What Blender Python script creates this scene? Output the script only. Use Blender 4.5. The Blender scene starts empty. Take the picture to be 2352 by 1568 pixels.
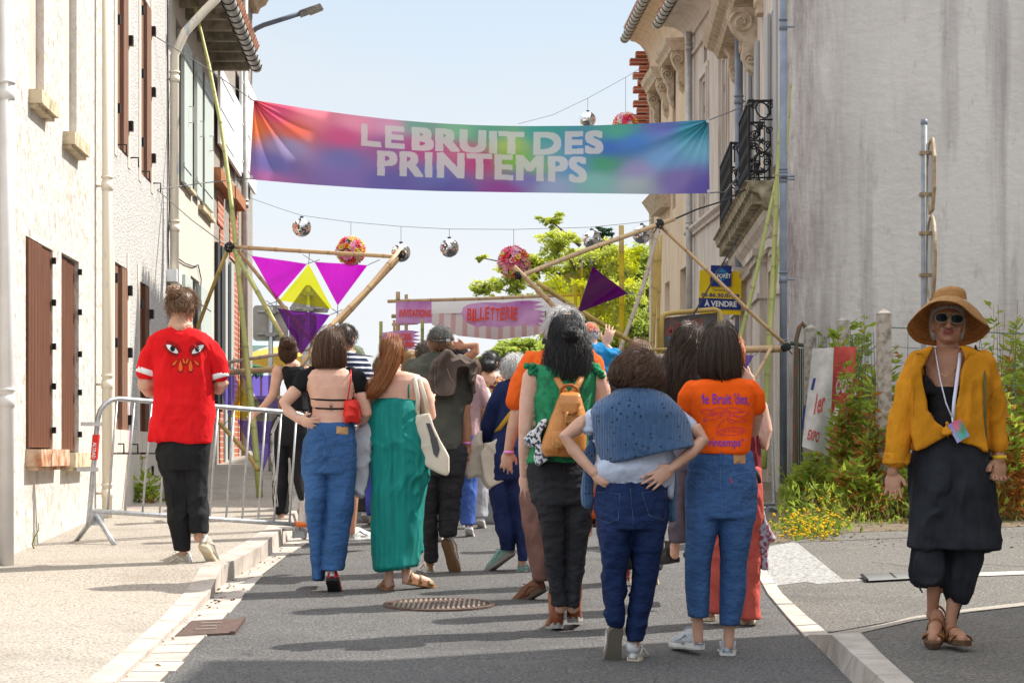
import bpy, math, random, numpy as np
from mathutils import Vector, Matrix
from mathutils.bvhtree import BVHTree
random.seed(7); RNG = np.random.RandomState(5)
sc = bpy.context.scene; C = sc.collection
F = 4750.0; HZ = 1040.0; SL = 175.0/4750.0; CX = 1176.0; CH = 1.4
R = math.radians
# ---------------- camera
cd = bpy.data.cameras.new('camera'); cam = bpy.data.objects.new('camera', cd); C.objects.link(cam)
cam.location = (0, 0, CH); cam.rotation_euler = (R(90), 0, 0)
cd.sensor_width = 36; cd.lens = F/2352*36; cd.shift_y = (HZ-784)/2352; cd.clip_end = 4000; cd.clip_start = .1
sc.camera = cam
# ---------------- sky and sun
SUN_AZ, SUN_EL = 25.0, 47.0
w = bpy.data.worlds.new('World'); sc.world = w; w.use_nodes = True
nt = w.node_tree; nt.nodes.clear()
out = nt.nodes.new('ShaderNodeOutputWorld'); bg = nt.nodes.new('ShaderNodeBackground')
sky = nt.nodes.new('ShaderNodeTexSky'); sky.sky_type = 'NISHITA'; sky.sun_disc = False
sky.sun_elevation = R(SUN_EL); sky.sun_rotation = R(90-SUN_AZ); sky.dust_density = 2.2; sky.air_density = 1.0; sky.ozone_density = 1.0
tc = nt.nodes.new('ShaderNodeTexCoord'); sep = nt.nodes.new('ShaderNodeSeparateXYZ')
nt.links.new(tc.outputs['Generated'], sep.inputs[0])
cl = nt.nodes.new('ShaderNodeTexNoise'); mp = nt.nodes.new('ShaderNodeMapping'); mp.inputs['Scale'].default_value = (3, 3, 12)
nt.links.new(tc.outputs['Generated'], mp.inputs[0]); nt.links.new(mp.outputs[0], cl.inputs['Vector'])
cl.inputs['Scale'].default_value = 1.3; cl.inputs['Detail'].default_value = 7; cl.inputs['Roughness'].default_value = .55
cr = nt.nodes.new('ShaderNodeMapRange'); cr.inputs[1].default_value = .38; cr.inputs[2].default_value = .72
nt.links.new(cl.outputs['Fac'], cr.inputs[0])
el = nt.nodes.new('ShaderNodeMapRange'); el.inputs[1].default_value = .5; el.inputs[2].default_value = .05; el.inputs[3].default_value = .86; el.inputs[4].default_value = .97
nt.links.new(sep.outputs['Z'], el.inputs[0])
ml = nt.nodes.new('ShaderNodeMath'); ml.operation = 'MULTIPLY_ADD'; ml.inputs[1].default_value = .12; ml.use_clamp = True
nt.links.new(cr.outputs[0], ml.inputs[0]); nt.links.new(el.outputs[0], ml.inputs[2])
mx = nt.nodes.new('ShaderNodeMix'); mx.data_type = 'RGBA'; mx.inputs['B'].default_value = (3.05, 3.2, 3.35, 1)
mz = nt.nodes.new('ShaderNodeValToRGB'); e_ = mz.color_ramp.elements; e_[0].position = 0; e_[0].color = (.50, .505, .51, 1); e_[1].position = .62; e_[1].color = (.90, .95, 1, 1)  # sky colour by height, raised above the camera's view to add fill light
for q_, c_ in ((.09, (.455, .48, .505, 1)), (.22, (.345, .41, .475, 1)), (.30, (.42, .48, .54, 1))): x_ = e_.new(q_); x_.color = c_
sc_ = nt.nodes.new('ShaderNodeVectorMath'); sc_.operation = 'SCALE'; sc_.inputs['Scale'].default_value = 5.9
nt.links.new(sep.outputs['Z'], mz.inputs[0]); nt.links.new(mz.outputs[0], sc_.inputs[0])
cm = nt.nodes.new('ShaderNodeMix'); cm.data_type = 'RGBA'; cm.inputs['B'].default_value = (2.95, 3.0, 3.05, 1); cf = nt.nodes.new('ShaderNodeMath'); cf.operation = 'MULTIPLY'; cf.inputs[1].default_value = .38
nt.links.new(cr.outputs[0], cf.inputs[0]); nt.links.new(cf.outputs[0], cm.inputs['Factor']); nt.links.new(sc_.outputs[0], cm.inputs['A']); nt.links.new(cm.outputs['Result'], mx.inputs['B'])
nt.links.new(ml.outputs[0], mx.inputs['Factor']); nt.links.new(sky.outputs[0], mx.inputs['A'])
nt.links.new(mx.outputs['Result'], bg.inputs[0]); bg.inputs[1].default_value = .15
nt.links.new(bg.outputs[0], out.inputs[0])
sd = bpy.data.lights.new('sun', 'SUN'); sun = bpy.data.objects.new('sun', sd); C.objects.link(sun)
sd.energy = 3.3; sd.angle = R(.53); sd.color = (1, .95, .86)
sv = Vector((math.cos(R(SUN_EL))*math.cos(R(SUN_AZ)), math.cos(R(SUN_EL))*math.sin(R(SUN_AZ)), math.sin(R(SUN_EL))))
sun.rotation_euler = sv.to_track_quat('Z', 'Y').to_euler()
sc.view_settings.view_transform = 'Standard'; sc.view_settings.look = 'None'
sc.view_settings.exposure = 1.12; sc.view_settings.gamma = 1
sc.cycles.transparent_max_bounces = 12; sc.cycles.max_bounces = 6; sc.cycles.sample_clamp_indirect = 6

# ---------------- picture coordinates (2352 x 1568) to places in the world
def P(x, y, Y): return Vector(((x-CX)*Y/F, Y, CH+(HZ-y)*Y/F))
def G(x, y, dh=0.0):
    Y = F*(CH-dh)/(y-865.0); return Vector(((x-CX)*Y/F, Y, SL*Y+dh))
def gz(Y): return SL*Y if Y < 75 else SL*75-(Y-75)*.01
def Zm(x0, y0, k):
    k *= .58247
    return lambda x, y: (x0*.58247+x*k, y0*.58247+y*k)
# left facades: plane X = -2.9 - .0465 Y
LA, LM = -2.9, -.0465
def Lx(Y, off=0): return LA+LM*Y+off
def LY(x, off=0): return F*(LA+off)/(x-CX-F*LM)
def Lz(Y, y): return CH+(HZ-y)*Y/F

# ---------------- mesh building
class MB:
    def __init__(s): s.v = []; s.f = []; s.n = 0; s.at = []
    def add(s, v, f, a=None):
        v = np.asarray(v, float).reshape(-1, 3); s.v.append(v); n = s.n
        s.f += [tuple(i+n for i in q) for q in f]; s.n += len(v)
        s.at.append(np.full(len(v), .5 if a is None else a)); return s
    def verts(s): return np.concatenate(s.v) if s.v else np.zeros((0, 3))
    def box(s, c, d, rz=0, rx=0, ry=0, tp=1):
        c = Vector(c); M = Matrix.Rotation(rz, 3, 'Z') @ Matrix.Rotation(ry, 3, 'Y') @ Matrix.Rotation(rx, 3, 'X'); v = []
        for z in (-.5, .5):
            t = 1 if z < 0 else tp
            for x, y in ((-.5, -.5), (.5, -.5), (.5, .5), (-.5, .5)): v.append(c+M@Vector((x*d[0]*t, y*d[1]*t, z*d[2])))
        return s.add(v, [(0, 3, 2, 1), (4, 5, 6, 7), (0, 1, 5, 4), (1, 2, 6, 5), (2, 3, 7, 6), (3, 0, 4, 7)])
    def hexa(s, b, t):
        return s.add(list(b)+list(t), [(0, 3, 2, 1), (4, 5, 6, 7), (0, 1, 5, 4), (1, 2, 6, 5), (2, 3, 7, 6), (3, 0, 4, 7)])
    def prism(s, pts, d):
        d = Vector(d); n = len(pts); pts = [Vector(p) for p in pts]
        return s.add(pts+[p+d for p in pts], [tuple(range(n))[::-1], tuple(range(n, 2*n))]+[(i, (i+1) % n, n+(i+1) % n, n+i) for i in range(n)])
    def loft(s, rings, cap=True, a=None):
        n = len(rings[0]); v = np.concatenate([np.asarray(r, float) for r in rings]); f = []
        for k in range(len(rings)-1):
            for i in range(n):
                j = (i+1) % n; f.append((k*n+i, k*n+j, (k+1)*n+j, (k+1)*n+i))
        if cap: f.append(tuple(range(n))[::-1]); m = (len(rings)-1)*n; f.append(tuple(range(m, m+n)))
        return s.add(v, f, a)
    def tube(s, pts, r, n=8, a=None, flat=None):
        pts = [Vector(p) for p in pts]; m = len(pts); r = [r]*m if not hasattr(r, '__len__') else r
        rings = []; up = None
        for i, p in enumerate(pts):
            t = (pts[min(i+1, m-1)]-pts[max(i-1, 0)])
            t = t.normalized() if t.length > 1e-9 else Vector((0, 0, 1))
            if up is None:
                up = Vector((0, 1, 0)) if abs(t.y) < .8 else Vector((1, 0, 0))
            a1 = (up-t*up.dot(t)); a1.normalize(); a2 = t.cross(a1); up = a1
            fl = 1 if flat is None else flat
            rings.append([p+(a1*math.cos(q)*fl+a2*math.sin(q))*r[i] for q in [2*math.pi*k/n for k in range(n)]])
        return s.loft(rings, True, a)
    def caps(s, pts, r, n=12, flat=None):
        # tube with rounded ends
        pts = [Vector(p) for p in pts]; r = list(r) if hasattr(r, '__len__') else [r]*len(pts)
        d0 = (pts[0]-pts[1]).normalized(); d1 = (pts[-1]-pts[-2]).normalized()
        A = [(pts[0]+d0*r[0]*q, r[0]*math.sqrt(max(1-q*q, .02))) for q in (.97, .8, .45)]
        B = [(pts[-1]+d1*r[-1]*q, r[-1]*math.sqrt(max(1-q*q, .02))) for q in (.45, .8, .97)]
        return s.tube([p for p, _ in A]+pts+[p for p, _ in B], [q for _, q in A]+r+[q for _, q in B], n, None, flat)
    def ell(s, c, r, n=16, m=10, M=None, a=None):
        c = Vector(c); rings = []
        for k in range(m+1):
            th = math.pi*(k+.001)/(m+.002); ring = []
            for i in range(n):
                ph = 2*math.pi*i/n; p = Vector((math.sin(th)*math.cos(ph)*r[0], math.sin(th)*math.sin(ph)*r[1], -math.cos(th)*r[2]))
                ring.append(c+(M@p if M else p))
            rings.append(ring)
        return s.loft(rings, True, a)
    def rows(s, Y, rw, n=24, sq=2.4):
        # rw: (y, xl, xr, half depth m or None, dY) in picture units at depth Y
        rings = []
        for q in rw:
            y, xl, xr = q[:3]; dep = q[3] if len(q) > 3 and q[3] else None; dy = q[4] if len(q) > 4 else 0
            Yc = Y+dy; a = P(xl, y, Yc); b = P(xr, y, Yc); c = (a+b)/2; hw = (b-a).length/2
            if dep is None: dep = hw*.62
            ring = []
            for i in range(n):
                t = 2*math.pi*i/n; cx, sx = math.cos(t), math.sin(t)
                ring.append(c+Vector((math.copysign(abs(cx)**(2/sq), cx)*hw, math.copysign(abs(sx)**(2/sq), sx)*dep, 0)))
            rings.append(ring)
        return s.loft(rings)
    def grid(s, fn, nu, nv):
        v = [fn(i/nu, j/nv) for j in range(nv+1) for i in range(nu+1)]
        return s.add(v, [(j*(nu+1)+i, j*(nu+1)+i+1, (j+1)*(nu+1)+i+1, (j+1)*(nu+1)+i) for j in range(nv) for i in range(nu)])
def mesh(name, mb, smooth=False, attr=False):
    me = bpy.data.meshes.new(name); v = mb.verts()
    me.from_pydata([tuple(p) for p in v], [], mb.f)
    if attr:
        at = me.attributes.new('sv', 'FLOAT', 'POINT'); at.data.foreach_set('value', np.concatenate(mb.at).astype(np.float32))
    if smooth: me.polygons.foreach_set('use_smooth', [True]*len(me.polygons))
    me.update(); return me
WL = {}
def link(name, me, m, parent=None):
    o = bpy.data.objects.new(name, me); C.objects.link(o)
    if m is not None: me.materials.clear(); me.materials.append(m)
    if parent is not None:
        o.parent = parent; b = WL[parent.name]; WL[o.name] = b
        if b.length > 0: me.transform(Matrix.Translation(-b))
    else: WL[o.name] = Vector((0, 0, 0))
    return o
def obj(name, mb, m, parent=None, smooth=False, attr=False):
    return link(name, mesh(name, mb, smooth, attr) if isinstance(mb, MB) else mb, m, parent)
def recenter(o):
    # put a top-level mesh's origin at its base
    me = o.data; n = len(me.vertices); a = np.empty(n*3, np.float32); me.vertices.foreach_get('co', a); a = a.reshape(-1, 3)
    b = Vector(((a[:, 0].min()+a[:, 0].max())/2, (a[:, 1].min()+a[:, 1].max())/2, a[:, 2].min())); me.transform(Matrix.Translation(-b)); o.location = b; WL[o.name] = b; return o
def tag(o, label, cat, group=None):
    o['label'] = label; o['category'] = cat
    if group: o['group'] = group
    return o
def thing(name, label, cat, loc, group=None):
    o = bpy.data.objects.new(name, None); C.objects.link(o); o.location = loc; o.empty_display_size = .2
    WL[o.name] = Vector(loc); return tag(o, label, cat, group)
def struct(name, mb, m, smooth=False):
    o = obj(name, mb, m, None, smooth); o['kind'] = 'structure'; return o
def solo(name, mb, m, label, cat, group=None, smooth=False, attr=False):
    return tag(recenter(obj(name, mb, m, None, smooth, attr)), label, cat, group)
def fuse(mb, vox, it=3, fac=.5):
    me = mesh('tmp', mb); o = bpy.data.objects.new('tmp', me); C.objects.link(o)
    m = o.modifiers.new('r', 'REMESH'); m.mode = 'VOXEL'; m.voxel_size = vox
    if it: q = o.modifiers.new('s', 'SMOOTH'); q.iterations = it; q.factor = fac
    dg = bpy.context.evaluated_depsgraph_get(); r = bpy.data.meshes.new_from_object(o.evaluated_get(dg))
    bpy.data.objects.remove(o); bpy.data.meshes.remove(me)
    r.polygons.foreach_set('use_smooth', [True]*len(r.polygons)); r.update(); return r
# value noise
_H = RNG.rand(64, 64, 64)
def vn(p):
    i = np.floor(p).astype(int); f = p-i; f = f*f*(3-2*f); o = 0
    for dx in (0, 1):
        for dy in (0, 1):
            for dz in (0, 1):
                o = o+_H[(i[:, 0]+dx) % 64, (i[:, 1]+dy) % 64, (i[:, 2]+dz) % 64]*(f[:, 0] if dx else 1-f[:, 0])*(f[:, 1] if dy else 1-f[:, 1])*(f[:, 2] if dz else 1-f[:, 2])
    return o-.5
def getco(me):
    a = np.empty(len(me.vertices)*3, np.float32); me.vertices.foreach_get('co', a); return a.reshape(-1, 3).astype(float)
def wrinkle(me, layers, seed=0):
    # layers: (amp m, (fx,fy,fz), ridged, weight function or None)
    v = getco(me); n = np.empty(len(v)*3, np.float32); me.vertex_normals.foreach_get('vector', n); n = n.reshape(-1, 3)
    d = 0
    for L in layers:
        amp, fr, rid = L[:3]; q = v*np.array(fr)+seed*7.3
        q = q+np.stack([vn(v*4+seed), vn(v*4+9+seed), vn(v*4+17+seed)], 1)*2.4
        x = vn(q)
        if rid: x = ((1-np.minimum(np.abs(x)*4.5, 1)**.75)-.3)*np.clip(vn(v*np.array([5, 5, 3.2])+seed*3.1)*3.2+.55, .05, 1.25)
        if len(L) > 3 and L[3] is not None: x = x*L[3](v)
        d = d+amp*x
    v = v+n*np.asarray(d)[:, None]; me.vertices.foreach_set('co', v.astype(np.float32).ravel()); me.update(); return me

# ---------------- materials
MATS = {}
def M(name, col, rough=.85, col2=None, sc_=12, stretch=(1, 1, 1), bump=.0, bs=60, bstretch=None, lo=.35, hi=.65, spec=.3, metal=0, detail=5, trans=0, dist=.01, sheen=0, sss=0):
    if name in MATS: return MATS[name]
    m = bpy.data.materials.new(name); m.use_nodes = True; t = m.node_tree; b = t.nodes['Principled BSDF']; MATS[name] = m
    b.inputs['Roughness'].default_value = rough; b.inputs['Specular IOR Level'].default_value = spec; b.inputs['Metallic'].default_value = metal
    c = (*col, 1); L = t.links.new
    tc = t.nodes.new('ShaderNodeTexCoord')
    colout = None
    if col2 is not None:
        mp = t.nodes.new('ShaderNodeMapping'); mp.inputs['Scale'].default_value = stretch; L(tc.outputs['Object'], mp.inputs[0])
        no = t.nodes.new('ShaderNodeTexNoise'); no.inputs['Scale'].default_value = sc_; no.inputs['Detail'].default_value = detail; L(mp.outputs[0], no.inputs['Vector'])
        mr = t.nodes.new('ShaderNodeMapRange'); mr.inputs[1].default_value = lo; mr.inputs[2].default_value = hi; L(no.outputs['Fac'], mr.inputs[0])
        mi = t.nodes.new('ShaderNodeMix'); mi.data_type = 'RGBA'; mi.inputs['A'].default_value = c; mi.inputs['B'].default_value = (*col2, 1)
        L(mr.outputs[0], mi.inputs['Factor']); L(mi.outputs['Result'], b.inputs['Base Color']); colout = mi.outputs['Result']
    else: b.inputs['Base Color'].default_value = c
    if bump:
        mp2 = t.nodes.new('ShaderNodeMapping'); mp2.inputs['Scale'].default_value = bstretch or (1, 1, 1); L(tc.outputs['Object'], mp2.inputs[0])
        n2 = t.nodes.new('ShaderNodeTexNoise'); n2.inputs['Scale'].default_value = bs; n2.inputs['Detail'].default_value = 4; L(mp2.outputs[0], n2.inputs['Vector'])
        bp = t.nodes.new('ShaderNodeBump'); bp.inputs['Strength'].default_value = bump; bp.inputs['Distance'].default_value = dist
        L(n2.outputs['Fac'], bp.inputs['Height']); L(bp.outputs[0], b.inputs['Normal'])
    if trans:
        tr = t.nodes.new('ShaderNodeBsdfTranslucent'); ms = t.nodes.new('ShaderNodeMixShader'); ms.inputs[0].default_value = trans
        if colout is not None: L(colout, tr.inputs[0])
        else: tr.inputs[0].default_value = c
        o = t.nodes['Material Output']; L(b.outputs[0], ms.inputs[1]); L(tr.outputs[0], ms.inputs[2]); L(ms.outputs[0], o.inputs[0])
    if sss: b.inputs['Subsurface Weight'].default_value = sss; b.inputs['Subsurface Radius'].default_value = (.02, .008, .004); b.inputs['Subsurface Scale'].default_value = .5
    if sheen: b.inputs['Sheen Weight'].default_value = sheen
    return m
def stain(m, col, sc_, lo, hi, fac=.5, stretch=(1, 1, 1)):
    t = m.node_tree; b = t.nodes['Principled BSDF']; L = t.links.new; old = b.inputs['Base Color'].links[0].from_socket; tc = t.nodes.new('ShaderNodeTexCoord'); mp = t.nodes.new('ShaderNodeMapping'); mp.inputs['Scale'].default_value = stretch; no = t.nodes.new('ShaderNodeTexNoise'); no.inputs['Scale'].default_value = sc_; no.inputs['Detail'].default_value = 8; no.inputs['Roughness'].default_value = .65
    mr = t.nodes.new('ShaderNodeMapRange'); mr.inputs[1].default_value = lo; mr.inputs[2].default_value = hi; mr.inputs[4].default_value = fac; mi = t.nodes.new('ShaderNodeMix'); mi.data_type = 'RGBA'; mi.inputs['B'].default_value = (*col, 1)
    L(tc.outputs['Object'], mp.inputs[0]); L(mp.outputs[0], no.inputs['Vector']); L(no.outputs['Fac'], mr.inputs[0]); L(mr.outputs[0], mi.inputs['Factor']); L(old, mi.inputs['A']); L(mi.outputs['Result'], b.inputs['Base Color'])
def nd(m, kind, **kw):
    n = m.node_tree.nodes.new(kind)
    for k, v in kw.items(): setattr(n, k, v)
    return n
def cloth(name, c, v=.12, rough=.9, bump=.25, bs=220, trans=0, sc_=6):
    c2 = tuple(min(1, x*(1+v)+.004) for x in c); c1 = tuple(x*(1-v) for x in c)
    return M(name, c1, rough, c2, sc_, bump=.75, bs=16, bstretch=(1, 1, .6), dist=.022, spec=.15, trans=trans, sheen=.0)
def attrmat(name, key, rough=.9, trans=0, bump=0, bs=200):
    m = M(name, (.5, .5, .5), rough, spec=.2, bump=bump, bs=bs, dist=.002); t = m.node_tree
    a = nd(m, 'ShaderNodeVertexColor', layer_name=key); b = t.nodes['Principled BSDF']; t.links.new(a.outputs[0], b.inputs['Base Color'])
    if trans:
        tr = nd(m, 'ShaderNodeBsdfTranslucent'); ms = nd(m, 'ShaderNodeMixShader'); ms.inputs[0].default_value = trans
        t.links.new(a.outputs[0], tr.inputs[0]); t.links.new(b.outputs[0], ms.inputs[1]); t.links.new(tr.outputs[0], ms.inputs[2])
        t.links.new(ms.outputs[0], t.nodes['Material Output'].inputs[0])
    return m
def film(name, c, dens=.8):
    m = bpy.data.materials.new(name); m.use_nodes = True; t = m.node_tree; t.nodes.clear(); L = t.links.new
    o = nd(m, 'ShaderNodeOutputMaterial'); tr = nd(m, 'ShaderNodeBsdfTransparent'); tr.inputs[0].default_value = (*c, 1)
    g = nd(m, 'ShaderNodeBsdfGlossy'); g.inputs['Roughness'].default_value = .15; d = nd(m, 'ShaderNodeBsdfTranslucent'); d.inputs[0].default_value = (*c, 1)
    m1 = nd(m, 'ShaderNodeMixShader'); m1.inputs[0].default_value = .04; m2 = nd(m, 'ShaderNodeMixShader'); m2.inputs[0].default_value = 1-dens
    L(tr.outputs[0], m1.inputs[1]); L(g.outputs[0], m1.inputs[2]); L(m1.outputs[0], m2.inputs[1]); L(d.outputs[0], m2.inputs[2]); L(m2.outputs[0], o.inputs[0])
    return m
def hairmat(name, dark, light, rough=.45):
    m = M(name, dark, rough, spec=.5); t = m.node_tree; a = nd(m, 'ShaderNodeAttribute', attribute_name='sv'); mi = nd(m, 'ShaderNodeMix', data_type='RGBA')
    mi.inputs['A'].default_value = (*dark, 1); mi.inputs['B'].default_value = (*light, 1)
    t.links.new(a.outputs['Fac'], mi.inputs['Factor']); t.links.new(mi.outputs['Result'], t.nodes['Principled BSDF'].inputs['Base Color']); return m
# lettering
def textpoly(s, bold=0.0, fine=0, sp_=1):
    c = bpy.data.curves.new('t', 'FONT'); c.body = s; c.offset = bold; c.resolution_u = 4; c.space_character = sp_; o = bpy.data.objects.new('t', c); C.objects.link(o)
    dg = bpy.context.evaluated_depsgraph_get(); me = bpy.data.meshes.new_from_object(o.evaluated_get(dg)); bpy.data.objects.remove(o)
    if fine:
        import bmesh
        b = bmesh.new(); b.from_mesh(me); bmesh.ops.triangulate(b, faces=b.faces); bmesh.ops.subdivide_edges(b, edges=[e for e in b.edges if e.calc_length() > .25], cuts=fine); b.to_mesh(me); b.free()
    v = getco(me); f = [tuple(p.vertices) for p in me.polygons]; bpy.data.meshes.remove(me)
    v = v[:, :2]; a = v.min(0); b = v.max(0); return (v-a)/(b-a), f, (b-a)[0]/(b-a)[1]
def lettering(name, s, quad, m, parent, Y=None, target=None, off=.004, bold=0., fine=0, skew=0):
    # quad: picture corners tl, tr, br, bl
    v, f, _ = textpoly(s, bold, fine); q = [Vector((*p, 0)) for p in quad]; pts = []
    bv = bvh(target) if target else None; pb = Vector((0, 0, 0))
    for a, b in v:
        top = q[0].lerp(q[1], a); bot = q[3].lerp(q[2], a); c = bot.lerp(top, b); pts.append(pix(c.x, c.y, Y, bv, off))
    mb = MB(); mb.add(pts, f); return obj(name, mb, m, parent)
def pix(x, y, Y, bv, off):
    p = P(x, y, Y)
    if bv:
        o = Vector((0, 0, CH)); d = (p-o).normalized(); h = bv.ray_cast(o, d)
        if h[0] is not None and abs(h[0].y-Y) < .6: return h[0]-d*off
    return p
def bvh(o):
    me = o.data; b = WL[o.name]; v = getco(me)+np.array(b)
    return BVHTree.FromPolygons([tuple(p) for p in v], [tuple(p.vertices) for p in me.polygons])
def decal(name, polys, m, parent, Y, target=None, off=.004):
    bv = bvh(target) if target else None; mb = MB()
    for pl in polys:
        if bv:  # fan with centre so that it follows the cloth
            cx = sum(p[0] for p in pl)/len(pl); cy = sum(p[1] for p in pl)/len(pl); r0 = [pix(cx, cy, Y, bv, off)]
            mid = [pix((x+cx)/2, (y+cy)/2, Y, bv, off) for x, y in pl]; ot = [pix(x, y, Y, bv, off) for x, y in pl]; n = len(pl)
            mb.add(r0+mid+ot, [(0, 1+i, 1+(i+1) % n) for i in range(n)]+[(1+i, 1+n+i, 1+n+(i+1) % n, 1+(i+1) % n) for i in range(n)])
        else: mb.add([pix(x, y, Y, None, off)-Vector((0, off, 0)) for x, y in pl], [tuple(range(len(pl)))])
    return obj(name, mb, m, parent)
def stroke(pts, w):
    # polyline in picture units to quads
    o = []
    for (a, b), (c, d) in zip(pts, pts[1:]):
        l = math.hypot(c-a, d-b) or 1; nx, ny = -(d-b)/l*w/2, (c-a)/l*w/2
        o.append([(a+nx, b+ny), (c+nx, d+ny), (c-nx, d-ny), (a-nx, b-ny)])
    return o
def circ(x, y, rx, ry=None, n=20, a0=0, rot=0):
    ry = ry or rx; o = []
    for i in range(n):
        t = 2*math.pi*i/n+a0; u, v = rx*math.cos(t), ry*math.sin(t); o.append((x+u*math.cos(rot)-v*math.sin(rot), y+u*math.sin(rot)+v*math.cos(rot)))
    return o
# ================= SETTING =================
V = Vector
class Fac:
    def __init__(s, X0, Y0, m, side):
        s.O = V((X0, Y0, 0)); s.d = V((m, 1, 0)).normalized(); s.n = V((1, -m, 0)).normalized()*side
    def S(s, x, off=0):   # along the wall where picture column x meets it
        k = (x-CX)/F; o = s.O+s.n*off; return (k*o.y-o.x)/(s.d.x-k*s.d.y)
    def Yat(s, q, off=0): return (s.O+s.d*q+s.n*off).y
    def z(s, x, y, off=0): return CH+(HZ-y)*s.Yat(s.S(x, off), off)/F
    def pt(s, q, z, off=0): p = s.O+s.d*q+s.n*off; return V((p.x, p.y, z))
    def box(s, mb, a, b, z0, z1, o0, o1):
        return mb.hexa([s.pt(a, z0, o0), s.pt(b, z0, o0), s.pt(b, z0, o1), s.pt(a, z0, o1)], [s.pt(a, z1, o0), s.pt(b, z1, o0), s.pt(b, z1, o1), s.pt(a, z1, o1)])
    def wall(s, mb, a, b, z0, z1, ops, dep=.14, thick=6):
        ss = sorted({a, b, *[o[0] for o in ops], *[o[1] for o in ops]}); zs = sorted({z0, z1, *[o[2] for o in ops], *[o[3] for o in ops]})
        q = lambda *p: mb.add(list(p), [(0, 1, 2, 3)])
        for i in range(len(ss)-1):
            for j in range(len(zs)-1):
                cs, cz = (ss[i]+ss[i+1])/2, (zs[j]+zs[j+1])/2
                if any(o[0] < cs < o[1] and o[2] < cz < o[3] for o in ops): continue
                q(s.pt(ss[i], zs[j]), s.pt(ss[i+1], zs[j]), s.pt(ss[i+1], zs[j+1]), s.pt(ss[i], zs[j+1]))
        for o in ops:
            for (p, r) in (((o[0], o[2]), (o[1], o[2])), ((o[1], o[2]), (o[1], o[3])), ((o[1], o[3]), (o[0], o[3])), ((o[0], o[3]), (o[0], o[2]))):
                q(s.pt(*p), s.pt(*r), s.pt(*r, -dep), s.pt(*p, -dep))
            q(s.pt(o[0], o[2], -dep), s.pt(o[1], o[2], -dep), s.pt(o[1], o[3], -dep), s.pt(o[0], o[3], -dep))
        # ends and back of the building body
        q(s.pt(a, z0), s.pt(a, z1), s.pt(a, z1, -thick), s.pt(a, z0, -thick)); q(s.pt(b, z0), s.pt(b, z1), s.pt(b, z1, -thick), s.pt(b, z0, -thick))
        q(s.pt(a, z0, -thick), s.pt(b, z0, -thick), s.pt(b, z1, -thick), s.pt(a, z1, -thick)); q(s.pt(a, z1), s.pt(b, z1), s.pt(b, z1, -thick), s.pt(a, z1, -thick))
        return mb
    def tiled(s, a, b, z, o0=.35, rise=2.2, thick=6):
        mb = MB(); c = -thick/2
        for (u0, z0, u1, z1) in ((o0, z, c, z+rise), (-thick-.3, z, c, z+rise)):
            n = int((b-a)/.22)
            for i in range(n):
                q = a+(i+.5)*(b-a)/n; A = s.pt(q, z0+.02, u0); B = s.pt(q, z1+.02, u1); mb.tube([A, B], .1, 6)
            mb.hexa([s.pt(a, z0-.06, u0*.98), s.pt(b, z0-.06, u0*.98), s.pt(b, z1-.06, u1), s.pt(a, z1-.06, u1)], [s.pt(a, z0+.02, u0*.98), s.pt(b, z0+.02, u0*.98), s.pt(b, z1+.02, u1), s.pt(a, z1+.02, u1)])
        return mb
# ---- materials
m_plA = M('cream_plaster', (.60, .565, .515), .95, (.46, .38, .30), 9, (1, 1, .55), bump=1.0, bs=13, bstretch=(1, 1, .55), lo=.57, hi=.74, dist=.06, detail=12)
m_plB = M('white_roughcast', (.60, .58, .56), .95, (.38, .35, .32), 38, bump=1.0, bs=45, lo=.48, hi=.68, dist=.03)
m_plC = M('smooth_cream_plaster', (.60, .55, .48), .95, (.68, .58, .48), 5, (1, 1, .15), bump=.3, bs=20, lo=.5, hi=.8, dist=.01)
m_plD = M('grey_stone_render', (.40, .36, .32), .95, (.25, .22, .20), 30, bump=.9, bs=50, lo=.4, hi=.65, dist=.02)
m_pink = M('pinkish_infill', (.62, .50, .43), .95, (.54, .42, .36), 4, bump=.2, bs=30)
m_sill = M('weathered_stone', (.62, .52, .36), .95, (.28, .21, .13), 9, bump=.6, bs=40, lo=.45, hi=.7)
m_sillr = M('rusty_stone', (.58, .42, .30), .95, (.34, .13, .05), 7, bump=.6, bs=40, lo=.4, hi=.6)
def planks(name, c1, c2, pitch, axis=(1, 0, 0), rough=.6):
    m = M(name, c1, rough, c2, 5, (6, 6, .6), bump=.15, bs=60, lo=.3, hi=.75); t = m.node_tree; b = t.nodes['Principled BSDF']
    tc = nd(m, 'ShaderNodeTexCoord'); sp = nd(m, 'ShaderNodeSeparateXYZ'); mo = nd(m, 'ShaderNodeMath', operation='PINGPONG'); mo.inputs[1].default_value = pitch/2
    gt = nd(m, 'ShaderNodeMath', operation='LESS_THAN'); gt.inputs[1].default_value = pitch*.09
    t.links.new(tc.outputs['Object'], sp.inputs[0]); t.links.new(sp.outputs['Y'], mo.inputs[0]); t.links.new(mo.outputs[0], gt.inputs[0])
    mi = nd(m, 'ShaderNodeMix', data_type='RGBA'); mi.inputs['B'].default_value = (*[x*.35 for x in c1], 1); old = b.inputs['Base Color'].links[0].from_socket
    t.links.new(old, mi.inputs['A']); t.links.new(gt.outputs[0], mi.inputs['Factor']); t.links.new(mi.outputs['Result'], b.inputs['Base Color']); return m
m_brown = planks('brown_wood', (.165, .062, .030), (.09, .034, .018), .13)
m_brown2 = planks('faded_brown_wood', (.28, .15, .095), (.18, .09, .06), .13)
m_teal = planks('pale_green_wood', (.56, .61, .58), (.50, .57, .53), .12)
m_white = planks('white_wood', (.80, .81, .82), (.74, .75, .77), .12)
m_dark = M('dark_paint', (.03, .03, .035), .5)
m_greyp = M('grey_paint', (.42, .44, .43), .6)
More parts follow.
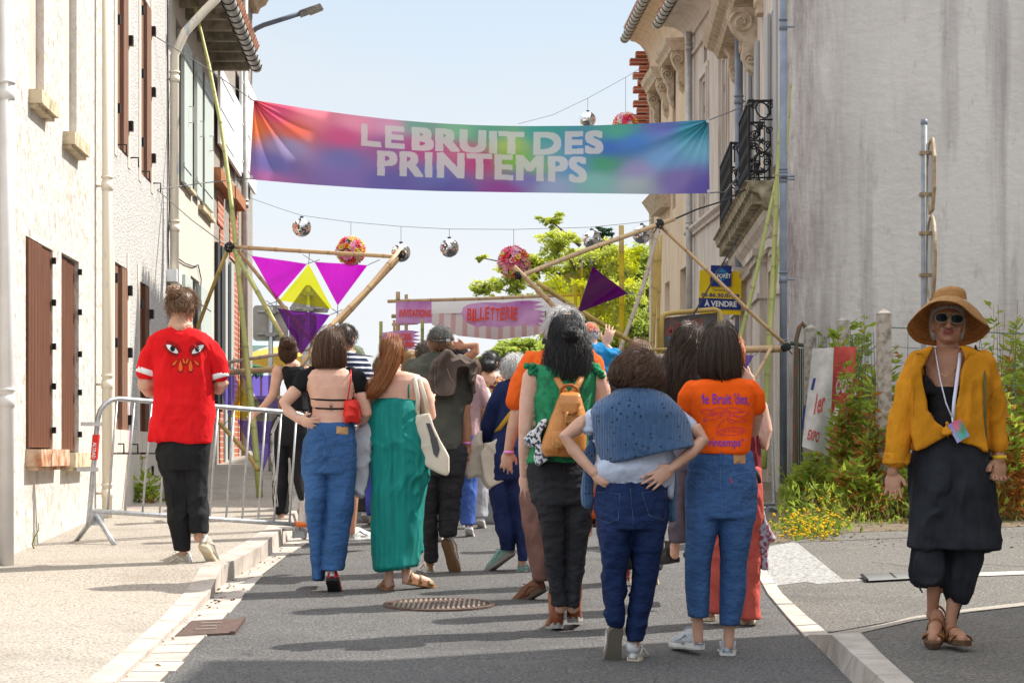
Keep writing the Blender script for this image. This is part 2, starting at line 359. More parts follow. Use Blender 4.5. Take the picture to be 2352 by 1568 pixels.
m_iron = M('black_iron', (.02, .02, .022), .5, metal=.3)
m_galv = M('galvanised_steel', (.56, .58, .60), .42, (.42, .44, .46), 30, metal=.75, lo=.35, hi=.7)
m_zinc = M('zinc', (.50, .49, .47), .5, (.36, .35, .33), 6, metal=.4, lo=.35, hi=.7)
m_pipew = M('white_pipe', (.74, .73, .72), .5, (.62, .60, .58), 4, lo=.4, hi=.8)
m_pipec = M('peeling_cream_pipe', (.78, .71, .58), .6, (.5, .53, .56), 9, (1, 1, .25), lo=.62, hi=.66)
m_pipeg = M('blue_grey_pipe', (.22, .26, .32), .45, (.16, .19, .24), 5)
m_clay = M('clay_pipe', (.58, .45, .38), .7, (.48, .36, .3), 5)
m_tile = M('clay_roof_tile', (.50, .24, .15), .9, (.30, .15, .10), 6, bump=.4, bs=30)
m_oldwood = M('old_eave_boards', (.38, .32, .24), .9, (.17, .16, .12), 8, (1, 8, 1), bump=.4, bs=40)
m_glass = M('dark_window_glass', (.05, .06, .07), .08, spec=.6)
def brickmat(name, c1, c2, mortar):
    m = M(name, c1, .92, bump=.0); t = m.node_tree; b = t.nodes['Principled BSDF']; tc = nd(m, 'ShaderNodeTexCoord'); mp = nd(m, 'ShaderNodeMapping')
    mp.inputs['Rotation'].default_value = (0, R(90), 0); br = nd(m, 'ShaderNodeTexBrick'); cb = nd(m, 'ShaderNodeCombineXYZ'); sp = nd(m, 'ShaderNodeSeparateXYZ')
    t.links.new(tc.outputs['Object'], sp.inputs[0]); t.links.new(sp.outputs['Y'], cb.inputs['X']); t.links.new(sp.outputs['Z'], cb.inputs['Y']); t.links.new(cb.outputs[0], br.inputs['Vector'])
    br.inputs['Color1'].default_value = (*c1, 1); br.inputs['Color2'].default_value = (*c2, 1); br.inputs['Mortar'].default_value = (*mortar, 1)
    br.inputs['Scale'].default_value = 1; br.inputs['Brick Width'].default_value = .23; br.inputs['Row Height'].default_value = .085; br.inputs['Mortar Size'].default_value = .009
    t.links.new(br.outputs['Color'], b.inputs['Base Color']); bp = nd(m, 'ShaderNodeBump'); bp.inputs['Strength'].default_value = .6; bp.inputs['Distance'].default_value = .01; bp.invert = True
    t.links.new(br.outputs['Fac'], bp.inputs['Height']); t.links.new(bp.outputs[0], b.inputs['Normal']); return m
m_brick = brickmat('red_brick', (.50, .13, .06), (.38, .09, .045), (.55, .48, .40))
m_tan = M('tan_plaster', (.60, .53, .46), .95, (.46, .39, .32), 4, (1, 1, .25), bump=.25, bs=30, lo=.45, hi=.75)
m_tan2 = M('warm_ochre_plaster', (.66, .51, .36), .95, (.50, .38, .25), 4, (1, 1, .25), bump=.25, bs=30, lo=.45, hi=.75)
m_cream2 = M('cream_facade_plaster', (.62, .55, .48), .95, (.44, .37, .30), 5, (1, 1, .2), bump=.3, bs=30, lo=.45, hi=.72)
m_trim = M('carved_stone_trim', (.58, .48, .36), .95, (.38, .29, .19), 8, bump=.5, bs=50, lo=.4, hi=.7)
m_stain = M('mossy_stone', (.52, .45, .33), .95, (.20, .17, .10), 7, bump=.6, bs=40, lo=.35, hi=.62)
# ---- ground
m_asph = M('asphalt', (.075, .078, .084), .93, (.24, .22, .20), 70, bump=1.0, bs=70, lo=.40, hi=.72, dist=.02, detail=10)
m_asph2 = M('side_road_asphalt', (.10, .096, .09), .93, (.29, .26, .225), 60, bump=1.0, bs=60, lo=.40, hi=.72, dist=.02, detail=10)
m_pave = M('washed_gravel_pavement', (.42, .378, .325), .95, (.20, .155, .12), 55, bump=.9, bs=60, lo=.48, hi=.70, dist=.02, detail=8)
m_kerb = M('pale_stone_kerb', (.50, .45, .40), .85, (.36, .30, .26), 6, bump=.15, bs=60, lo=.4, hi=.8)
m_joint = M('joint', (.16, .13, .10), .95)
m_soil = M('dry_soil', (.20, .15, .10), .98, (.10, .08, .05), 12, bump=.8, bs=40)
m_paint = M('worn_white_paint', (.42, .41, .39), .9, (.17, .16, .155), 38, lo=.44, hi=.64, bump=1.0, bs=70, dist=.015, detail=9)
stain(m_asph, (.045, .044, .045), .9, .50, .75, .55); stain(m_asph, (.21, .18, .15), 2.3, .55, .8, .5); stain(m_asph, (.03, .03, .03), 3.5, .66, .70, .5, (1, .5, 1)); stain(m_asph2, (.05, .048, .045), 1.1, .5, .75, .5); stain(m_asph2, (.22, .19, .15), 2.6, .55, .8, .45)
stain(m_pave, (.17, .135, .11), 1.3, .5, .78, .6); stain(m_pave, (.46, .40, .33), 2.6, .55, .8, .4); stain(m_kerb, (.20, .165, .13), 2.2, .5, .8, .6); stain(m_kerb, (.10, .085, .07), 9, .6, .72, .5)
gr = MB(); gr.add([(-900, -20, -.9), (900, -20, -.9), (900, 75, gz(75)-.06), (-900, 75, gz(75)-.06), (900, 1600, gz(75)-14), (-900, 1600, gz(75)-14)], [(0, 1, 2, 3), (3, 2, 4, 5)])
gr.v[0][0:2, 2] = SL*-20-.06; struct('ground', gr, m_soil)
rd = MB(); rd.add([(-7, -6, SL*-6), (40, -6, SL*-6), (40, 75, gz(75)), (-7, 75, gz(75)), (40, 140, gz(140)), (-7, 140, gz(140))], [(0, 1, 2, 3), (3, 2, 4, 5)]); struct('road', rd, m_asph)
KS = [((195, 1568), (262, 1568), (272, 1568), (371, 1568), .03), ((365, 1425), (414, 1428), (421, 1433), (510, 1428), .03), ((427, 1357), (482, 1359), (484, 1373), (570, 1357), .06),
      ((464, 1297), (509, 1302), (507, 1347), (603, 1322), .13), ((560, 1247), (598, 1256), (600, 1292), (664, 1275), .13), ((613, 1211), (648, 1213), (669, 1237), (709, 1244), .13)]
st = []
for a, b, c, d, h in KS: st.append((G(*a, h), G(*b, h), G(*c), G(*d), h))
def shift(s_, dx, dy): return tuple(V((p.x+dx, p.y+dy, p.z+SL*dy)) for p in s_[:4])+(s_[4],)
st = [shift(st[0], -.42*(-1), -7)]+st+[shift(st[-1], -.3, 6), shift(st[-1], -1.4, 30), shift(st[-1], -2.2, 52)]
st[0] = shift(st[1], .12-.5, -7)
pv = MB(); kb = MB(); gt_ = MB()
for i in range(len(st)-1):
    a, b = st[i], st[i+1]
    wl = lambda p: V((Lx(p.y)-.05 if p.y < 37 else -9, p.y, SL*p.y+.12))
    pv.add([wl(a[0]), a[0], b[0], wl(b[0])], [(0, 1, 2, 3)])
    L = (b[0]-a[0]).length; n = max(1, round(L/.85))
    for k in range(n):
        t0, t1 = k/n+.006/L, (k+1)/n-.006/L; q = lambda j, t: a[j].lerp(b[j], t)
        up = V((0, 0, .004)); kb.hexa([q(0, t0)-up*40, q(2, t0)-up*10, q(2, t1)-up*10, q(0, t1)-up*40], [q(0, t0)+up, q(1, t0)+up, q(1, t1)+up, q(0, t1)+up])
    n2 = max(1, round(L/(.34 if i < 3 else .9)))
    for k in range(n2):
        t0, t1 = k/n2+.01/L, (k+1)/n2-.01/L; jt = random.uniform(-.02, .02); e0 = q(3, t0); e1 = q(3, t1)
        gt_.hexa([q(2, t0)-up*10, e0-up*10, e1-up*10, q(2, t1)-up*10], [q(2, t0)+up*2, e0+up*2+V((jt, 0, 0)), e1+up*2+V((jt, 0, 0)), q(2, t1)+up*2])
struct('pavement', pv, m_pave); struct('kerb', kb, m_kerb); struct('gutter_paving', gt_, m_kerb)
jn = MB()
for i in range(len(st)-1):
    a, b = st[i], st[i+1]; up = V((0, 0, .003)); jn.add([a[2]+up-V((.01, 0, 0)), a[3]+up-V((.01, 0, 0)), b[3]+up-V((.01, 0, 0)), b[2]+up-V((.01, 0, 0))], [(0, 1, 2, 3)])
struct('gutter_bed', jn, m_joint)
# right kerb
RL = [((1700, 1215), (1716, 1212), 0), ((1722, 1275), (1745, 1275), .01), ((1741, 1320), (1766, 1318), .012), ((1764, 1362), (1797, 1362), .012), ((1808, 1414), (1852, 1412), .015), ((1850, 1460), (1905, 1455), .02)]
rk = MB()
for (a, b, h), (c, d, h2) in zip(RL, RL[1:]):
    p = [G(*a, .012), G(*b, .012), G(*d, .012), G(*c, .012)]
    for t0, t1 in ((.0, .49), (.51, 1)):
        u = [p[0].lerp(p[3], t0), p[1].lerp(p[2], t0), p[1].lerp(p[2], t1-.01), p[0].lerp(p[3], t1-.01)]; rk.hexa([x-V((0, 0, .06)) for x in u], u)
RR = [((1850, 1460), (1856, 1456), (1905, 1454), .015), ((1893, 1500), (1911, 1457), (1977, 1452), .12), ((1935, 1545), (1961, 1503), (2025, 1500), .12), ((1980, 1590), (2015, 1550), (2078, 1548), .12), ((2080, 1700), (2130, 1660), (2200, 1655), .12), ((2300, 1960), (2360, 1900), (2450, 1890), .12)]
rr = [(G(*b), G(*t, h), G(*i, h)) for b, t, i, h in RR]
for a, b in zip(rr, rr[1:]):
    t = lambda j, u: a[j].lerp(b[j], u)
    rk.hexa([t(0, 0)-V((0, 0, .02)), t(2, 0)-V((0, 0, .15)), t(2, .985)-V((0, 0, .15)), t(0, .985)-V((0, 0, .02))], [t(1, 0), t(2, 0), t(2, .985), t(1, .985)])
struct('right_kerb', rk, m_kerb)
# raised corner pavement and its pale nosing
edge = [(1977, 1452), (2100, 1424), (2230, 1404), (2352, 1390), (2600, 1362)]
cp = MB(); E = [G(*e, .085) for e in edge]; In = [rr[k][2] for k in range(1, 6)]; far = V((9, E[-1].y, SL*E[-1].y+.085))
cor = [V((p.x, p.y, p.z-.006)) for p in In[::-1]]
poly = cor+E+[far, V((9, 2, SL*2+.085))]
cp.add(poly, [tuple(range(len(poly)))]); struct('corner_pavement', cp, m_asph2)
ns = MB(); e2 = [(1890, 1455), (1990, 1441), (2100, 1414), (2230, 1396), (2352, 1382), (2600, 1354)]; e3 = [(1905, 1455)]+edge
for i in range(len(edge)):
    ns.add([G(*e2[i], .01), G(*e2[i+1], .01), G(*e3[i+1], .09), G(*e3[i], .09 if i else .012)], [(0, 1, 2, 3)])
struct('pavement_nosing', ns, m_pave)
sr = MB(); sp_ = [(1742, 1312), (1770, 1345), (1852, 1412), (1900, 1452), (2100, 1416), (2352, 1384), (2700, 1350), (2700, 1190), (1760, 1190)]
sr.add([G(x, y, .005) for x, y in sp_], [tuple(range(len(sp_)))]); struct('side_road', sr, m_asph2)
pt_ = MB(); pp = [(1748, 1262), (1765, 1254), (1828, 1243), (1936, 1330), (1850, 1335), (1775, 1345)]; pt_.add([G(x, y, .0075) for x, y in pp], [tuple(range(len(pp)))])
pt_.add([G(x, y, .007) for x, y in [(1850, 1335), (1936, 1330), (1985, 1329), (1985, 1332), (1880, 1340)]], [(0, 1, 2, 3, 4)]); struct('road_marking', pt_, m_paint)
fk = MB(); fk.add([G(x, y, .011) for x, y in [(2112, 1318), (2352, 1310), (2700, 1300), (2700, 1309), (2352, 1318), (2112, 1327)]], [(0, 1, 2, 3, 4, 5)]); struct('flush_kerb', fk, m_kerb)
ve = MB(); vp = [(1740, 1195), (1765, 1250), (1830, 1238), (1950, 1222), (2352, 1208), (3000, 1200), (3000, 1085), (1740, 1085)]; ve.add([G(x, y, .008) for x, y in vp], [tuple(range(len(vp)))]); struct('verge', ve, m_soil)
ck = MB()
for pl in ([(1180, 1286), (1300, 1285), (1420, 1283), (1600, 1281)], [(1500, 1568), (1560, 1500), (1590, 1440), (1680, 1400), (1760, 1390)], [(2000, 1290), (2100, 1300), (2200, 1292), (2352, 1300)]):
    for (a, b), (c, e) in zip(pl, pl[1:]):
        A_, B2 = G(a, b, .006), G(c, e, .006); q_ = [A_.lerp(B2, i/6)+V((random.gauss(0, .012), random.gauss(0, .02), 0))*(0 < i < 6) for i in range(7)]
        for u, w_ in zip(q_, q_[1:]): ck.add([u, w_, w_+V((.004, .012, .0005)), u+V((.004, .012, .0005))], [(0, 1, 2, 3)])
struct('road_crack', ck, M('crack_tar', (.025, .024, .024), .9))
# iron covers
m_rust = M('brown_cast_iron', (.16, .10, .08), .6, (.10, .07, .06), 20, metal=.4); m_castb = M('polished_iron_ribs', (.42, .34, .28), .45, metal=.5)
c0 = G(1009, 1389.5); mh = thing('manhole_cover', 'round cast iron manhole cover with parallel ribs in the asphalt', 'manhole cover', c0)
d = MB(); nrm = lambda x, y, z: V((c0.x+x, c0.y+y, c0.z+SL*y+z)); ring = lambda r, z: [nrm(r*math.cos(t*math.pi/24), r*math.sin(t*math.pi/24), z) for t in range(48)]
d.loft([ring(.30, -.02), ring(.30, .006)]); obj('plate', d, m_rust, mh)
d = MB(); d.loft([ring(.345, -.02), ring(.345, .012), ring(.31, .012), ring(.305, -.01)], False); obj('frame', d, m_rust, mh)
d = MB()
for i in range(-9, 10):
    x = i*.0305; h = math.sqrt(max(.285**2-x*x, 0))
    if abs(i) < 2: seg = [(-h, -.07), (.09, h)]
    else: seg = [(-h, h)]
    for a, b in seg: d.hexa([nrm(x-.008, a, .005), nrm(x+.008, a, .005), nrm(x+.008, b, .005), nrm(x-.008, b, .005)], [nrm(x-.006, a, .014), nrm(x+.006, a, .014), nrm(x+.006, b, .014), nrm(x-.006, b, .014)])
obj('rib', d, m_castb, mh)['kind'] = 'stuff'
q = [G(x, y, .012) for x, y in ((401, 1459), (527, 1452), (552, 1419), (440, 1424))]
dc = MB(); dc.hexa([p-V((0, 0, .05)) for p in q], q); dco = thing('drain_cover', 'rusty brown rectangular drain cover in the left gutter paving', 'drain cover', (q[0]+q[2])/2); obj('plate', dc, m_rust, dco)
d = MB()
for i, j in [(a_, b_) for a_ in range(7) for b_ in (.3, .5, .72) if not (b_ == .5 and a_ in (0, 6))]:
    p = q[0].lerp(q[1], .32+i*.055).lerp(q[3].lerp(q[2], .32+i*.055), j); d.box(p, (.022, .03, .012))
obj('studs', d, m_castb, dco)
d = MB(); d.hexa([q[1]+V((.004, 0, -.02)), q[1]+V((.03, 0, -.02)), q[2]+V((.03, 0, -.02)), q[2]+V((.004, 0, -.02))], [q[1]+V((.004, 0, .008)), q[1]+V((.03, 0, .008)), q[2]+V((.03, 0, .008)), q[2]+V((.004, 0, .008))]); obj('frame_edge', d, m_rust, dco)
gg = thing('drain_grate', 'dark iron drain grate with slots beside the white road marking', 'drain grate', G(2045, 1325))
d = MB(); a, b, c_, e = [G(x, y, .016) for x, y in ((1993, 1334), (2122, 1327), (2110, 1317), (1980, 1322))]
d.hexa([p-V((0, 0, .03)) for p in (a, b, c_, e)], [a, b, c_, e]); obj('slot_plate', d, m_dark, gg)
d = MB()
for k in range(5):
    t = k/4; p0 = a.lerp(e, t); p1 = b.lerp(c_, t); d.tube([p0+V((0, 0, .004)), p1+V((0, 0, .004))], .012, 4)
for k in (0, .5, 1): d.tube([a.lerp(b, k)+V((0, 0, .006)), e.lerp(c_, k)+V((0, 0, .006))], .014, 4)
obj('bars', d, m_iron, gg)

# ================= LEFT HOUSES =================
f = Fac(LA+LM*12, 12, LM, 1)
def zz(x, y, off=0): return f.z(x, y, off)
gL = lambda s_: SL*f.Yat(s_)+.05
def shutters(par, name, xs, yt, yb, xr, m, off=.0, leaf=2, th=.04, label=None):
    a, b = f.S(xs[0], off), f.S(xs[1], off); z1 = zz(*yt, off); z0 = zz(*yb, off)
    for k in range(leaf):
        d = MB(); u0 = a+(b-a)*k/leaf+.004; u1 = a+(b-a)*(k+1)/leaf-.012; f.box(d, u0, u1, z0, z1, off, off+th)
        o = obj('shutter', d, m, par)
        if label: o['label'] = label
    return a, b, z0, z1
def pipe(par_label, cat, x, y0, y1, offc, r, mats, joints=(), z0=None):
    pass
# house A
sA0, sA1 = f.S(-260), f.S(247)
A = thing('house', 'cream plastered house with brown shutters and blocked upper windows, nearest on the left', 'house', f.pt(sA0, gL(sA0)), 'old houses along the street')
ops = []
w1 = (f.S(59), f.S(121), zz(83, 1031), zz(60, 541)); w2 = (f.S(141), f.S(181), zz(150, 1039), zz(143, 580))
u1 = (f.S(67), f.S(101), zz(67, 205), zz(67, -330)); u2 = (f.S(145), f.S(176), zz(145, 302), zz(145, -220))
mb = MB(); f.wall(mb, sA0, sA1-.004, gL(sA0)-.6, 8.2, [w1, w2, u1, u2], .13); wallA = obj('wall', mb, m_plA, A)
obj('roof', f.tiled(sA0, sA1, 8.2), m_tile, A)
for w_, mt in ((u1, m_pink), (u2, m_plC)):
    d = MB(); f.box(d, w_[0]-.002, w_[1]+.002, w_[2]-.002, w_[3]+.002, -.128, -.06); obj('blocked_window', d, mt, A)
for w_, m_, k in ((w1, m_brown, 1), (w2, m_brown, 0)):
    wn = MB(); f.box(wn, w_[0], w_[1], w_[2], w_[3], -.125, -.10); wo = obj('window', wn, m_glass, A)
    mid = (w_[0]+w_[1])/2
    for a_, b_, o_ in ((w_[0]+.01, mid-.006, .02 if k else -.03), (mid+.006, w_[1]-.01, -.01 if k else -.035)):
        d = MB(); f.box(d, a_, b_, w_[2]+.012, w_[3]-.02, o_-.045, o_)
        for zc in (.25, .8):
            pass
        obj('shutter', d, m_, wo)
    d = MB()
    for zc in (.08, .3, .5, .72, .93): f.box(d, w_[1]-.05, w_[1]-.005, w_[2]+(w_[3]-w_[2])*zc, w_[2]+(w_[3]-w_[2])*zc+.05, 0, .03)
    obj('hinges', d, m_iron, wo)
for w_, m_, pr, ht in ((u1, m_sill, .10, .105), (u2, m_sill, .10, .105), (w1, m_sillr, .12, .13), (w2, m_sill, .12, .12)):
    d = MB(); a_, b_ = w_[0]-.02, w_[1]+.09; z1 = w_[2]; f.box(d, a_, b_, z1-ht, z1-.001, -.12, pr); f.box(d, a_+.02, b_-.02, z1-ht-.03, z1-ht, -.02, pr-.03); obj('sill', d, m_, A)
# house B
sB0, sB1 = sA1, f.S(391)
B = thing('house', 'white roughcast house with closed brown shutters, second from the left edge', 'house', f.pt(sB0, gL(sB0)), 'old houses along the street')
b1 = (f.S(268), f.S(293), zz(293, 362), zz(268, -200)); b2 = (f.S(323), f.S(346), zz(346, 421), zz(330, -6)); b3 = (f.S(262), f.S(291), zz(275, 1024), zz(264, 600)); b4 = (f.S(320), f.S(341), gL(f.S(330))+.02, zz(321, 645))
mb = MB(); f.wall(mb, sB0, sB1-.004, gL(sB0)-.6, 8.6, [b1, b2, b3, b4], .12); obj('wall', mb, m_plB, B); obj('roof', f.tiled(sB0, sB1, 8.6), m_tile, B)
for w_, nm, mt in ((b1, 'window', m_brown2), (b2, 'window', m_brown2), (b3, 'window', m_brown2), (b4, 'door', m_brown)):
    wn = MB(); f.box(wn, w_[0], w_[1], w_[2], w_[3], -.118, -.10); wo = obj(nm, wn, m_glass if nm == 'window' else m_dark, B); mid = (w_[0]+w_[1])/2
    for a_, b_, o_ in ((w_[0]+.01, mid-.03, -.02), (mid+.03, w_[1]-.01, .012)):
        d = MB(); f.box(d, a_, b_, w_[2]+.012, w_[3]-.02, o_-.045, o_); obj('shutter' if nm == 'window' else 'door_leaf', d, mt, wo)
    d = MB()
    for zc in (.12, .5, .85):
        z_ = w_[2]+(w_[3]-w_[2])*zc; f.box(d, w_[1]+.01, w_[1]+.09, z_, z_+.10, 0, .05); f.box(d, w_[0]+.02, w_[0]+.08, z_+.06, z_+.15, .0, .03)
    obj('hinges', d, m_iron, wo)
    fr = MB()   # smooth painted surround
    for a_, b_, c_, e_ in ((w_[0]-.16, w_[0], w_[2]-.1, w_[3]+.16), (w_[1], w_[1]+.16, w_[2]-.1, w_[3]+.16)): f.box(fr, a_, b_, c_, e_, -.02, .008)
    obj('surround', fr, m_plC, B)
    hk = MB(); z_ = w_[2]+.02
    for a_ in (w_[0]+.02, w_[1]+.15): hk.tube([f.pt(a_, z_, 0), f.pt(a_, z_, .09), f.pt(a_, z_-.1, .09)], .009, 5)
    obj('shutter_hook', hk, m_iron, B)
d = MB(); f.box(d, sB0+.02, sB1-.05, gL(sB0)-.3, gL(sB0)+.62, -.02, .03)
for k in range(9): f.box(d, sB0+.05+k*.55, sB0+.57+k*.55, gL(sB0)+.64, gL(sB0)+.86, -.02, .035)
obj('plinth', d, m_plC, B)
# house C
sC0, sC1 = sB1, f.S(491)
Ch = thing('house', 'cream house with pale green shutters under a deep boarded eave with gutter', 'house', f.pt(sC0, gL(sC0)), 'old houses along the street')
zE = 6.94
c1 = (f.S(404), f.S(419), zz(419, 425), zz(404, 40)); c2 = (f.S(461), f.S(467), zz(464, 470), zz(461, 150)); c3 = (f.S(438), f.S(458), zz(440, 985), zz(438, 632))
mb = MB(); f.wall(mb, sC0, sC1-.004, gL(sC0)-.6, zE+.12, [c1, c2, c3], .12); obj('wall', mb, m_plC, Ch); obj('roof', f.tiled(sC0, sC1, zE+.2, .62, 2.0), m_tile, Ch)
d = MB(); n = int((sC1-sC0)/.19)
for k in range(n):
    q_ = sC0+(k+.5)*(sC1-sC0)/n; f.box(d, q_-.08, q_+.08, zE+.06+random.uniform(-.01, .02), zE+.10, -.05, .66-random.uniform(0, .12))
for k in range(8):
    q_ = sC0+.25+k*(sC1-sC0-.4)/7; f.box(d, q_-.05, q_+.05, zE-.08, zE+.06, -.05, .52)
obj('eave_boards', d, m_oldwood, Ch)
def gutter(fc, s0, s1, z, off, r=.075, m=m_zinc, par=None):
    rings = []; d = MB(); n = 10; k = max(2, int((s1-s0)/.35))
    for i in range(k+1):
        q_ = s0+(s1-s0)*i/k; ring = []
        for t in range(n+1):
            a = math.pi*t/n; ring.append(fc.pt(q_, z-math.sin(a)*r, off-math.cos(a)*r))
        for t in range(n, -1, -1):
            a = math.pi*t/n; ring.append(fc.pt(q_, z-math.sin(a)*(r-.006), off-math.cos(a)*(r-.006)))
        rings.append(ring)
    d.loft(rings); o = obj('gutter', d, m, par, True)
    h = MB()
    for i in range(k):
        q_ = s0+(s1-s0)*(i+.5)/k; h.tube([fc.pt(q_, z-math.sin(math.pi*t/8)*(r+.006), off-math.cos(math.pi*t/8)*(r+.006)) for t in range(9)], .008, 4)
    obj('gutter_brackets', h, m_iron, o); return o
gutter(f, sC0-.1, sC1+.1, zE+.02, .60, .085, m_zinc, Ch)
def leafs(xa, xb, ta, ba, m, off=.02):
    d = MB(); a, b = f.S(xa, .04), f.S(xb, .04); z1 = zz(*ta, .04); z0 = zz(*ba, .04); f.box(d, a, b, z0, z1, off, off+.045)
    return d, a, b, z0, z1
for (xa, xb, ta, ba) in ((419, 438, (420, 88), (433, 433)), (449, 461, (449, 130), (455, 455)), (466, 487, (466, 167), (483, 485)), (421, 438, (421, 630), (430, 985)), (458, 484, (458, 655), (470, 975))):
    d, a, b, z0, z1 = leafs(xa, xb, ta, ba, m_teal); o = obj('shutter', d, m_teal, Ch)
    h = MB()
    for t in (.1, .86):
        z_ = z0+(z1-z0)*t; f.box(h, a-.05, a+(b-a)*.85, z_, z_+.06, .066, .075)
    obj('strap_hinge', h, m_teal, o)
    h = MB(); z_ = z0+(z1-z0)*.45; m_ = (a+b)/2; h.tube([f.pt(m_, z_, .07), f.pt(m_, z_, .12), f.pt(m_+.0, z_+.2, .12), f.pt(m_, z_+.2, .07)], .008, 5); obj('latch', h, m_zinc, o)
for w_ in (c1, c2, c3):
    d = MB(); f.box(d, w_[0], w_[1], w_[2], w_[3], -.118, -.09); wo = obj('window', d, m_glass, Ch)
    d = MB()
    for a_, b_ in ((w_[0], w_[0]+.07), (w_[1]-.07, w_[1]), ((w_[0]+w_[1])/2-.04, (w_[0]+w_[1])/2+.04)): f.box(d, a_, b_, w_[2], w_[3], -.09, -.05)
    obj('frame', d, m_greyp, wo)
d = MB(); f.box(d, f.S(455), f.S(484), zz(455, 480), zz(455, 470), -.02, .07); f.box(d, f.S(425), f.S(439), zz(430, 440), zz(430, 433), -.02, .07); obj('sill', d, m_sill, Ch)
# house D
sD0, sD1 = sC1, f.S(580)
D = thing('house', 'tall grey rendered house with red brick panels and open white shutters, far left', 'house', f.pt(sD0, gL(sD0)), 'old houses along the street')
zD = 9.2
d1 = (f.S(505), f.S(512), zz(510, 395), zz(505, 160)); d3 = (f.S(493), f.S(502), gL(f.S(495))+.9, zz(493, 556)); d4 = (f.S(511), f.S(524), gL(f.S(515)), zz(511, 590)); d5 = (f.S(549), f.S(556), gL(f.S(550))+.3, zz(549, 640))
mb = MB(); f.wall(mb, sD0, sD1, gL(sD0)-.6, zD, [d1, d3, d4, d5], .15); obj('wall', mb, m_plD, D); obj('roof', f.tiled(sD0, sD1, zD+.45, .75), m_tile, D)
# moulded cornice
mb = MB(); prof = [(0, 0), (.10, 0), (.14, .10), (.24, .16), (.30, .28), (.52, .36), (.56, .44), (0, .44)]
def mould(fc, s0, s1, z, prof, mb):
    a = [fc.pt(s0, z+b_, o_) for o_, b_ in prof]; b = [fc.pt(s1, z+b_, o_) for o_, b_ in prof]; n = len(prof)
    mb.add(a+b, [tuple(range(n))[::-1], tuple(range(n, 2*n))]+[(i, (i+1) % n, n+(i+1) % n, n+i) for i in range(n)])
mould(f, sD0, sD1+.05, zD, prof, mb); obj('cornice', mb, m_tan2, D); gutter(f, sD0, sD1+.1, zD+.5, .66, .09, m_zinc, D)
for (xa, xb, ta, ba) in ((500, 549, (500, 150), (540, 392)), (549.5, 583, (549.5, 150), (575, 434))):
    off = .06; d = MB(); a, b = f.S(xa, off), f.S(xb, off); f.box(d, a, b, zz(*ba, off), zz(*ta, off), off, off+.04); o = obj('shutter', d, m_white, D)
    h = MB(); z0, z1 = zz(*ba, off), zz(*ta, off)
    for t in (.1, .45, .85): f.box(h, a+.1, a+(b-a)*.6, z0+(z1-z0)*t, z0+(z1-z0)*t+.035, off+.041, off+.05)
    obj('strap_hinge', h, m_white, o)
for (xa, xb, yt_, yb_) in ((498, 530, 384, 402), (533, 556, 427, 455)):
    d = MB(); a, b = f.S(xa, .1), f.S(xb, .1); z1 = zz(xa, yt_, .1); f.box(d, a, b, z1-.18, z1, -.02, .16); obj('sill', d, M('orange_brick_sill', (.45, .20, .09), .9, (.30, .12, .06), 10), D)
for (xa, xb, ya, yb) in ((498, 511, 400, 512), (526, 545, 455, 590), (503, 510, 525, 1075), (526, 548, 610, 1060)):
    d = MB(); a, b = f.S(xa), f.S(xb); z1 = zz(xa, ya); z0 = max(zz(xa, yb), gL(a)); f.box(d, a, b, z0, z1, -.03, .02); obj('brick_panel', d, m_brick, D)
for w_, nm, mt in ((d1, 'window', m_glass), (d3, 'window', m_dark), (d4, 'door', m_dark), (d5, 'window', m_dark)):
    d = MB(); f.box(d, w_[0], w_[1], w_[2], w_[3], -.148, -.12); wo = obj(nm, d, mt, D)
    if w_ in (d3, d4, d5):
        d = MB(); f.box(d, w_[0]-.03, w_[0]+.35, w_[2], w_[3], .01, .05); obj('shutter', d, m_dark if w_ is not d4 else m_greyp, wo)
        d = MB(); f.box(d, w_[1]-.1, w_[1]+.4, w_[2], w_[3], .021, .06); obj('shutter', d, m_dark if w_ is not d4 else m_greyp, wo)
# down pipes on the left (each its own thing)
def vpipe(fc, x, y0, y1, off, r, m, label, grp='down pipes on the facades', clay=None, joints=(), top=None, mj=None):
    s_ = fc.S(x, off); Y = fc.Yat(s_, off); z1 = CH+(HZ-y0)*Y/F; z0 = max(CH+(HZ-y1)*Y/F, SL*Y+.0); o = thing('drain_pipe', label, 'drain pipe', fc.pt(s_, z0, off), grp)
    d = MB(); zc = z0 if clay is None else CH+(HZ-clay)*Y/F; pts = [fc.pt(s_, zc, off), fc.pt(s_, z1, off)]
    if top: pts += [fc.pt(s_+a_, b_, c_) for a_, b_, c_ in top]
    d.tube(pts, r, 14); obj('pipe', d, m, o, True)
    if clay is not None: d = MB(); d.tube([fc.pt(s_, z0, off), fc.pt(s_, zc+.02, off)], r*1.12, 14); obj('clay_foot', d, m_clay, o, True)
    for yj in joints:
        zj = CH+(HZ-yj)*Y/F; d = MB(); d.tube([fc.pt(s_, zj-.05, off), fc.pt(s_, zj+.03, off)], r*1.13, 14); d.tube([fc.pt(s_, zj+.06, off), fc.pt(s_, zj+.08, off)], r*1.22, 14)
        d.tube([fc.pt(s_, zj-.01, off), fc.pt(s_, zj-.01, -.01)], .012, 5); obj('pipe_clip', d, mj or m, o, True)
    return o
vpipe(f, 15, -60, 1335, .12, .049, m_pipew, 'white drain pipe with clay foot at the left edge of the street', joints=(213, 918), clay=1318)
vpipe(f, 246, -60, 1196, .10, .045, m_pipec, 'cream drain pipe between the cream and the white roughcast house', joints=(425, 880, 1130))
s4 = f.S(401, .08); Y4 = f.Yat(s4, .08)
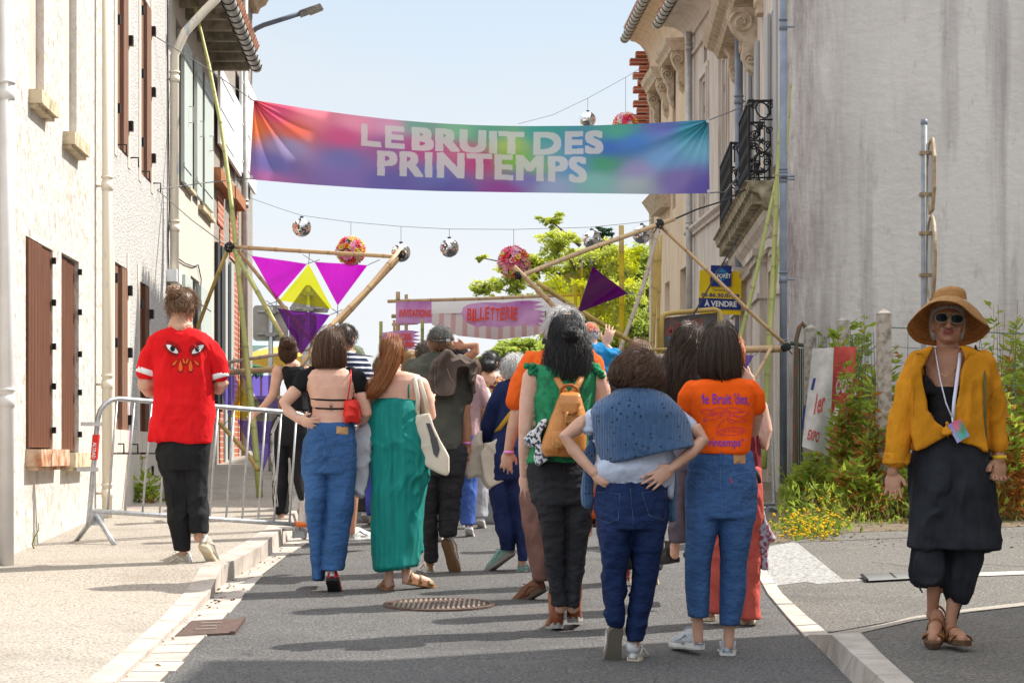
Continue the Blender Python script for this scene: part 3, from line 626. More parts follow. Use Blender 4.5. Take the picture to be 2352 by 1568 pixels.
vpipe(f, 401, 128, 1150, .08, .052, m_pipec, 'peeling cream drain pipe with swan neck up to the eave gutter', joints=(180, 522, 700, 900), top=[(.0, zE-.85, .10), (.02, zE-.62, .2), (.1, zE-.35, .42), (.12, zE-.2, .56), (.12, zE-.04, .60)])
vpipe(f, 562, -20, 1090, .12, .055, m_zinc, 'grey drain pipe at the far end of the brick panelled house', joints=(470, 800))
# little meter box and cable on the left wall
mbx = thing('meter_box', 'small white electric box on the wall beside the peeling cream pipe', 'meter box', f.pt(f.S(388, .05), zz(388, 648), .0))
d = MB(); f.box(d, f.S(382), f.S(394), zz(388, 650), zz(388, 622), .0, .12); obj('case', d, m_white, mbx)
cb = MB(); P_ = lambda x, y: f.pt(f.S(x, .02), f.z(x, y, .02), .02)
cb.tube([P_(388, 622), P_(386, 560), P_(389, 480), P_(387, 300), P_(385, 100), P_(384, -30)], .008, 5); cb.tube([P_(398, 585), P_(425, 605), P_(445, 612), P_(455, 608), P_(462, 640), P_(461, 660)], .008, 5)
solo('cable', cb, m_dark, 'thin black cable running up the cream facade past the meter box', 'cable')

# ================= RIGHT HOUSES =================
g1 = Fac(3.28, 25, .042, -1); e1 = 8.85
X2 = 3.28+.042*8.8; g2 = Fac(X2, 33.8, LM, -1); g3 = Fac(X2+LM*5.7, 39.5, LM, -1)
def gnd(fc, s_): return SL*fc.Yat(s_)
R1 = thing('house', 'cream townhouse with iron balconies, ground floor pilasters and a bare grey gable wall', 'house', V((3.28, 25, SL*25)), 'old houses along the street')
def rect(fc, xa, xb, ta, ba): return (min(fc.S(xa), fc.S(xb)), max(fc.S(xa), fc.S(xb)), fc.z(*ba), fc.z(*ta))
rA = rect(g1, 1792, 1764, (1778, 612), (1778, 1080)); rB = rect(g1, 1742, 1723, (1735, 645), (1735, 1060)); rC = rect(g1, 1784, 1772, (1776, 20), (1776, 400)); rD = rect(g1, 1739, 1727, (1730, 130), (1730, 450))
for r_ in (rA, rB): pass
top1 = 11.2
mb = MB(); rA = (rA[0], rA[1], gnd(g1, rA[0])-.1, rA[3]); rB = (rB[0], rB[1], gnd(g1, rB[0])-.1, rB[3]); g1.wall(mb, 0, e1, .3, top1, [rA, rB, rC, rD], .2, 14); obj('wall', mb, m_cream2, R1)
m_gable = M('weathered_grey_render', (.60, .57, .535), .97, (.42, .39, .37), 1.1, (1, 1, .3), bump=1.0, bs=9, bstretch=(1, 1, 1.3), lo=.50, hi=.82, dist=.012, detail=14)
def gable_paint():
    m = m_gable; t = m.node_tree; b = t.nodes['Principled BSDF']; old = b.inputs['Base Color'].links[0].from_socket; L = t.links.new
    tc = nd(m, 'ShaderNodeTexCoord'); sp = nd(m, 'ShaderNodeSeparateXYZ'); L(tc.outputs['Object'], sp.inputs[0])
    mr = nd(m, 'ShaderNodeMapRange'); mr.inputs[1].default_value = .95; mr.inputs[2].default_value = .05; L(sp.outputs['X'], mr.inputs[0])
    no = nd(m, 'ShaderNodeTexNoise'); no.inputs['Scale'].default_value = 3.2; no.inputs['Detail'].default_value = 10; no.inputs['Roughness'].default_value = .7; mp = nd(m, 'ShaderNodeMapping'); mp.inputs['Scale'].default_value = (2.0, 1, .28); L(tc.outputs['Object'], mp.inputs[0]); L(mp.outputs[0], no.inputs['Vector'])
    m2 = nd(m, 'ShaderNodeMapRange'); m2.inputs[1].default_value = .36; m2.inputs[2].default_value = .62; L(no.outputs['Fac'], m2.inputs[0])
    mu = nd(m, 'ShaderNodeMath', operation='MULTIPLY'); L(mr.outputs[0], mu.inputs[0]); L(m2.outputs[0], mu.inputs[1])
    m3 = nd(m, 'ShaderNodeMath', operation='MULTIPLY'); m3.inputs[1].default_value = .8; L(mu.outputs[0], m3.inputs[0])
    mi = nd(m, 'ShaderNodeMix', data_type='RGBA'); mi.inputs['B'].default_value = (.17, .11, .12, 1); L(m3.outputs[0], mi.inputs['Factor']); L(old, mi.inputs['A']); L(mi.outputs['Result'], b.inputs['Base Color'])
gable_paint(); stain(m_gable, (.30, .28, .27), .35, .50, .72, .55, (1, 1, .45)); stain(m_gable, (.66, .64, .60), .8, .55, .75, .5, (1, 1, .5)); stain(m_gable, (.20, .175, .175), 2.0, .52, .74, .6, (1.6, 1, .10)); stain(m_gable, (.15, .13, .13), 6, .60, .78, .5, (1, 1, .35)); stain(m_cream2, (.26, .22, .17), 1.6, .56, .78, .5, (1, 1, .2)); stain(m_tan, (.30, .25, .2), 1.6, .56, .78, .45, (1, 1, .2)); stain(m_plC, (.36, .29, .2), 1.8, .58, .8, .45, (1, 1, .2)); stain(m_plA, (.30, .21, .13), 5.5, .66, .73, .6, (1, 1, .6)); stain(m_plA, (.42, .37, .31), 1.2, .55, .75, .5, (1, 1, .5))
d = MB(); gd = V((.999, -.042, 0)).normalized(); a0 = V((3.30, 24.94, .2));
d.add([a0, a0+gd*14, a0+gd*14+V((0, 0, 11.5)), a0+V((0, 0, 11.5)), a0+V((0, .06, 0)), a0+gd*14+V((0, .06, 0)), a0+gd*14+V((0, .06, 11.5)), a0+V((0, .06, 11.5))], [(0, 1, 2, 3), (4, 7, 6, 5), (0, 3, 7, 4), (1, 5, 6, 2), (3, 2, 6, 7)])
obj('gable_wall', d, m_gable, R1); obj('roof', g1.tiled(0, e1, top1, .5, 2.5, 14), m_tile, R1)
m_panel = M('painted_door_panel', (.50, .40, .31), .8, (.42, .33, .25), 6); m_grey_sh = M('grey_louvre', (.40, .41, .41), .7)
for r_, nm in ((rA, 'door'), (rB, 'door'), (rC, 'window'), (rD, 'window')):
    d = MB(); g1.box(d, r_[0], r_[1], r_[2], r_[3], -.198, -.17); wo = obj(nm, d, m_panel if nm == 'door' else m_glass, R1)
    d = MB()
    for a_, b_ in ((r_[0], r_[0]+.12), (r_[1]-.12, r_[1])): g1.box(d, a_, b_, r_[2], r_[3], -.17, -.12)
    g1.box(d, r_[0]+.12, r_[1]-.12, r_[3]-.12, r_[3], -.17, -.12); obj('frame', d, m_grey_sh if nm == 'window' else m_panel, wo)
    if nm == 'window': d = MB(); g1.box(d, r_[0]-.45, r_[0]-.02, r_[2], r_[3], .01, .05); obj('shutter', d, m_grey_sh, wo); d = MB(); g1.box(d, r_[1]+.02, r_[1]+.45, r_[2], r_[3], .01, .05); obj('shutter', d, m_grey_sh, wo)
# pilasters
for xa, xb, yt_ in ((1762, 1745, 588), (1714, 1696, 632), (1800, 1795, 560)):
    a, b = g1.S(xa), g1.S(xb); a, b = min(a, b), max(a, b); zt = g1.z((xa+xb)/2, yt_); d = MB(); g1.box(d, a, b, gnd(g1, a)-.2, zt, -.02, .10); g1.box(d, a-.04, b+.04, zt-.62, zt-.55, -.02, .14); g1.box(d, a-.05, b+.05, zt-.14, zt-.06, -.02, .16); g1.box(d, a-.09, b+.09, zt-.06, zt+.04, -.02, .20); obj('pilaster', d, m_cream2, R1)
# arch lintels / string
mb = MB(); zl = g1.z(1760, 590); mould(g1, .0, e1, zl-.02, [(0, 0), (.07, 0), (.09, .05), (.12, .09), (0, .13)], mb); mould(g1, .0, e1, 4.35, [(0, 0), (.05, 0), (.08, .05), (.11, .08), (0, .12)], mb); obj('string_course', mb, m_cream2, R1)
# scroll consoles and carved pediment (upper right facade)
def spiral(mb, fc, s_, z, off, r, turns=1.6, th=.02, dirn=1, n=26, plane='side', sc=1):
    pts = []
    for i in range(n):
        t = i/(n-1); a = t*turns*2*math.pi; rr_ = r*(1-t*.85)
        if plane == 'side': pts.append(fc.pt(s_, z+math.sin(a)*rr_, off+math.cos(a)*rr_*dirn))
        else: pts.append(fc.pt(s_+math.cos(a)*rr_*dirn, z+math.sin(a)*rr_, off))
    mb.tube(pts, th, 6)
def console(fc, s_, z, w_, h, pr, par, m=m_trim):
    d = MB(); pf = [(0, 0), (pr*.95, 0), (pr, -h*.15), (pr*.8, -h*.32), (pr*.45, -h*.5), (pr*.5, -h*.7), (pr*.3, -h*.9), (0, -h)]
    a = [fc.pt(s_-w_/2, z+b_, o_) for o_, b_ in pf]; b = [fc.pt(s_+w_/2, z+b_, o_) for o_, b_ in pf]; n = len(pf)
    d.add(a+b, [tuple(range(n))[::-1], tuple(range(n, 2*n))]+[(i, (i+1) % n, n+(i+1) % n, n+i) for i in range(n)])
    spiral(d, fc, s_-w_/2-.01, z-h*.22, pr*.5, pr*.42, 1.7, .022); spiral(d, fc, s_-w_/2-.01, z-h*.78, pr*.22, pr*.2, 1.5, .018); obj('console', d, m, par)
console(g1, g1.S(1737), g1.z(1737, 22), .3, .95, .42, R1); console(g1, g1.S(1697)-.1, g1.z(1700, 55), .3, .95, .36, R1)
d = MB(); a, b = sorted((g1.S(1745), g1.S(1690))); zt = g1.z(1730, 20); mould(g1, a-.1, b, zt, [(0, 0), (.3, 0), (.36, .1), (.48, .16), (.55, .3), (0, .34)], d); g1.box(d, a-.1, b, zt+.34, zt+.9, 0, .1); obj('pediment', d, m_trim, R1)
for x, y in ((1752, 8), (1716, 112)):
    d = MB(); s_ = g1.S(x); z_ = g1.z(x, y); g1.box(d, s_-.15, s_+.15, z_-.16, z_+.16, 0, .09); spiral(d, g1, s_, z_, .10, .1, 1.5, .025, 1, 22, 'front'); obj('rosette', d, m_trim, R1)
d = MB(); g1.box(d, -.03, .14, 5.2, top1, 0, .05); obj('corner_strip', d, m_cream2, R1)
# balcony
bl = MB(); zb = 4.82; n = 24
prof2 = [(.0, -.36), (.10, -.36), (.16, -.30), (.22, -.16), (.34, -.12), (.36, -.02), (.40, 0), (0, 0)]
def slab(s0, s1):
    a = MB(); mould(g1, s0, s1, zb, prof2, a); k = s0+.1
    while k < s1-.1:
        g1.box(a, k, k+.1, zb-.28, zb-.121, .1, .30); k += .24
    return a
bo = obj('balcony_slab', slab(.95, 8.2), m_stain, R1, False)
d = MB(); mould(g1, 1.0, 8.1, zb-.62, [(0, 0), (.04, 0), (.07, .08), (.14, .16), (.17, .24), (0, .255)], d); obj('balcony_moulding', d, m_cream2, R1)
def railing(s0, s1, nm):
    z0, z1 = zb+.03, zb+1.02; o = .34; r_ = obj('balcony_railing', (lambda d: (g1.box(d, s0, s1, z1-.03, z1, o-.02, o+.02), g1.box(d, s0, s0+.03, z1-.03, z1, 0, o), g1.box(d, s1-.03, s1, z1-.03, z1, 0, o), g1.box(d, s0, s1, z0, z0+.02, o-.012, o+.012), g1.box(d, s0, s0+.02, z0, z0+.02, 0, o), g1.box(d, s0-.004, s0+.024, z0, z1, o-.014, o+.014), g1.box(d, s1-.024, s1+.004, z0, z1, o-.014, o+.014), d)[-1])(MB()), m_iron, R1)
    for side in (s0+.012, s1-.012):
        d = MB()
        T = lambda pts, th=.011: d.tube([g1.pt(side, z0+b_, a_*o) for a_, b_ in pts], th, 5)
        T([(.02, 0), (.02, 1)], .012); T([(.98, 0), (.98, 1)], .014); T([(.02, .74), (.6, .74)], .012); T([(.25, 0), (.25, .28), (.1, .28)]); T([(.8, 0), (.8, .28), (.62, .32)]); T([(.2, 1), (.2, .8), (.35, .8)]); T([(.85, 1), (.85, .7)])
        for cz, cy, rr_, dr in ((.91, .22, .045, 1), (.91, .82, .045, -1), (.6, .25, .05, -1), (.55, .78, .055, 1), (.42, .3, .05, 1), (.4, .8, .05, -1), (.2, .35, .05, -1), (.14, .75, .05, 1), (.3, .55, .045, 1)):
            spiral(d, g1, side, z0+cz, cy*o, rr_, 1.5, .010, dr)
        T([(.5+.3*math.sin(t*.5), .5+.17*math.cos(t*.5)) for t in range(14)]); T([(.5+.25*math.sin(t*.5+.3), .86+.1*math.cos(t*.5)) for t in range(14)]); T([(.5+.28*math.sin(t*.5), .2+.13*math.cos(t*.5)) for t in range(14)])
        for cz, cy in ((.66, .55), (.47, .55), (.3, .3), (.1, .5)):
            for k in range(6): a_ = k*math.pi/3; d.tube([g1.pt(side, z0+cz, cy*o), g1.pt(side, z0+cz+math.sin(a_)*.05, cy*o+math.cos(a_)*.05)], [.018, .006], 5)
        obj('scrollwork', d, m_iron, r_)
    d = MB(); k = s0+.06
    while k < s1:
        d.tube([g1.pt(k, z0, o), g1.pt(k, z1, o)], .010, 4)
        for zc in (.15, .38, .62, .86): spiral(d, g1, k+.05, z0+zc, o, .055, 1.3, .011, 1 if int(zc*10) % 2 else -1, 14, 'front')
        k += .115
    obj('front_bars', d, m_iron, r_)
railing(1.0, 2.75, 'a'); railing(4.55, 7.1, 'b')
# R2
def wall_rows(fc): pass
R2 = thing('house', 'cream house with pointed niches and moulded window surrounds, second on the right', 'house', g2.pt(0, gnd(g2, 0)), 'old houses along the street')
L2 = 5.7; z2t = 8.85
q1 = rect(g2, 1670, 1658, (1664, 133), (1664, 470)); q2 = rect(g2, 1624, 1613, (1620, 183), (1620, 500)); q3 = rect(g2, 1676, 1658, (1668, 600), (1668, 1050)); n1 = rect(g2, 1670, 1662, (1666, 45), (1666, 76)); n2 = rect(g2, 1624, 1617, (1620, 108), (1620, 143))
mb = MB(); g2.wall(mb, 0, L2-.004, .8, z2t+.4, [q1, q2, q3, n1, n2], .16, 8); obj('wall', mb, m_tan, R2)
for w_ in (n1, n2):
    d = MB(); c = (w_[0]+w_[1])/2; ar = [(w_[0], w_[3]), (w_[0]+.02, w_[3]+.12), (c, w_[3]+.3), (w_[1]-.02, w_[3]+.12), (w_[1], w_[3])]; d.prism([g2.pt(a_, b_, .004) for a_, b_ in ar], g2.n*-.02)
    g2.box(d, w_[0], w_[1], w_[2], w_[3], -.15, -.10); obj('pointed_niche', d, M('niche_dark_wood', (.20, .15, .12), .9), R2)  # same dark brown for the niche back and its flat pointed head
for w_ in (q1, q2, q3):
    d = MB(); g2.box(d, w_[0], w_[1], w_[2], w_[3], -.158, -.12); wo = obj('window', d, m_grey_sh, R2)
    if w_ is q3: continue
    fr = MB()
    for e_, o_ in ((.16, .05), (.26, .03)):
        g2.box(fr, w_[0]-e_, w_[0]-e_+.08, w_[2], w_[3]+e_-.002, -.01, o_); g2.box(fr, w_[1]+e_-.08, w_[1]+e_, w_[2], w_[3]+e_-.002, -.01, o_); g2.box(fr, w_[0]-e_+.081, w_[1]+e_-.081, w_[3]+e_-.08, w_[3]+e_, -.01, o_)
    obj('surround', fr, m_cream2, R2)
    h = MB()
    for t in (.12, .78): g2.box(h, w_[1]-.45, w_[1]-.1, w_[2]+(w_[3]-w_[2])*t, w_[2]+(w_[3]-w_[2])*t+.12, -.12, -.02)
    obj('hinges', h, m_iron, wo)
mb = MB(); mould(g2, 0, L2, z2t+.0, [(0, 0), (.05, 0), (.07, .04), (0, .07)], mb); cove = [(0, .38)]+[(.05+.42*(1-math.cos(t*math.pi/12)), .38+.30*math.sin(t*math.pi/12)) for t in range(7)]+[(.5, .72), (0, .72)]
mould(g2, 0, L2, z2t, cove, mb); mould(g2, 0, L2, g2.z(1596, 540), [(0, 0), (.05, 0), (.06, .05), (.12, .10), (.12, .15), (0, .24)], (sc2 := MB())); obj('string_course', sc2, m_tan, R2); obj('cornice', mb, m_tan, R2)
obj('roof', g2.tiled(0, L2, z2t+.85, .6, 2.2, 8), m_tile, R2); gutter(g2, -.1, L2+.15, z2t+.75, .60, .09, m_zinc, R2)
h = MB()
for k in range(12): s_ = .3+k*.48; h.tube([g2.pt(s_, z2t+.78, .58), g2.pt(s_, z2t+.66, .12)], .012, 4)
obj('gutter_stays', h, m_iron, R2)
vpipe(g1, 1697, 25, 1080, .10, .062, m_pipeg, 'dark blue grey drain pipe between the two cream houses on the right', joints=(232, 560))
vpipe(g2, 1583, 74, 1070, .10, .062, m_zinc, 'pale grey drain pipe beside the yellow sale board', joints=(110, 520))
vpipe(g1, 1799, -40, 1110, .12, .042, m_pipeg, 'tall blue grey drain pipe on the corner of the grey gable', joints=(60, 403, 410, 640, 795))
# R3
R3 = thing('house', 'ochre house with scroll consoles over its windows and broken brick toothing at its end', 'house', g3.pt(0, gnd(g3, 0)), 'old houses along the street')
L3 = g3.S(1497); z3t = 9.75
p1 = rect(g3, 1577, 1562, (1570, 615), (1570, 1040)); p2 = rect(g3, 1538, 1527, (1532, 648), (1532, 1020)); p3 = rect(g3, 1552, 1545, (1548, 160), (1548, 480)); p4 = rect(g3, 1518, 1512, (1515, 230), (1515, 500))
mb = MB(); g3.wall(mb, 0, L3, .8, z3t+.5, [p1, p2, p3, p4], .16, 8); obj('wall', mb, m_tan2, R3); obj('roof', g3.tiled(0, L3, z3t+.95, .6, 2.2, 8), m_tile, R3); gutter(g3, 0, L3+.25, z3t+.85, .58, .1, m_zinc, R3)
h = MB()
for k in range(13): s_ = .3+k*.48; h.tube([g3.pt(s_, z3t+.86, .56), g3.pt(s_, z3t+.74, .1)], .012, 4)
obj('gutter_stays', h, m_iron, R3)
mb = MB(); cove = [(0, 0)]+[(.05+.42*(1-math.cos(t*math.pi/12)), .1+.65*math.sin(t*math.pi/12)) for t in range(7)]+[(.5, .82), (0, .82)]; mould(g3, 0, L3, z3t, cove, mb); obj('cornice', mb, m_tan2, R3)
for w_ in (p1, p2, p3, p4):
    d = MB(); g3.box(d, w_[0], w_[1], w_[2], w_[3], -.158, -.12); wo = obj('window', d, m_white if w_ is p2 else m_grey_sh, R3)
for x, y, y2 in ((1570, 108, 150), (1534, 172, 215)):
    s_ = g3.S(x); z_ = g3.z(x, y); d = MB(); mould(g3, s_-.15, s_+1.75, z_-.1, [(0, 0), (.26, 0), (.29, .08), (.35, .14), (.38, .24), (0, .26)], d); obj('window_hood', d, m_trim, R3)
    console(g3, s_, z_-.1, .24, .8, .25, R3); console(g3, s_+1.6, z_-.1, .24, .8, .25, R3)
d = MB(); s_ = g3.S(1532); mould(g3, s_-.6, s_+1.2, g3.z(1535, 480), [(0, 0), (.2, 0), (.3, .16), (.4, .3), (0, .34)], d); obj('sill', d, m_trim, R3)
tb = MB(); zt = z3t+.6
for k in range(17):
    ln = .30+.14*(k % 2)+random.uniform(-.05, .05); zc = zt-.12-k*.155; g3.box(tb, L3+.004, L3+.25, zc-.07, zc+.055, .12-.0, .12+ln-.12)
for k in range(17): zc = zt-.12-k*.155; g3.box(tb, L3+.004, L3+.24, zc-.085, zc+.07, -.3, .118)
obj('brick_toothing', tb, m_brick, R3)
cq = MB(); g3.box(cq, L3-.4, L3+.003, 1.3, z3t, -.1, .06); obj('corner_pilaster', cq, m_trim, R3)
# house out of the frame on the right whose shade lies on the corner
N1 = thing('house', 'house beside the camera whose shade falls on the corner pavement', 'house', V((5.4, 12.9, .4)))
d = MB(); d.box((9.6, 7.0, 3.9), (8.4, 12.1, 8.6)); obj('wall', d, m_cream2, N1)
d = MB(); d.prism([V((5.1, .7, 8.2)), V((14.1, .7, 8.2)), V((9.6, .7, 10.4))], V((0, 12.6, 0))); obj('roof', d, m_tile, N1)
# ================= BANNER, GARLANDS, BAMBOO, SIGNS =================
def s2l(c): return tuple(((x/255+.055)/1.055)**2.4 if x > 10 else x/255/12.92 for x in c)
def interp(pts, x):
    for (a, b), (c, d) in zip(pts, pts[1:]):
        if x <= c: return b+(d-b)*(x-a)/(c-a)
    return pts[-1][1]
TOP = [(583, 230), (700, 249), (800, 263), (900, 275), (1000, 283), (1100, 288), (1200, 290), (1350, 289), (1500, 283), (1628, 275)]
BOT = [(573, 412), (700, 423), (850, 433), (1000, 439), (1176, 442), (1350, 444), (1500, 446), (1630, 444)]
def sm(pts, x):
    return (interp(pts, x-25)+interp(pts, x)+interp(pts, x+25))/3 if pts[0][0]+25 < x < pts[-1][0]-25 else interp(pts, x)
def bpt(u, v, off=0):     # v from the top
    xt = 583+1045*u; xb = 573+1057*u; x = xt+(xb-xt)*v; y = sm(TOP, xt)*(1-v)+sm(BOT, xb)*v
    Y = 24.2+.8*u+.035*math.sin(u*9+v*2.5)+.02*math.sin(u*23-v*6)*math.exp(-((u-.5)**2)*6)
    dr = math.hypot(1-u, v*.17); Y += .05*math.sin(math.atan2(v*.17, 1-u+.001)*14)*max(0, .35-dr)/.35; dl = math.hypot(u, v*.17); Y += .04*math.sin(math.atan2(v*.17, u+.001)*14)*max(0, .3-dl)/.3
    return P(x, y, Y-off)
BC = [(0, 0, (215, 70, 85)), (0, .3, (236, 112, 52)), (.09, .32, (228, 90, 66)), (.05, .12, (215, 70, 120)), (.13, .06, (250, 130, 150)), (.22, .1, (255, 150, 185)), (.3, .08, (230, 150, 190)), (.2, .3, (215, 70, 130)), (.3, .4, (150, 80, 150)), (.08, .52, (150, 140, 195)), (.05, .78, (92, 90, 170)), (.04, .98, (175, 90, 160)), (.2, .62, (110, 105, 180)), (.2, .9, (120, 95, 175)), (.36, .06, (110, 170, 150)), (.45, .1, (120, 195, 150)), (.37, .35, (190, 60, 130)), (.46, .4, (205, 90, 130)), (.52, .12, (80, 165, 135)), (.5, .55, (190, 50, 120)), (.56, .3, (170, 200, 90)), (.57, .5, (120, 190, 60)), (.62, .6, (120, 180, 120)), (.64, .12, (50, 160, 150)), (.66, .35, (90, 160, 170)), (.7, .3, (60, 130, 200)), (.78, .34, (45, 95, 190)), (.83, .26, (50, 110, 200)), (.8, .1, (65, 170, 140)), (.9, .06, (95, 105, 190)), (.96, .15, (50, 150, 170)), (.97, .35, (110, 185, 215)), (.9, .5, (105, 160, 215)), (.84, .66, (150, 140, 195)), (.84, .85, (165, 180, 185)), (.75, .82, (120, 185, 175)), (.93, .82, (120, 100, 175)), (.99, .92, (78, 66, 160)), (.66, .9, (150, 170, 210)), (.6, .8, (120, 110, 190)), (.55, .97, (140, 50, 140)), (.4, .8, (95, 100, 180)), (.3, .92, (92, 84, 168)), (.77, .56, (60, 155, 110)), (.7, .6, (80, 140, 205)), (.44, .95, (85, 80, 165))]
def bcol(u, v, white=0):
    W = 0; c = [0, 0, 0]
    for a, b, k in BC:
        d = ((u-a)*1.55)**2+((v-b)*.42)**2; w_ = 1/(d+.0012)**2; W += w_
        for i in range(3): c[i] += w_*k[i]
    c = [x/W for x in c]; c = [x+(255-x)*white for x in c]; return s2l(c)
def setcol(me, cols, key='col'):
    a = me.color_attributes.new(key, 'FLOAT_COLOR', 'POINT'); a.data.foreach_set('color', np.array([(*c, 1) for c in cols], np.float32).ravel())
m_ban = attrmat('printed_banner', 'col', .55, .42)
def tmask(word, W=900, H=200, dil=5, xf=2, sp=1.06):
    v, f_, _ = textpoly(word, 0, 0, sp); Mk = np.zeros((H, W), bool); v = v*np.array([W-1-4*dil, H-1-2*dil])+np.array([2*dil, dil]); yy, xx = np.mgrid[0:H, 0:W]
    for q in f_:
        for k in range(1, len(q)-1):
            a, b, c = v[q[0]], v[q[k]], v[q[k+1]]; x0, x1 = int(min(a[0], b[0], c[0])), int(max(a[0], b[0], c[0]))+2; y0, y1 = int(min(a[1], b[1], c[1])), int(max(a[1], b[1], c[1]))+2; X, Y_ = xx[y0:y1, x0:x1], yy[y0:y1, x0:x1]
            e = [(p[0]-o_[0])*(Y_-o_[1])-(p[1]-o_[1])*(X-o_[0]) for o_, p in ((a, b), (b, c), (c, a))]; Mk[y0:y1, x0:x1] |= ((e[0] >= 0) & (e[1] >= 0) & (e[2] >= 0)) | ((e[0] <= 0) & (e[1] <= 0) & (e[2] <= 0))
    o = Mk.copy()
    for dx in range(-int(dil*xf), int(dil*xf)+1):
        for dy in range(-dil, dil+1): o |= np.roll(np.roll(Mk, dx, 1), dy, 0)
    return o
WD = [(tmask(w_, dil=d_, xf=1.0 if d_ == 8 else 1.6, sp=1.14 if d_ == 8 else 1.1), x, l) for w_, d_, x, l in (('LE', 13, (829, 930), (284, 291, 343, 335)), ('BRUIT', 11, (944, 1206), (292, 304, 356, 346)), ('DES', 13, (1224, 1387), (303, 299, 354, 357)), ('PRINTEMPS', 8, (862, 1353), (345, 360, 421, 404)))]
def isletter(u, v):
    x = 583+1045*u+v*(-10+12*u); y = sm(TOP, x)*(1-v)+sm(BOT, x)*v
    for Mk, (x0, x1), (l0, l1, l2, l3) in WD:
        a = (x-x0)/(x1-x0); t, b = l0+(l1-l0)*a, l3+(l2-l3)*a
        if 0 <= a < 1 and t < y < b: return Mk[int((b-y)/(b-t)*Mk.shape[0]), int(a*Mk.shape[1])]
    return False
bn = MB(); NU, NV = 900, 130; bn.grid(lambda u, v: bpt(u, v), NU, NV)
B_ = thing('banner', 'wide rainbow coloured festival banner hung across the street', 'banner', P(1100, 445, 24.6))
o = obj('cloth', bn, m_ban, B_, True); cg = np.array([[bcol(i/75, j/20, .15) for i in range(76)] for j in range(21)]); cols = []
for j in range(NV+1):
    for i in range(NU+1):
        a, b = min(i/NU*75, 74.999), min(j/NV*20, 19.999); i0, j0 = int(a), int(b); a -= i0; b -= j0; c = (cg[j0, i0]*(1-a)+cg[j0, i0+1]*a)*(1-b)+(cg[j0+1, i0]*(1-a)+cg[j0+1, i0+1]*a)*b
        cols.append(tuple(c*.25+np.array([.76, .74, .72])*.75) if isletter(i/NU, j/NV) else tuple(c))
setcol(o.data, cols)
d = MB()
for u, v in ((.004, .02), (.998, .02), (.004, .97), (.998, .97)):
    p = bpt(u, v, .008); d.tube([p, p+V((0, .004, 0))], .022, 12)
eye = obj('eyelets', d, m_galv, B_)
m_wire = M('thin_wire', (.20, .20, .21), .7); m_rope = M('black_rope', (.03, .03, .035), .8)
def wire(pts, r, label, m=m_wire, grp=None, sag=0):
    d = MB(); d.tube(pts, r, 5); return solo('rope', d, m, label, 'rope', grp)
wire([f.pt(f.S(352, 0), zz(352, 80), -.01), P(480, 160, 24.1), P(583, 232, 24.18)], .006, 'thin cord from the white roughcast wall to the upper left corner of the banner')
wire([f.pt(f.S(361), zz(361, 435), -.01), P(470, 420, 24.1), P(575, 410, 24.2)], .006, 'thin cord holding the lower left corner of the banner')
wire([P(1628, 276, 25.0), P(1680, 256, 25.5), g1.pt(1.0, CH+(HZ-238)*26/F, .33)], .008, 'cord from the upper right corner of the banner to the near balcony rail')
wire([P(1629, 443, 25.0), P(1665, 441, 26), g1.pt(2.6, zb+.3, .35)], .008, 'cord from the lower right corner of the banner to the balcony')
wire([P(1515, 518, 23), P(1600, 481, 24), P(1660, 462, 25), P(1712, 436, 26.5), g1.pt(1.5, zb+.5, .33)], .011, 'thick black rope from the top of the right bamboo frame up to the balcony', m_rope)
wire([P(1695, 545, 24), P(1640, 640, 23.6), P(1560, 780, 23), P(1540, 815, 22.8)], .010, 'dark rope slanting down behind the right bamboo frame', m_rope)
wire([f.pt(f.S(361), zz(361, 436), 0), P(440, 505, 23), P(522, 566, 22)], .006, 'thin cord from the roughcast wall down to the knot of the left bamboo frame')
# garland
m_mir = M('mirror_tiles', (.86, .88, .90), .04, metal=1.0); m_core = M('mirror_ball_core', (.40, .40, .42), .5)
def mirror_ball(x, y, r, Y, label):
    c = P(x, y, Y); R_ = r*Y/F; t = thing('mirror_ball', label, 'mirror ball', c-V((0, 0, R_)), 'mirror balls on the garlands'); d = MB(); d.ell(c, (R_*.97,)*3, 24, 14); obj('core', d, m_core, t, True)
    d = MB(); n = 17
    for k in range(n):
        th0, th1 = math.pi*(k+.06)/n, math.pi*(k+.94)/n; thm = (th0+th1)/2; m_ = max(4, int(2*n*math.sin(thm)))
        for i in range(m_):
            a0, a1 = 2*math.pi*(i+.05)/m_, 2*math.pi*(i+.95)/m_; am = (a0+a1)/2; nn = V((math.sin(thm)*math.cos(am), math.sin(thm)*math.sin(am), math.cos(thm)))
            q = [V((math.sin(t_)*math.cos(a_), math.sin(t_)*math.sin(a_), math.cos(t_)))*R_ for t_, a_ in ((th0, a0), (th0, a1), (th1, a1), (th1, a0))]
            ax = V((random.gauss(0, 1), random.gauss(0, 1), random.gauss(0, 1))).normalized(); T = Matrix.Rotation(random.gauss(0, .07), 3, ax); ctr = nn*R_
            d.add([c+ctr+T@(p-ctr) for p in q], [(0, 3, 2, 1)])
    obj('mirror_tiles', d, m_mir, t); d = MB(); d.tube([c+V((0, 0, R_*.9)), c+V((0, 0, R_*1.12))], .03, 8); obj('cap', d, m_iron, t)
    return c+V((0, 0, R_*1.12))
m_pet = attrmat('flower_petals', 'col', .8, .25)
PC = [(240, 130, 170), (240, 150, 190), (225, 90, 140), (250, 215, 60), (250, 240, 235), (235, 70, 80), (240, 120, 50), (235, 165, 205), (250, 190, 200), (225, 60, 90), (250, 225, 90)]
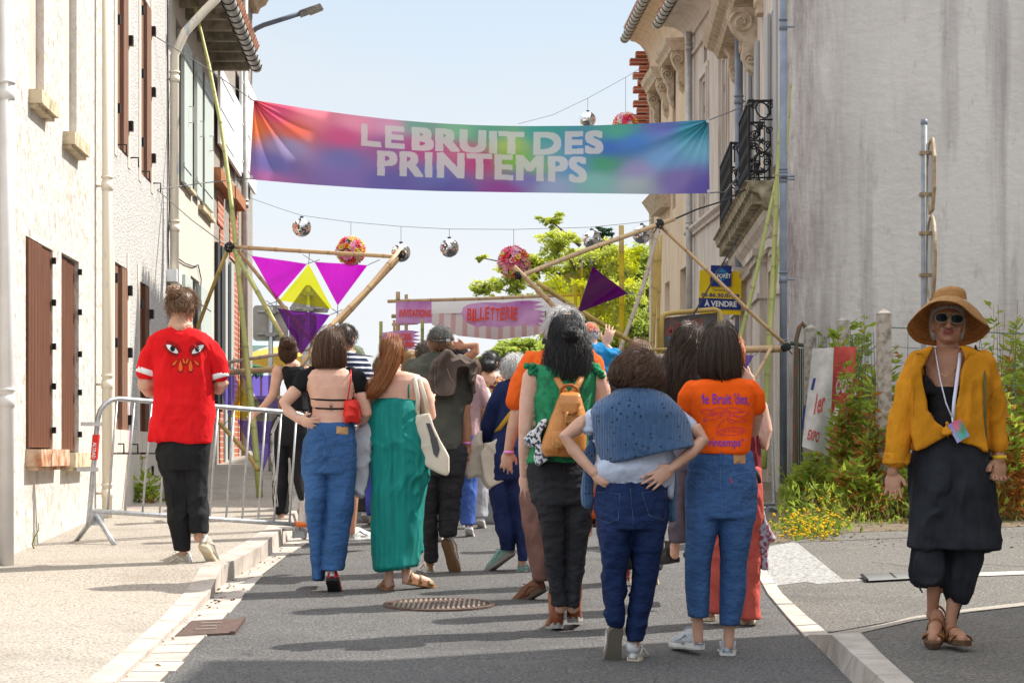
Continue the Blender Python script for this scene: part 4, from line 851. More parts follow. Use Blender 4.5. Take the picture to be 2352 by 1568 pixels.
def flower_ball(x, y, r, Y, label, seed=1, part=None):
    rnd = random.Random(seed); c = P(x, y, Y); R_ = r*Y/F; t = thing('flower_ball', label, 'flower ball', c-V((0, 0, R_)), 'flower balls on the garlands'); d = MB(); d.ell(c, (R_*.82,)*3, 16, 10); obj('core', d, M('flower_ball_core', (.10, .14, .08), .9), t, True)
    d = MB(); cols = []; N = 210
    for i in range(N):
        zc = 1-2*(i+.5)/N; ph = i*2.39996; rr_ = math.sqrt(1-zc*zc); nn = V((rr_*math.cos(ph)+rnd.gauss(0, .09), rr_*math.sin(ph)+rnd.gauss(0, .09), zc+rnd.gauss(0, .09))).normalized()
        q = nn.to_track_quat('Z', 'Y'); k = rnd.choice(PC); s_ = R_*rnd.uniform(.17, .27); ctr = c+nn*R_*rnd.uniform(.86, .97); np_ = rnd.choice((5, 6, 8)); t0 = rnd.random()*6
        for j in range(np_):
            a = t0+2*math.pi*j/np_; w_ = math.pi/np_*1.1; L = [V((0, 0, 0)), V((math.cos(a-w_), math.sin(a-w_), .25))*.6, V((math.cos(a), math.sin(a), .55+rnd.uniform(-.2, .2))), V((math.cos(a+w_), math.sin(a+w_), .25))*.6]
            d.add([ctr+q@(p*s_) for p in L], [(0, 1, 2, 3)]); f_ = rnd.uniform(1.05, 1.25); cols += [s2l([min(255, z*f_) for z in k])]*4
        d.ell(ctr+nn*s_*.2, (s_*.2,)*3, 6, 4); cols += [s2l((245, 205, 60) if k[2] > 90 else (110, 50, 40))]*30
    o = obj('flowers', d, m_pet, t); setcol(o.data, cols); return c+V((0, 0, R_))
hang = []
for x, y, lab in ((693, 522, 'mirror ball nearest the brick panelled house, first on the lower garland'), (921, 580, 'mirror ball behind the top right tip of the left bamboo frame'), (1032, 569, 'mirror ball alone in the middle of the sky above the ticket awning'), (1359, 550, 'mirror ball in front of the tree, above the long slanting bamboo'), (1474, 538, 'mirror ball beside the top knot of the right bamboo frame')):
    hang.append((x, mirror_ball(x, y, 22, 33, lab)))
hang.append((806, flower_ball(806, 576, 33, 33, 'pink and yellow flower ball behind the purple film on the left', 3))); hang.append((1180, flower_ball(1180, 602, 36, 33, 'pink flower ball at the lower tip of the long slanting bamboo', 4)))
WR = [(575, 455), (640, 478), (693, 495), (804, 510), (920, 520), (1032, 526), (1180, 527), (1357, 522), (1474, 510), (1500, 505)]
wire([P(x, y, 33) for x, y in WR], .004, 'lower garland wire carrying the mirror balls across the street')
HL = {693: 'mirror ball nearest the brick house', 921: 'mirror ball behind the bamboo tip', 1032: 'mirror ball in the middle of the sky', 1359: 'mirror ball before the tree', 1474: 'mirror ball beside the top knot', 806: 'flower ball behind the purple film', 1180: 'flower ball at the bamboo tip', 1350: 'small mirror ball above the banner', 1437: 'flower ball above the banner'}
for x, p in hang: wire([p, P(x, interp(WR, x), 33)], .004, 'thin vertical wire holding the '+HL[x], m_wire, 'hanging wires of the garland balls')
t1 = mirror_ball(1350, 275, 18.5, 38, 'small mirror ball peeking over the top edge of the banner'); t2 = flower_ball(1437, 287, 28, 38, 'flower ball half hidden behind the top edge of the banner', 9)
WR2 = [(1190, 285), (1270, 264), (1350, 226), (1437, 178), (1470, 158)]
wire([P(x, y, 38) for x, y in WR2], .004, 'upper garland wire rising to the ochre house')
for x, p in ((1350, t1), (1437, t2)): wire([p, P(x, interp(WR2, x), 38)], .004, 'thin vertical wire holding the '+HL[x], m_wire, 'hanging wires of the garland balls')
# bamboo
def bamboomat(name, a, b):
    m = M(name, a, .45, b, 4, (1, 1, 1), bump=.08, bs=60, lo=.35, hi=.7, spec=.45); t = m.node_tree; at = nd(m, 'ShaderNodeAttribute', attribute_name='sv'); mi = nd(m, 'ShaderNodeMix', data_type='RGBA'); bb = t.nodes['Principled BSDF']
    mi.inputs['B'].default_value = (a[0]*.35, a[1]*.3, a[2]*.25, 1); old = bb.inputs['Base Color'].links[0].from_socket; t.links.new(old, mi.inputs['A']); t.links.new(at.outputs['Fac'], mi.inputs['Factor']); t.links.new(mi.outputs['Result'], bb.inputs['Base Color']); return m
m_bt = bamboomat('dry_bamboo', (.56, .38, .20), (.44, .29, .16)); m_bg = bamboomat('green_bamboo', (.28, .34, .09), (.42, .38, .13)); m_by = bamboomat('yellow_bamboo', (.50, .36, .10), (.36, .24, .07)); m_bgrey = bamboomat('grey_bamboo', (.46, .38, .31), (.36, .28, .23))
def bamboo(pts, r0, r1=None, seg=.33, n=10):
    r1 = r0 if r1 is None else r1; d = MB(); L = [0]
    for a, b in zip(pts, pts[1:]): L.append(L[-1]+(b-a).length)
    tot = L[-1]
    def at(s_):
        for i in range(len(pts)-1):
            if s_ <= L[i+1] or i == len(pts)-2: return pts[i].lerp(pts[i+1], (s_-L[i])/(L[i+1]-L[i]))
    ss = []; k = 0; off = random.uniform(0, seg)
    s_ = off; nodes = []
    while s_ < tot: nodes.append(s_); s_ += seg*random.uniform(.85, 1.15)
    st_ = [(0, 1, 0)]
    for q in nodes: st_ += [(q-.03, 1, 0), (q-.008, 1.10, .1), (q, 1.0, 1), (q+.008, 1.08, .35), (q+.03, 1, 0)]
    st_ += [(tot, 1, 0)]; st_ = [x for x in st_ if 0 <= x[0] <= tot]; P2 = []; rr_ = []; a_ = []
    for q, m_, sv_ in st_: P2.append(at(q)); rr_.append((r0+(r1-r0)*q/tot)*m_); a_ += [sv_*.8]*n
    d.tube(P2, rr_, n, a_); return d
def pole(par, m, pts, w, w2=None, Ys=None, name='pole'):
    # pts (x,y,Y); w = picture width
    p = [P(*q) for q in pts]; return obj(name, bamboo(p, w*pts[0][2]/F/2, (w2 or w)*pts[-1][2]/F/2), m, par, True, True)
def knot(par, x, y, Y, r=9):
    d = MB(); c = P(x, y, Y); k = r*Y/F
    for i in range(7):
        ax = V((random.gauss(0, 1), random.gauss(0, .6), random.gauss(0, 1))).normalized(); q = ax.to_track_quat('Z', 'Y'); d.tube([c+q@V((math.cos(t)*k, math.sin(t)*k, (t-3)*.004)) for t in [2*math.pi*j/10 for j in range(11)]], .007, 4)
    for i in range(3): d.tube([c, c+V((random.uniform(-1, 1)*k*1.5, 0, -random.uniform(.5, 2)*k))], .006, 4)
    return obj('lashing', d, m_rope, par)
LB = thing('bamboo_tripod', 'left bamboo frame of lashed poles carrying magenta and yellow film triangles', 'bamboo frame', G(600, 1140, .12), 'bamboo frames')
for m_, pts, w_ in ((m_bt, [(533, 567, 22), (700, 577, 21.5), (903, 589, 21)], 9.5), (m_by, [(524, 572, 22), (490, 655, 22.2), (453, 755, 22.5)], 9), (m_bg, [(537, 575, 21.9), (590, 668, 21.4), (650, 775, 21)], 11), (m_bt, [(545, 573, 22.1), (640, 690, 22.3), (740, 812, 22.4)], 9),
                    (m_bt, [(921, 572, 20.9), (840, 668, 20.6), (760, 748, 20.3), (690, 842, 20.1)], 11), (m_bt, [(932, 578, 21.1), (850, 665, 21.3), (780, 742, 21.5)], 9), (m_bgrey, [(510, 834, 22.4), (650, 812, 22.2), (720, 800, 22.1)], 8), (m_bt, [(512, 856, 22.6), (600, 850, 22.5), (735, 842, 22.4)], 14), (m_by, [(490, 955, 22.6), (575, 1050, 21.8), (592, 1078, 21.5)], 10)):
    pole(LB, m_, pts, w_)
knot(LB, 527, 568, 21.9, 11); knot(LB, 922, 583, 20.9, 9)
lean = obj('bamboo_pole', bamboo([P(447, 12, 25), P(480, 150, 24.5), P(510, 300, 24), P(530, 450, 23.4), P(545, 600, 22.9), P(563, 790, 22.3), P(583, 980, 21.9), P(597, 1140, 21.6)], .018, .036, .45), m_bg, None, True, True)
tag(recenter(lean), 'long green bamboo pole leaning from the left pavement up to the boarded eave', 'bamboo pole', 'leaning green bamboo poles')
for pts, r0, r1, lab in (([(1807, -30, 24.3), (1800, 180, 24.2), (1786, 390, 24), (1781, 524, 23.8), (1772, 700, 23.6), (1762, 860, 23.4), (1757, 1000, 23.2), (1755, 1075, 23.1)], .022, .036, 'thick green bamboo pole leaning beside the corner drain pipe on the right'),
                     ([(1786, 400, 24.4), (1760, 520, 24.2), (1735, 640, 24), (1700, 780, 23.8), (1672, 880, 23.7)], .02, .028, 'thinner green bamboo pole crossing the sale board on the right'),
                     ([(1817, 190, 24.5), (1808, 340, 24.4), (1797, 500, 24.3), (1770, 760, 24.2)], .010, .016, 'thinnest green bamboo stem beside the grey gable')):
    o = obj('bamboo_pole', bamboo([P(*q) for q in pts], r0, r1, .42), m_bg, None, True, True); tag(recenter(o), lab, 'bamboo pole', 'leaning green bamboo poles')
RB = thing('bamboo_tripod', 'right bamboo frame of lashed poles carrying yellow and dark purple film triangles', 'bamboo frame', G(1520, 1140), 'bamboo frames')
for m_, pts, w_ in ((m_bt, [(1195, 634, 21), (1350, 573, 22), (1548, 503, 23)], 11), (m_bt, [(1180, 612, 20.9), (1230, 660, 20.9), (1290, 722, 21), (1345, 780, 21)], 12), (m_by, [(1235, 650, 21.2), (1330, 712, 21.5), (1450, 785, 21.9)], 11), (m_bt, [(1510, 512, 22.9), (1640, 635, 22.9), (1700, 695, 23), (1808, 795, 23.2)], 9),
                    (m_bgrey, [(1514, 515, 22.8), (1480, 650, 22.6), (1425, 800, 22.4), (1410, 850, 22.3)], 10), (m_by, [(1508, 555, 23.4), (1502, 720, 23.4), (1494, 900, 23.4)], 10), (m_by, [(1517, 540, 23.6), (1512, 720, 23.6), (1510, 900, 23.6)], 9), (m_by, [(1427, 518, 24), (1428, 700, 24), (1428, 860, 24)], 12),
                    (m_bt, [(1545, 805, 23.2), (1680, 803, 23.2), (1808, 800, 23.2)], 17), (m_by, [(1490, 803, 22.9), (1560, 802, 22.9)], 9), (m_bgrey, [(1495, 819, 22.8), (1600, 818, 22.8)], 13), (m_by, [(1322, 650, 25), (1322, 730, 25)], 8), (m_bt, [(1770, 800, 23.1), (1745, 850, 23), (1700, 920, 22.8)], 8)):
    pole(RB, m_, pts, w_)
knot(RB, 1513, 515, 22.8, 12); knot(RB, 1190, 632, 20.9, 9); knot(RB, 1805, 797, 23.1, 11)
# films
FM = {'magenta': film('magenta_film', (.72, .0, .60), .8), 'yellow': film('yellow_film', (1, .95, .03), .86), 'purple': film('purple_film', (.25, .015, .40), .7), 'violet': film('violet_film', (.32, .22, .85), .75), 'dark': film('dark_purple_film', (.13, .0, .17), .35)}
def sheet(k, pts, Y, label, grp='coloured film panels of the bamboo frames'):
    Ys = Y if isinstance(Y, (list, tuple)) else [Y]*len(pts); p = [P(x, y, z) for (x, y), z in zip(pts, Ys)]; d = MB(); n = len(p)
    if n == 3:
        N = 8; idx = {}; v = []
        for i in range(N+1):
            for j in range(N+1-i): a, b = i/N, j/N; idx[i, j] = len(v); v.append(p[0]*(1-a-b)+p[1]*a+p[2]*b+V((0, .02*math.sin(a*7+b*5), 0)))
        fc_ = []
        for i in range(N):
            for j in range(N-i):
                fc_.append((idx[i, j], idx[i+1, j], idx[i, j+1]))
                if i+j < N-1: fc_.append((idx[i+1, j], idx[i+1, j+1], idx[i, j+1]))
        d.add(v, fc_)
    else: d.add(p, [tuple(range(n))])
    t = thing('film_panel', label, 'film panel', min(p, key=lambda q: q.z), grp); obj('film', d, FM[k], t, True)
    c = sum(p, V((0, 0, 0)))/n; e = MB()
    for q in p: o_ = q+(q-c).normalized()*.14; e.tube([q, o_], .004, 4)
    obj('ties', e, m_wire, t); return t
sheet('magenta', [(577, 587), (705, 606), (635, 689)], 21.4, 'magenta film triangle nearest the brick house'); sheet('yellow', [(709, 606), (763, 709), (642, 690)], 21.5, 'bright yellow film triangle between the two magenta ones')
sheet('magenta', [(722, 601), (844, 609), (776, 702)], 21.3, 'magenta film triangle in front of the left flower ball'); sheet('purple', [(637, 708), (758, 723), (692, 815)], 21.4, 'deep purple film triangle below the yellow one')
sheet('violet', [(497, 862), (540, 862), (560, 905), (528, 962)], 22.3, 'violet film piece at the left pavement next to the red shirt'); sheet('yellow', [(549, 868), (590, 960), (530, 958)], 22.2, 'yellow film triangle behind the left barrier'); sheet('violet', [(556, 862), (632, 862), (640, 940), (600, 930)], 22.4, 'violet film piece behind the woman in the black tank top')
sheet('violet', [(545, 965), (650, 968), (602, 1088)], 22.0, 'violet film triangle lowest behind the left barrier')
sheet('dark', [(1361, 611), (1442, 674), (1326, 719)], 20.8, 'opaque dark purple triangle on the right frame'); sheet('yellow', [(1231, 653), (1351, 612), (1330, 716)], 21.8, 'yellow film triangle behind the dark purple one'); sheet('yellow', [(1366, 601), (1480, 561), (1452, 668)], 23.0, 'yellow film triangle beside the top knot of the right frame')
sheet('yellow', [(1330, 722), (1438, 678), (1448, 800)], 22.5, 'yellow film triangle low on the right frame in front of the tree'); sheet('violet', [(1700, 815), (1732, 816), (1712, 850)], 23.0, 'small violet film corner below the right horizontal bamboo')
# ticket stand in the distance
TK = thing('ticket_stand', 'bamboo ticket stand with pale pink striped awning and hand painted boards', 'stand', G(1110, 1085))
for m_, pts, w_ in ((m_bt, [(914, 670, 30), (914, 1088, 30)], 10), (m_bt, [(933, 676, 31), (933, 1081, 31)], 8), (m_bt, [(890, 692, 30), (1100, 686, 30), (1340, 676, 30)], 8), (m_bt, [(899, 726, 30), (1000, 724, 30), (1262, 718, 30)], 9), (m_bg, [(970, 734, 29), (970, 1096, 29)], 8), (m_bg, [(875, 738, 29), (873, 1096, 29)], 8), (m_by, [(1336, 655, 30), (1340, 1088, 30)], 9), (m_bt, [(905, 735, 30), (907, 800, 30)], 6), (m_bgrey, [(1020, 735, 30.5), (960, 810, 30.5)], 4), (m_bt, [(900, 745, 31), (960, 742, 31)], 6)):
    pole(TK, m_, pts, w_)
m_str = M('striped_awning_cloth', (.72, .55, .50), .9, trans=.35); t_ = m_str.node_tree; tc_ = nd(m_str, 'ShaderNodeTexCoord'); sp_x = nd(m_str, 'ShaderNodeSeparateXYZ'); wv = nd(m_str, 'ShaderNodeMath', operation='PINGPONG'); wv.inputs[1].default_value = .085; gt3 = nd(m_str, 'ShaderNodeMath', operation='GREATER_THAN'); gt3.inputs[1].default_value = .05
mi_ = nd(m_str, 'ShaderNodeMix', data_type='RGBA'); mi_.inputs['A'].default_value = (.66, .57, .54, 1); mi_.inputs['B'].default_value = (.58, .36, .33, 1); L_ = t_.links.new
L_(tc_.outputs['Object'], sp_x.inputs[0]); L_(sp_x.outputs['X'], wv.inputs[0]); L_(wv.outputs[0], gt3.inputs[0]); L_(gt3.outputs[0], mi_.inputs['Factor']); L_(mi_.outputs['Result'], t_.nodes['Principled BSDF'].inputs['Base Color'])
for n_ in t_.nodes:
    if n_.type == 'BSDF_TRANSLUCENT': L_(mi_.outputs['Result'], n_.inputs[0])
AB = [(991, 745), (1052, 771), (1141, 780), (1216, 772), (1257, 762), (1330, 742)]
d = MB(); d.grid(lambda u, v: P(992+u*340, (720-4*u)*(1-v)+interp(AB, 992+u*338)*v, 29.9-.4*v+.05*math.sin(u*30)*v), 50, 8); obj('awning_valance', d, m_str, TK, True)
d = MB(); d.grid(lambda u, v: P(960+u*375, (692-14*u)*(1-v)+(720-4*u)*v, 30.6-.7*v+.03*math.sin(u*20)), 30, 4); obj('awning_top', d, M('white_awning_cloth', (.78, .74, .72), .9, trans=.35), TK, True)
m_lil = M('purple_sprayed_board', (.70, .38, .66), .7, (.40, .07, .38), 1.8, lo=.42, hi=.62); m_ored = M('orange_red_paint', (.80, .07, .02), .7)
def board(poly, Y, label, name='painted_sign'):
    t = thing(name, label, 'sign', P(sum(p[0] for p in poly)/len(poly), max(p[1] for p in poly), Y), 'hand painted purple boards of the ticket stand'); d = MB(); d.prism([P(x, y, Y) for x, y in poly], V((0, .015, 0))); obj('board', d, m_lil, t); return t
t = board([(909, 693), (991, 692), (992, 742), (910, 744)], 29.4, 'purple square board reading invitations in orange letters'); lettering('lettering', 'iNViTATiONS', [(917, 710), (990, 711), (990, 728), (917, 728)], m_ored, t, 29.37, bold=.03)
fl = [(877, 764), (905, 760), (930, 758), (948, 759), (964, 762), (950, 767), (966, 771), (948, 775), (967, 781), (946, 783), (968, 790), (948, 790), (965, 797), (945, 797), (966, 803), (930, 801), (878, 798)]
t = board(fl, 28.6, 'small flame edged purple board about settled places'); lettering('lettering', 'PLACES', [(893, 766), (945, 766), (945, 780), (893, 780)], m_ored, t, 28.57, bold=.04); lettering('lettering', 'RÉGLÉES', [(897, 782), (952, 782), (952, 796), (897, 795)], m_ored, t, 28.57, bold=.04)
bp_ = [(1085, 697), (1110, 694), (1160, 695), (1185, 691), (1215, 690), (1246, 693), (1228, 700), (1252, 703), (1226, 710), (1254, 716), (1240, 720), (1253, 727), (1236, 730), (1256, 741), (1232, 740), (1246, 750), (1222, 744), (1230, 752), (1205, 745), (1180, 750), (1165, 748), (1150, 752), (1128, 750), (1110, 748), (1098, 752), (1086, 747), (1073, 741), (1063, 731), (1060, 718), (1064, 706), (1073, 700)]
t = board(bp_, 29.2, 'long flame tailed purple board reading billetterie in orange letters')
x0 = 1072
for i, ch in enumerate('BILLETTERIE'):
    w_ = 6 if ch == 'I' else 12; ya = 706+2*math.sin(i*1.3)-i*.25; lettering('letter', ch, [(x0+1.8, ya+2), (x0+w_-.2, ya+1), (x0+w_-1.6, ya+30), (x0+.2, ya+31)], m_ored, t, 29.16, bold=.018); x0 += w_-.2
lp = thing('hanging_lamp', 'black lamp hanging from the right end of the ticket board', 'lamp', P(1253, 795, 28.8)); d = MB(); d.tube([P(1253, 714, 28.8), P(1253, 760, 28.8)], .012, 6); obj('rod', d, m_iron, lp)
d = MB(); d.tube([P(1253, 758, 28.8), P(1253, 775, 28.8), P(1253, 790, 28.8)], [.02, .035, .06], 10); obj('shade', d, m_iron, lp)
# sale board
m_yel = M('yellow_board', (.85, .62, .01), .5, (.78, .54, .01), 3); m_navy = M('navy_print', (.015, .035, .20), .5); m_wht = M('white_print', (.82, .82, .80), .5); m_cy = M('cyan_print', (.04, .36, .72), .5)
YS = 31.2
SB = thing('sale_board', 'yellow and navy estate agency sale board fixed to the cream facades', 'sale board', P(1655, 723, YS)); Q = lambda pts, Y, th=.02: (lambda d: d.prism([P(x, y, Y) for x, y in pts], V((0, th, 0))))(MB())
obj('board', Q([(1607, 620), (1703, 624), (1702, 723), (1605, 720)], YS), m_yel, SB); obj('logo_square', Q([(1633, 609), (1681, 610), (1679, 658), (1631, 657)], YS-.03), m_navy, SB); obj('band', Q([(1605, 684), (1702, 687), (1702, 712), (1605, 709)], YS-.01, .009), m_navy, SB)
lettering('lettering', 'À VENDRE', [(1618, 687), (1692, 689), (1692, 705), (1618, 703)], m_wht, SB, YS-.014, bold=.03); lettering('lettering', '05.86.30.07.89', [(1611, 672), (1698, 675), (1698, 684), (1611, 681)], m_navy, SB, YS-.004, bold=.03)
lettering('lettering', 'Montendre', [(1637, 663), (1672, 664), (1672, 669), (1637, 668)], m_navy, SB, YS-.004); lettering('lettering', 'OFORÊT', [(1638, 626), (1679, 627), (1679, 639), (1638, 638)], m_wht, SB, YS-.036, bold=.02)
tr_ = []
for k in range(13): a = math.pi*(k+.0)/12; tr_ += stroke([(1656-math.cos(a)*8, 633-math.sin(a)*8), (1656-math.cos(a)*15, 633-math.sin(a)*17)], 1.6)
tr_ += stroke([(1656, 638), (1656, 652)], 3)+stroke([(1650, 653), (1662, 653)], 1.5)+stroke([(1656, 645), (1646, 640)], 1.6)+stroke([(1656, 645), (1666, 640)], 1.6); decal('tree_logo', tr_, m_cy, SB, YS-.033, None, 0)
# blackboard with pipe frame
BB = thing('blackboard', 'chalk blackboard hung in a rounded orange pipe frame on the right', 'blackboard', P(1585, 830, 23.4)); d = MB(); d.prism([P(x, y, 23.4) for x, y in ((1525, 730), (1648, 717), (1650, 830), (1526, 830))], V((0, .03, 0))); obj('board', d, M('chalkboard_grey', (.085, .080, .082), .7, (.13, .12, .12), 8), BB)
d = MB(); d.tube([P(*q, 23.35) for q in ((1519, 840), (1520, 740), (1522, 726), (1530, 720), (1560, 717), (1642, 710), (1651, 714), (1655, 725), (1656, 840))], .028, 10); obj('pipe_frame', d, m_by, BB, True)
m_chr = M('red_chalk', (.45, .08, .06), .9); m_chc = M('blue_chalk', (.10, .35, .50), .9)
lettering('lettering', 'BILLETTERIE', [(1551, 742), (1614, 731), (1614, 746), (1551, 756)], m_chr, BB, 23.395); decal('chalk_drawing', sum([stroke([(1529+i*2.2, 770-i*5), (1548-i*1.0, 752-i*2+i*6)], 2) for i in range(6)], [])+stroke(circ(1540, 752, 13, 19, 18)+[(1553, 752)], 1.2), m_chr, BB, 23.395, None, 0)
lettering('lettering', 'PASS', [(1536, 773), (1554, 770), (1554, 778), (1536, 781)], m_chc, BB, 23.395)
# street lamp on the brick house
SLm = thing('street_lamp', 'grey street lamp with curved arm fixed to the far left house', 'street lamp', P(573, 118, 36.9)); d = MB(); d.tube([P(*q, 36.9) for q in ((573, 118), (572, 100), (573, 86), (578, 75), (588, 66), (605, 58), (640, 47), (690, 31))], .045, 10); obj('arm', d, m_pipeg, SLm, True)
d = MB(); a = P(688, 36, 36.9); b = P(744, 18, 36.9); d.hexa([P(690, 42, 36.8), P(744, 22, 36.8), P(744, 22, 37.1), P(690, 42, 37.1)], [P(688, 24, 36.85), P(735, 8, 36.85), P(735, 8, 37.05), P(688, 24, 37.05)]); obj('lamp_head', d, M('weathered_lamp_housing', (.26, .24, .20), .8, (.12, .11, .09), 25), SLm)
d = MB(); d.hexa([P(712, 37, 36.85), P(742, 25, 36.85), P(742, 25, 37.05), P(712, 37, 37.05)], [P(712, 34, 36.85), P(742, 22, 36.85), P(742, 22, 37.05), P(712, 34, 37.05)]); obj('diffuser', d, M('yellowed_diffuser', (.7, .55, .3), .4), SLm)
for k, yk in enumerate((98, 112)): d = MB(); d.box(P(568, yk, 36.88), (.16, .06, .05)); obj('clamp', d, m_iron, SLm)
# sign backs beyond the left bamboo frame
m_sb = M('grey_sign_back', (.44, .43, .41), .55, (.36, .35, .33), 8, metal=.2)
def rrect(x0, y0, x1, y1, r): return sum([[(cx+r*math.cos(a0+math.pi/2*k/4), cy+r*math.sin(a0+math.pi/2*k/4)) for k in range(5)] for cx, cy, a0 in ((x1-r, y1-r, 0), (x0+r, y1-r, math.pi/2), (x0+r, y0+r, math.pi), (x1-r, y0+r, 1.5*math.pi))], [])
def signback(poly, Y, label, px, rails, grp='road signs seen from behind'):
    t = thing('road_sign', label, 'road sign', P(px, 900, Y), grp); d = MB(); d.prism([P(x, y, Y) for x, y in poly], V((0, .02, 0))); obj('panel', d, m_sb, t); d = MB(); z0 = SL*Y; d.tube([V((P(px, 0, Y-.04).x, Y-.04, z0)), P(px, min(p[1] for p in poly)+4, Y-.04)], .035, 10); obj('post', d, m_galv, t, True)
    for y, xa, xb in rails:
        d = MB(); a = P(xa, y, Y-.015); b = P(xb, y, Y-.015); d.tube([a, b], .018, 4); d.box(P(px, y, Y-.05), (.14, .05, .05)); obj('bracket', d, m_sb, t)
    return t
signback(rrect(581, 701, 662, 783, 9), 28, 'grey back of a square road sign left behind the bamboo', 622, ((716, 592, 652), (768, 592, 652)))
signback([(703, 655), (712, 655), (720, 664), (756, 708), (752, 718), (672, 718), (664, 708), (697, 662)], 27, 'grey back of a triangular road sign behind the yellow film', 708, ((674, 692, 720), (709, 680, 740)))
signback(rrect(664, 722, 727, 800, 6), 27.4, 'grey back of a rectangular road sign below the triangular one', 700, ((735, 670, 720),))
# sign pole on the right, signs edge on
SP = thing('road_sign', 'galvanised post with an octagonal and a round sign seen edge on before the grey gable', 'road sign', G(2122, 1235), 'road signs seen from behind'); Ysp = 18.0
d = MB(); d.tube([V((P(2122, 0, Ysp).x, Ysp, SL*Ysp-.1)), P(2122.5, 279, Ysp)], .028, 12); obj('post', d, M('dull_grey_post', (.20, .22, .25), .55, (.28, .29, .30), 12), SP, True); d = MB(); d.tube([P(2122.5, 287, Ysp), P(2122.5, 275, Ysp)], .030, 12); obj('post_cap', d, m_pipeg, SP, True)
m_edge = M('rusty_sign_rim', (.40, .32, .20), .6, (.26, .17, .09), 14)
def edgeon(yc, r, n, Yc, yaw):
    c = P(2139, yc, Yc); R_ = r*Yc/F; u = V((math.sin(R(yaw)), math.cos(R(yaw)), 0)); nn = V((math.cos(R(yaw)), -math.sin(R(yaw)), 0)); pts = [c+u*math.cos(2*math.pi*(i+.5)/n)*R_+V((0, 0, 1))*math.sin(2*math.pi*(i+.5)/n)*R_ for i in range(n)]
    d = MB(); d.prism(pts, nn*.012); o = obj('panel', d, m_sb, SP); d = MB(); d.tube(pts+[pts[0]], .016, 6); obj('rim', d, m_edge, o); d = MB(); d.prism([p+nn*.013 for p in pts], nn*.002); obj('face', d, m_wht, o)
edgeon(405, 88, 8, Ysp+.05, 6); edgeon(594, 96, 28, Ysp+.05, 6)
for y in (352, 447, 536, 632): d = MB(); d.box(P(2122, y, Ysp), (.075, .075, .03)); d.box(P(2134, y, Ysp), (.06, .04, .03)); obj('clamp', d, m_edge, SP)
# crowd barriers
def barrier(label, A, Bp, Hh, nb, plate=False, feet=((-14, 75), (16, 78)), bars=True, cap=None):
    # A, Bp: (x_top, y_top, x_bot, y_bot, Y) picture corners of the left and the right end
    t = thing('crowd_barrier', label, 'barrier', P(A[2], A[3], A[4]), 'crowd control barriers'); a1 = P(A[0], A[1], A[4]); a0 = P(A[2], A[3], A[4]); b1 = P(Bp[0], Bp[1], Bp[4]); b0 = P(Bp[2], Bp[3], Bp[4]); r = .020
    cr_ = lambda p, q, k: p+(q-p).normalized()*k
    pts = [cr_(a0, a1, -.12)]+[a0, cr_(a1, a0, .17), cr_(a1, a0, .10)+(b1-a1).normalized()*.015, cr_(a1, a0, .05)+(b1-a1).normalized()*.05, cr_(a1, a0, .015)+(b1-a1).normalized()*.10, cr_(a1, b1, .17)]
    pts += [cr_(b1, a1, .17), cr_(b1, b0, .015)+(a1-b1).normalized()*.10, cr_(b1, b0, .05)+(a1-b1).normalized()*.05, cr_(b1, b0, .10)+(a1-b1).normalized()*.015, cr_(b1, b0, .17), b0, cr_(b0, b1, -.12)]
    d = MB(); d.tube(pts, r, 10); obj('frame', d, m_galv, t, True); d = MB(); d.tube([a0, b0], r*.95, 10); obj('bottom_rail', d, m_galv, t, True)
    for i in range(1, nb+1):
        k = i/(nb+1); d = MB(); d.tube([a0.lerp(b0, k), a1.lerp(b1, k)-V((0, 0, .0))], .009, 8); obj('bar', d, m_galv, t, True)
    for p, q in ((a0, b0), (b0, a0)):
        u = (q-p).normalized(); w_ = V((u.y, -u.x, 0)).normalized(); base = p+u*.05; gzb = SL*p.y+.10 if p.x < -1.5 else SL*p.y
        for s_ in (-1, 1):
            d = MB(); e = base+w_*.30*s_; e.z = max(SL*e.y+(.12 if p.x < -1.2 else .0), e.z-.5); d.tube([base+V((0, 0, -.03)), e], .019, 10); obj('foot', d, m_galv, t, True)
        d = MB(); d.box(base-V((0, 0, .05)), (.13, .03, .12), rz=math.atan2(u.y, u.x)); obj('foot_bracket', d, m_galv, t)
    if plate:
        for k in (.22, .62):
            h = a1.lerp(a0, k+.02); d = MB(); d.box(h+(a1-b1).normalized()*.05, (.16, .035, .03)); obj('coupling_hook', d, m_galv, t)
        c0_, c1_ = a1.lerp(a0, .33), a1.lerp(a0, .55); d = MB(); xx = .024; d.hexa([c1_+V((-xx, -.03, 0)), c1_+V((xx, -.03, 0)), c1_+V((xx, .02, 0)), c1_+V((-xx, .02, 0))], [c0_+V((-xx, -.03, 0)), c0_+V((xx, -.03, 0)), c0_+V((xx, .02, 0)), c0_+V((-xx, .02, 0))])
        po = obj('name_plate', d, M('red_plate', (.70, .03, .02), .5), t); v, fc_, _ = textpoly('ALTRAD', .03); mb = MB(); h0 = c0_.lerp(c1_, .30); h1 = c0_.lerp(c1_, .95)
        mb.add([h0.lerp(h1, a)+V(((b-.5)*.028, -.034, 0)) for a, b in v], fc_); obj('lettering', mb, m_wht, po)
    if cap:
        d = MB(); d.tube([b0-(b0-a0).normalized()*.10, b0+(b0-a0).normalized()*.04], .026, 10); obj('orange_tape', d, M('orange_tape', (.85, .20, .04), .6), t, True)
    return t
barrier('galvanised crowd barrier across the left pavement with a red name plate', (229, 912, 206, 1172, 15.9), (716, 951, 700, 1205, 17.2), .9, 12, True, cap=True)
barrier('galvanised crowd barrier half hidden behind the woman in the red dungarees', (1650, 928, 1640, 1160, 20.8), (1770, 922, 1778, 1158, 21.4), .9, 3, False)
d = MB(); 
for (x, y) in ((593, 1203), (630, 1207)):
    pass
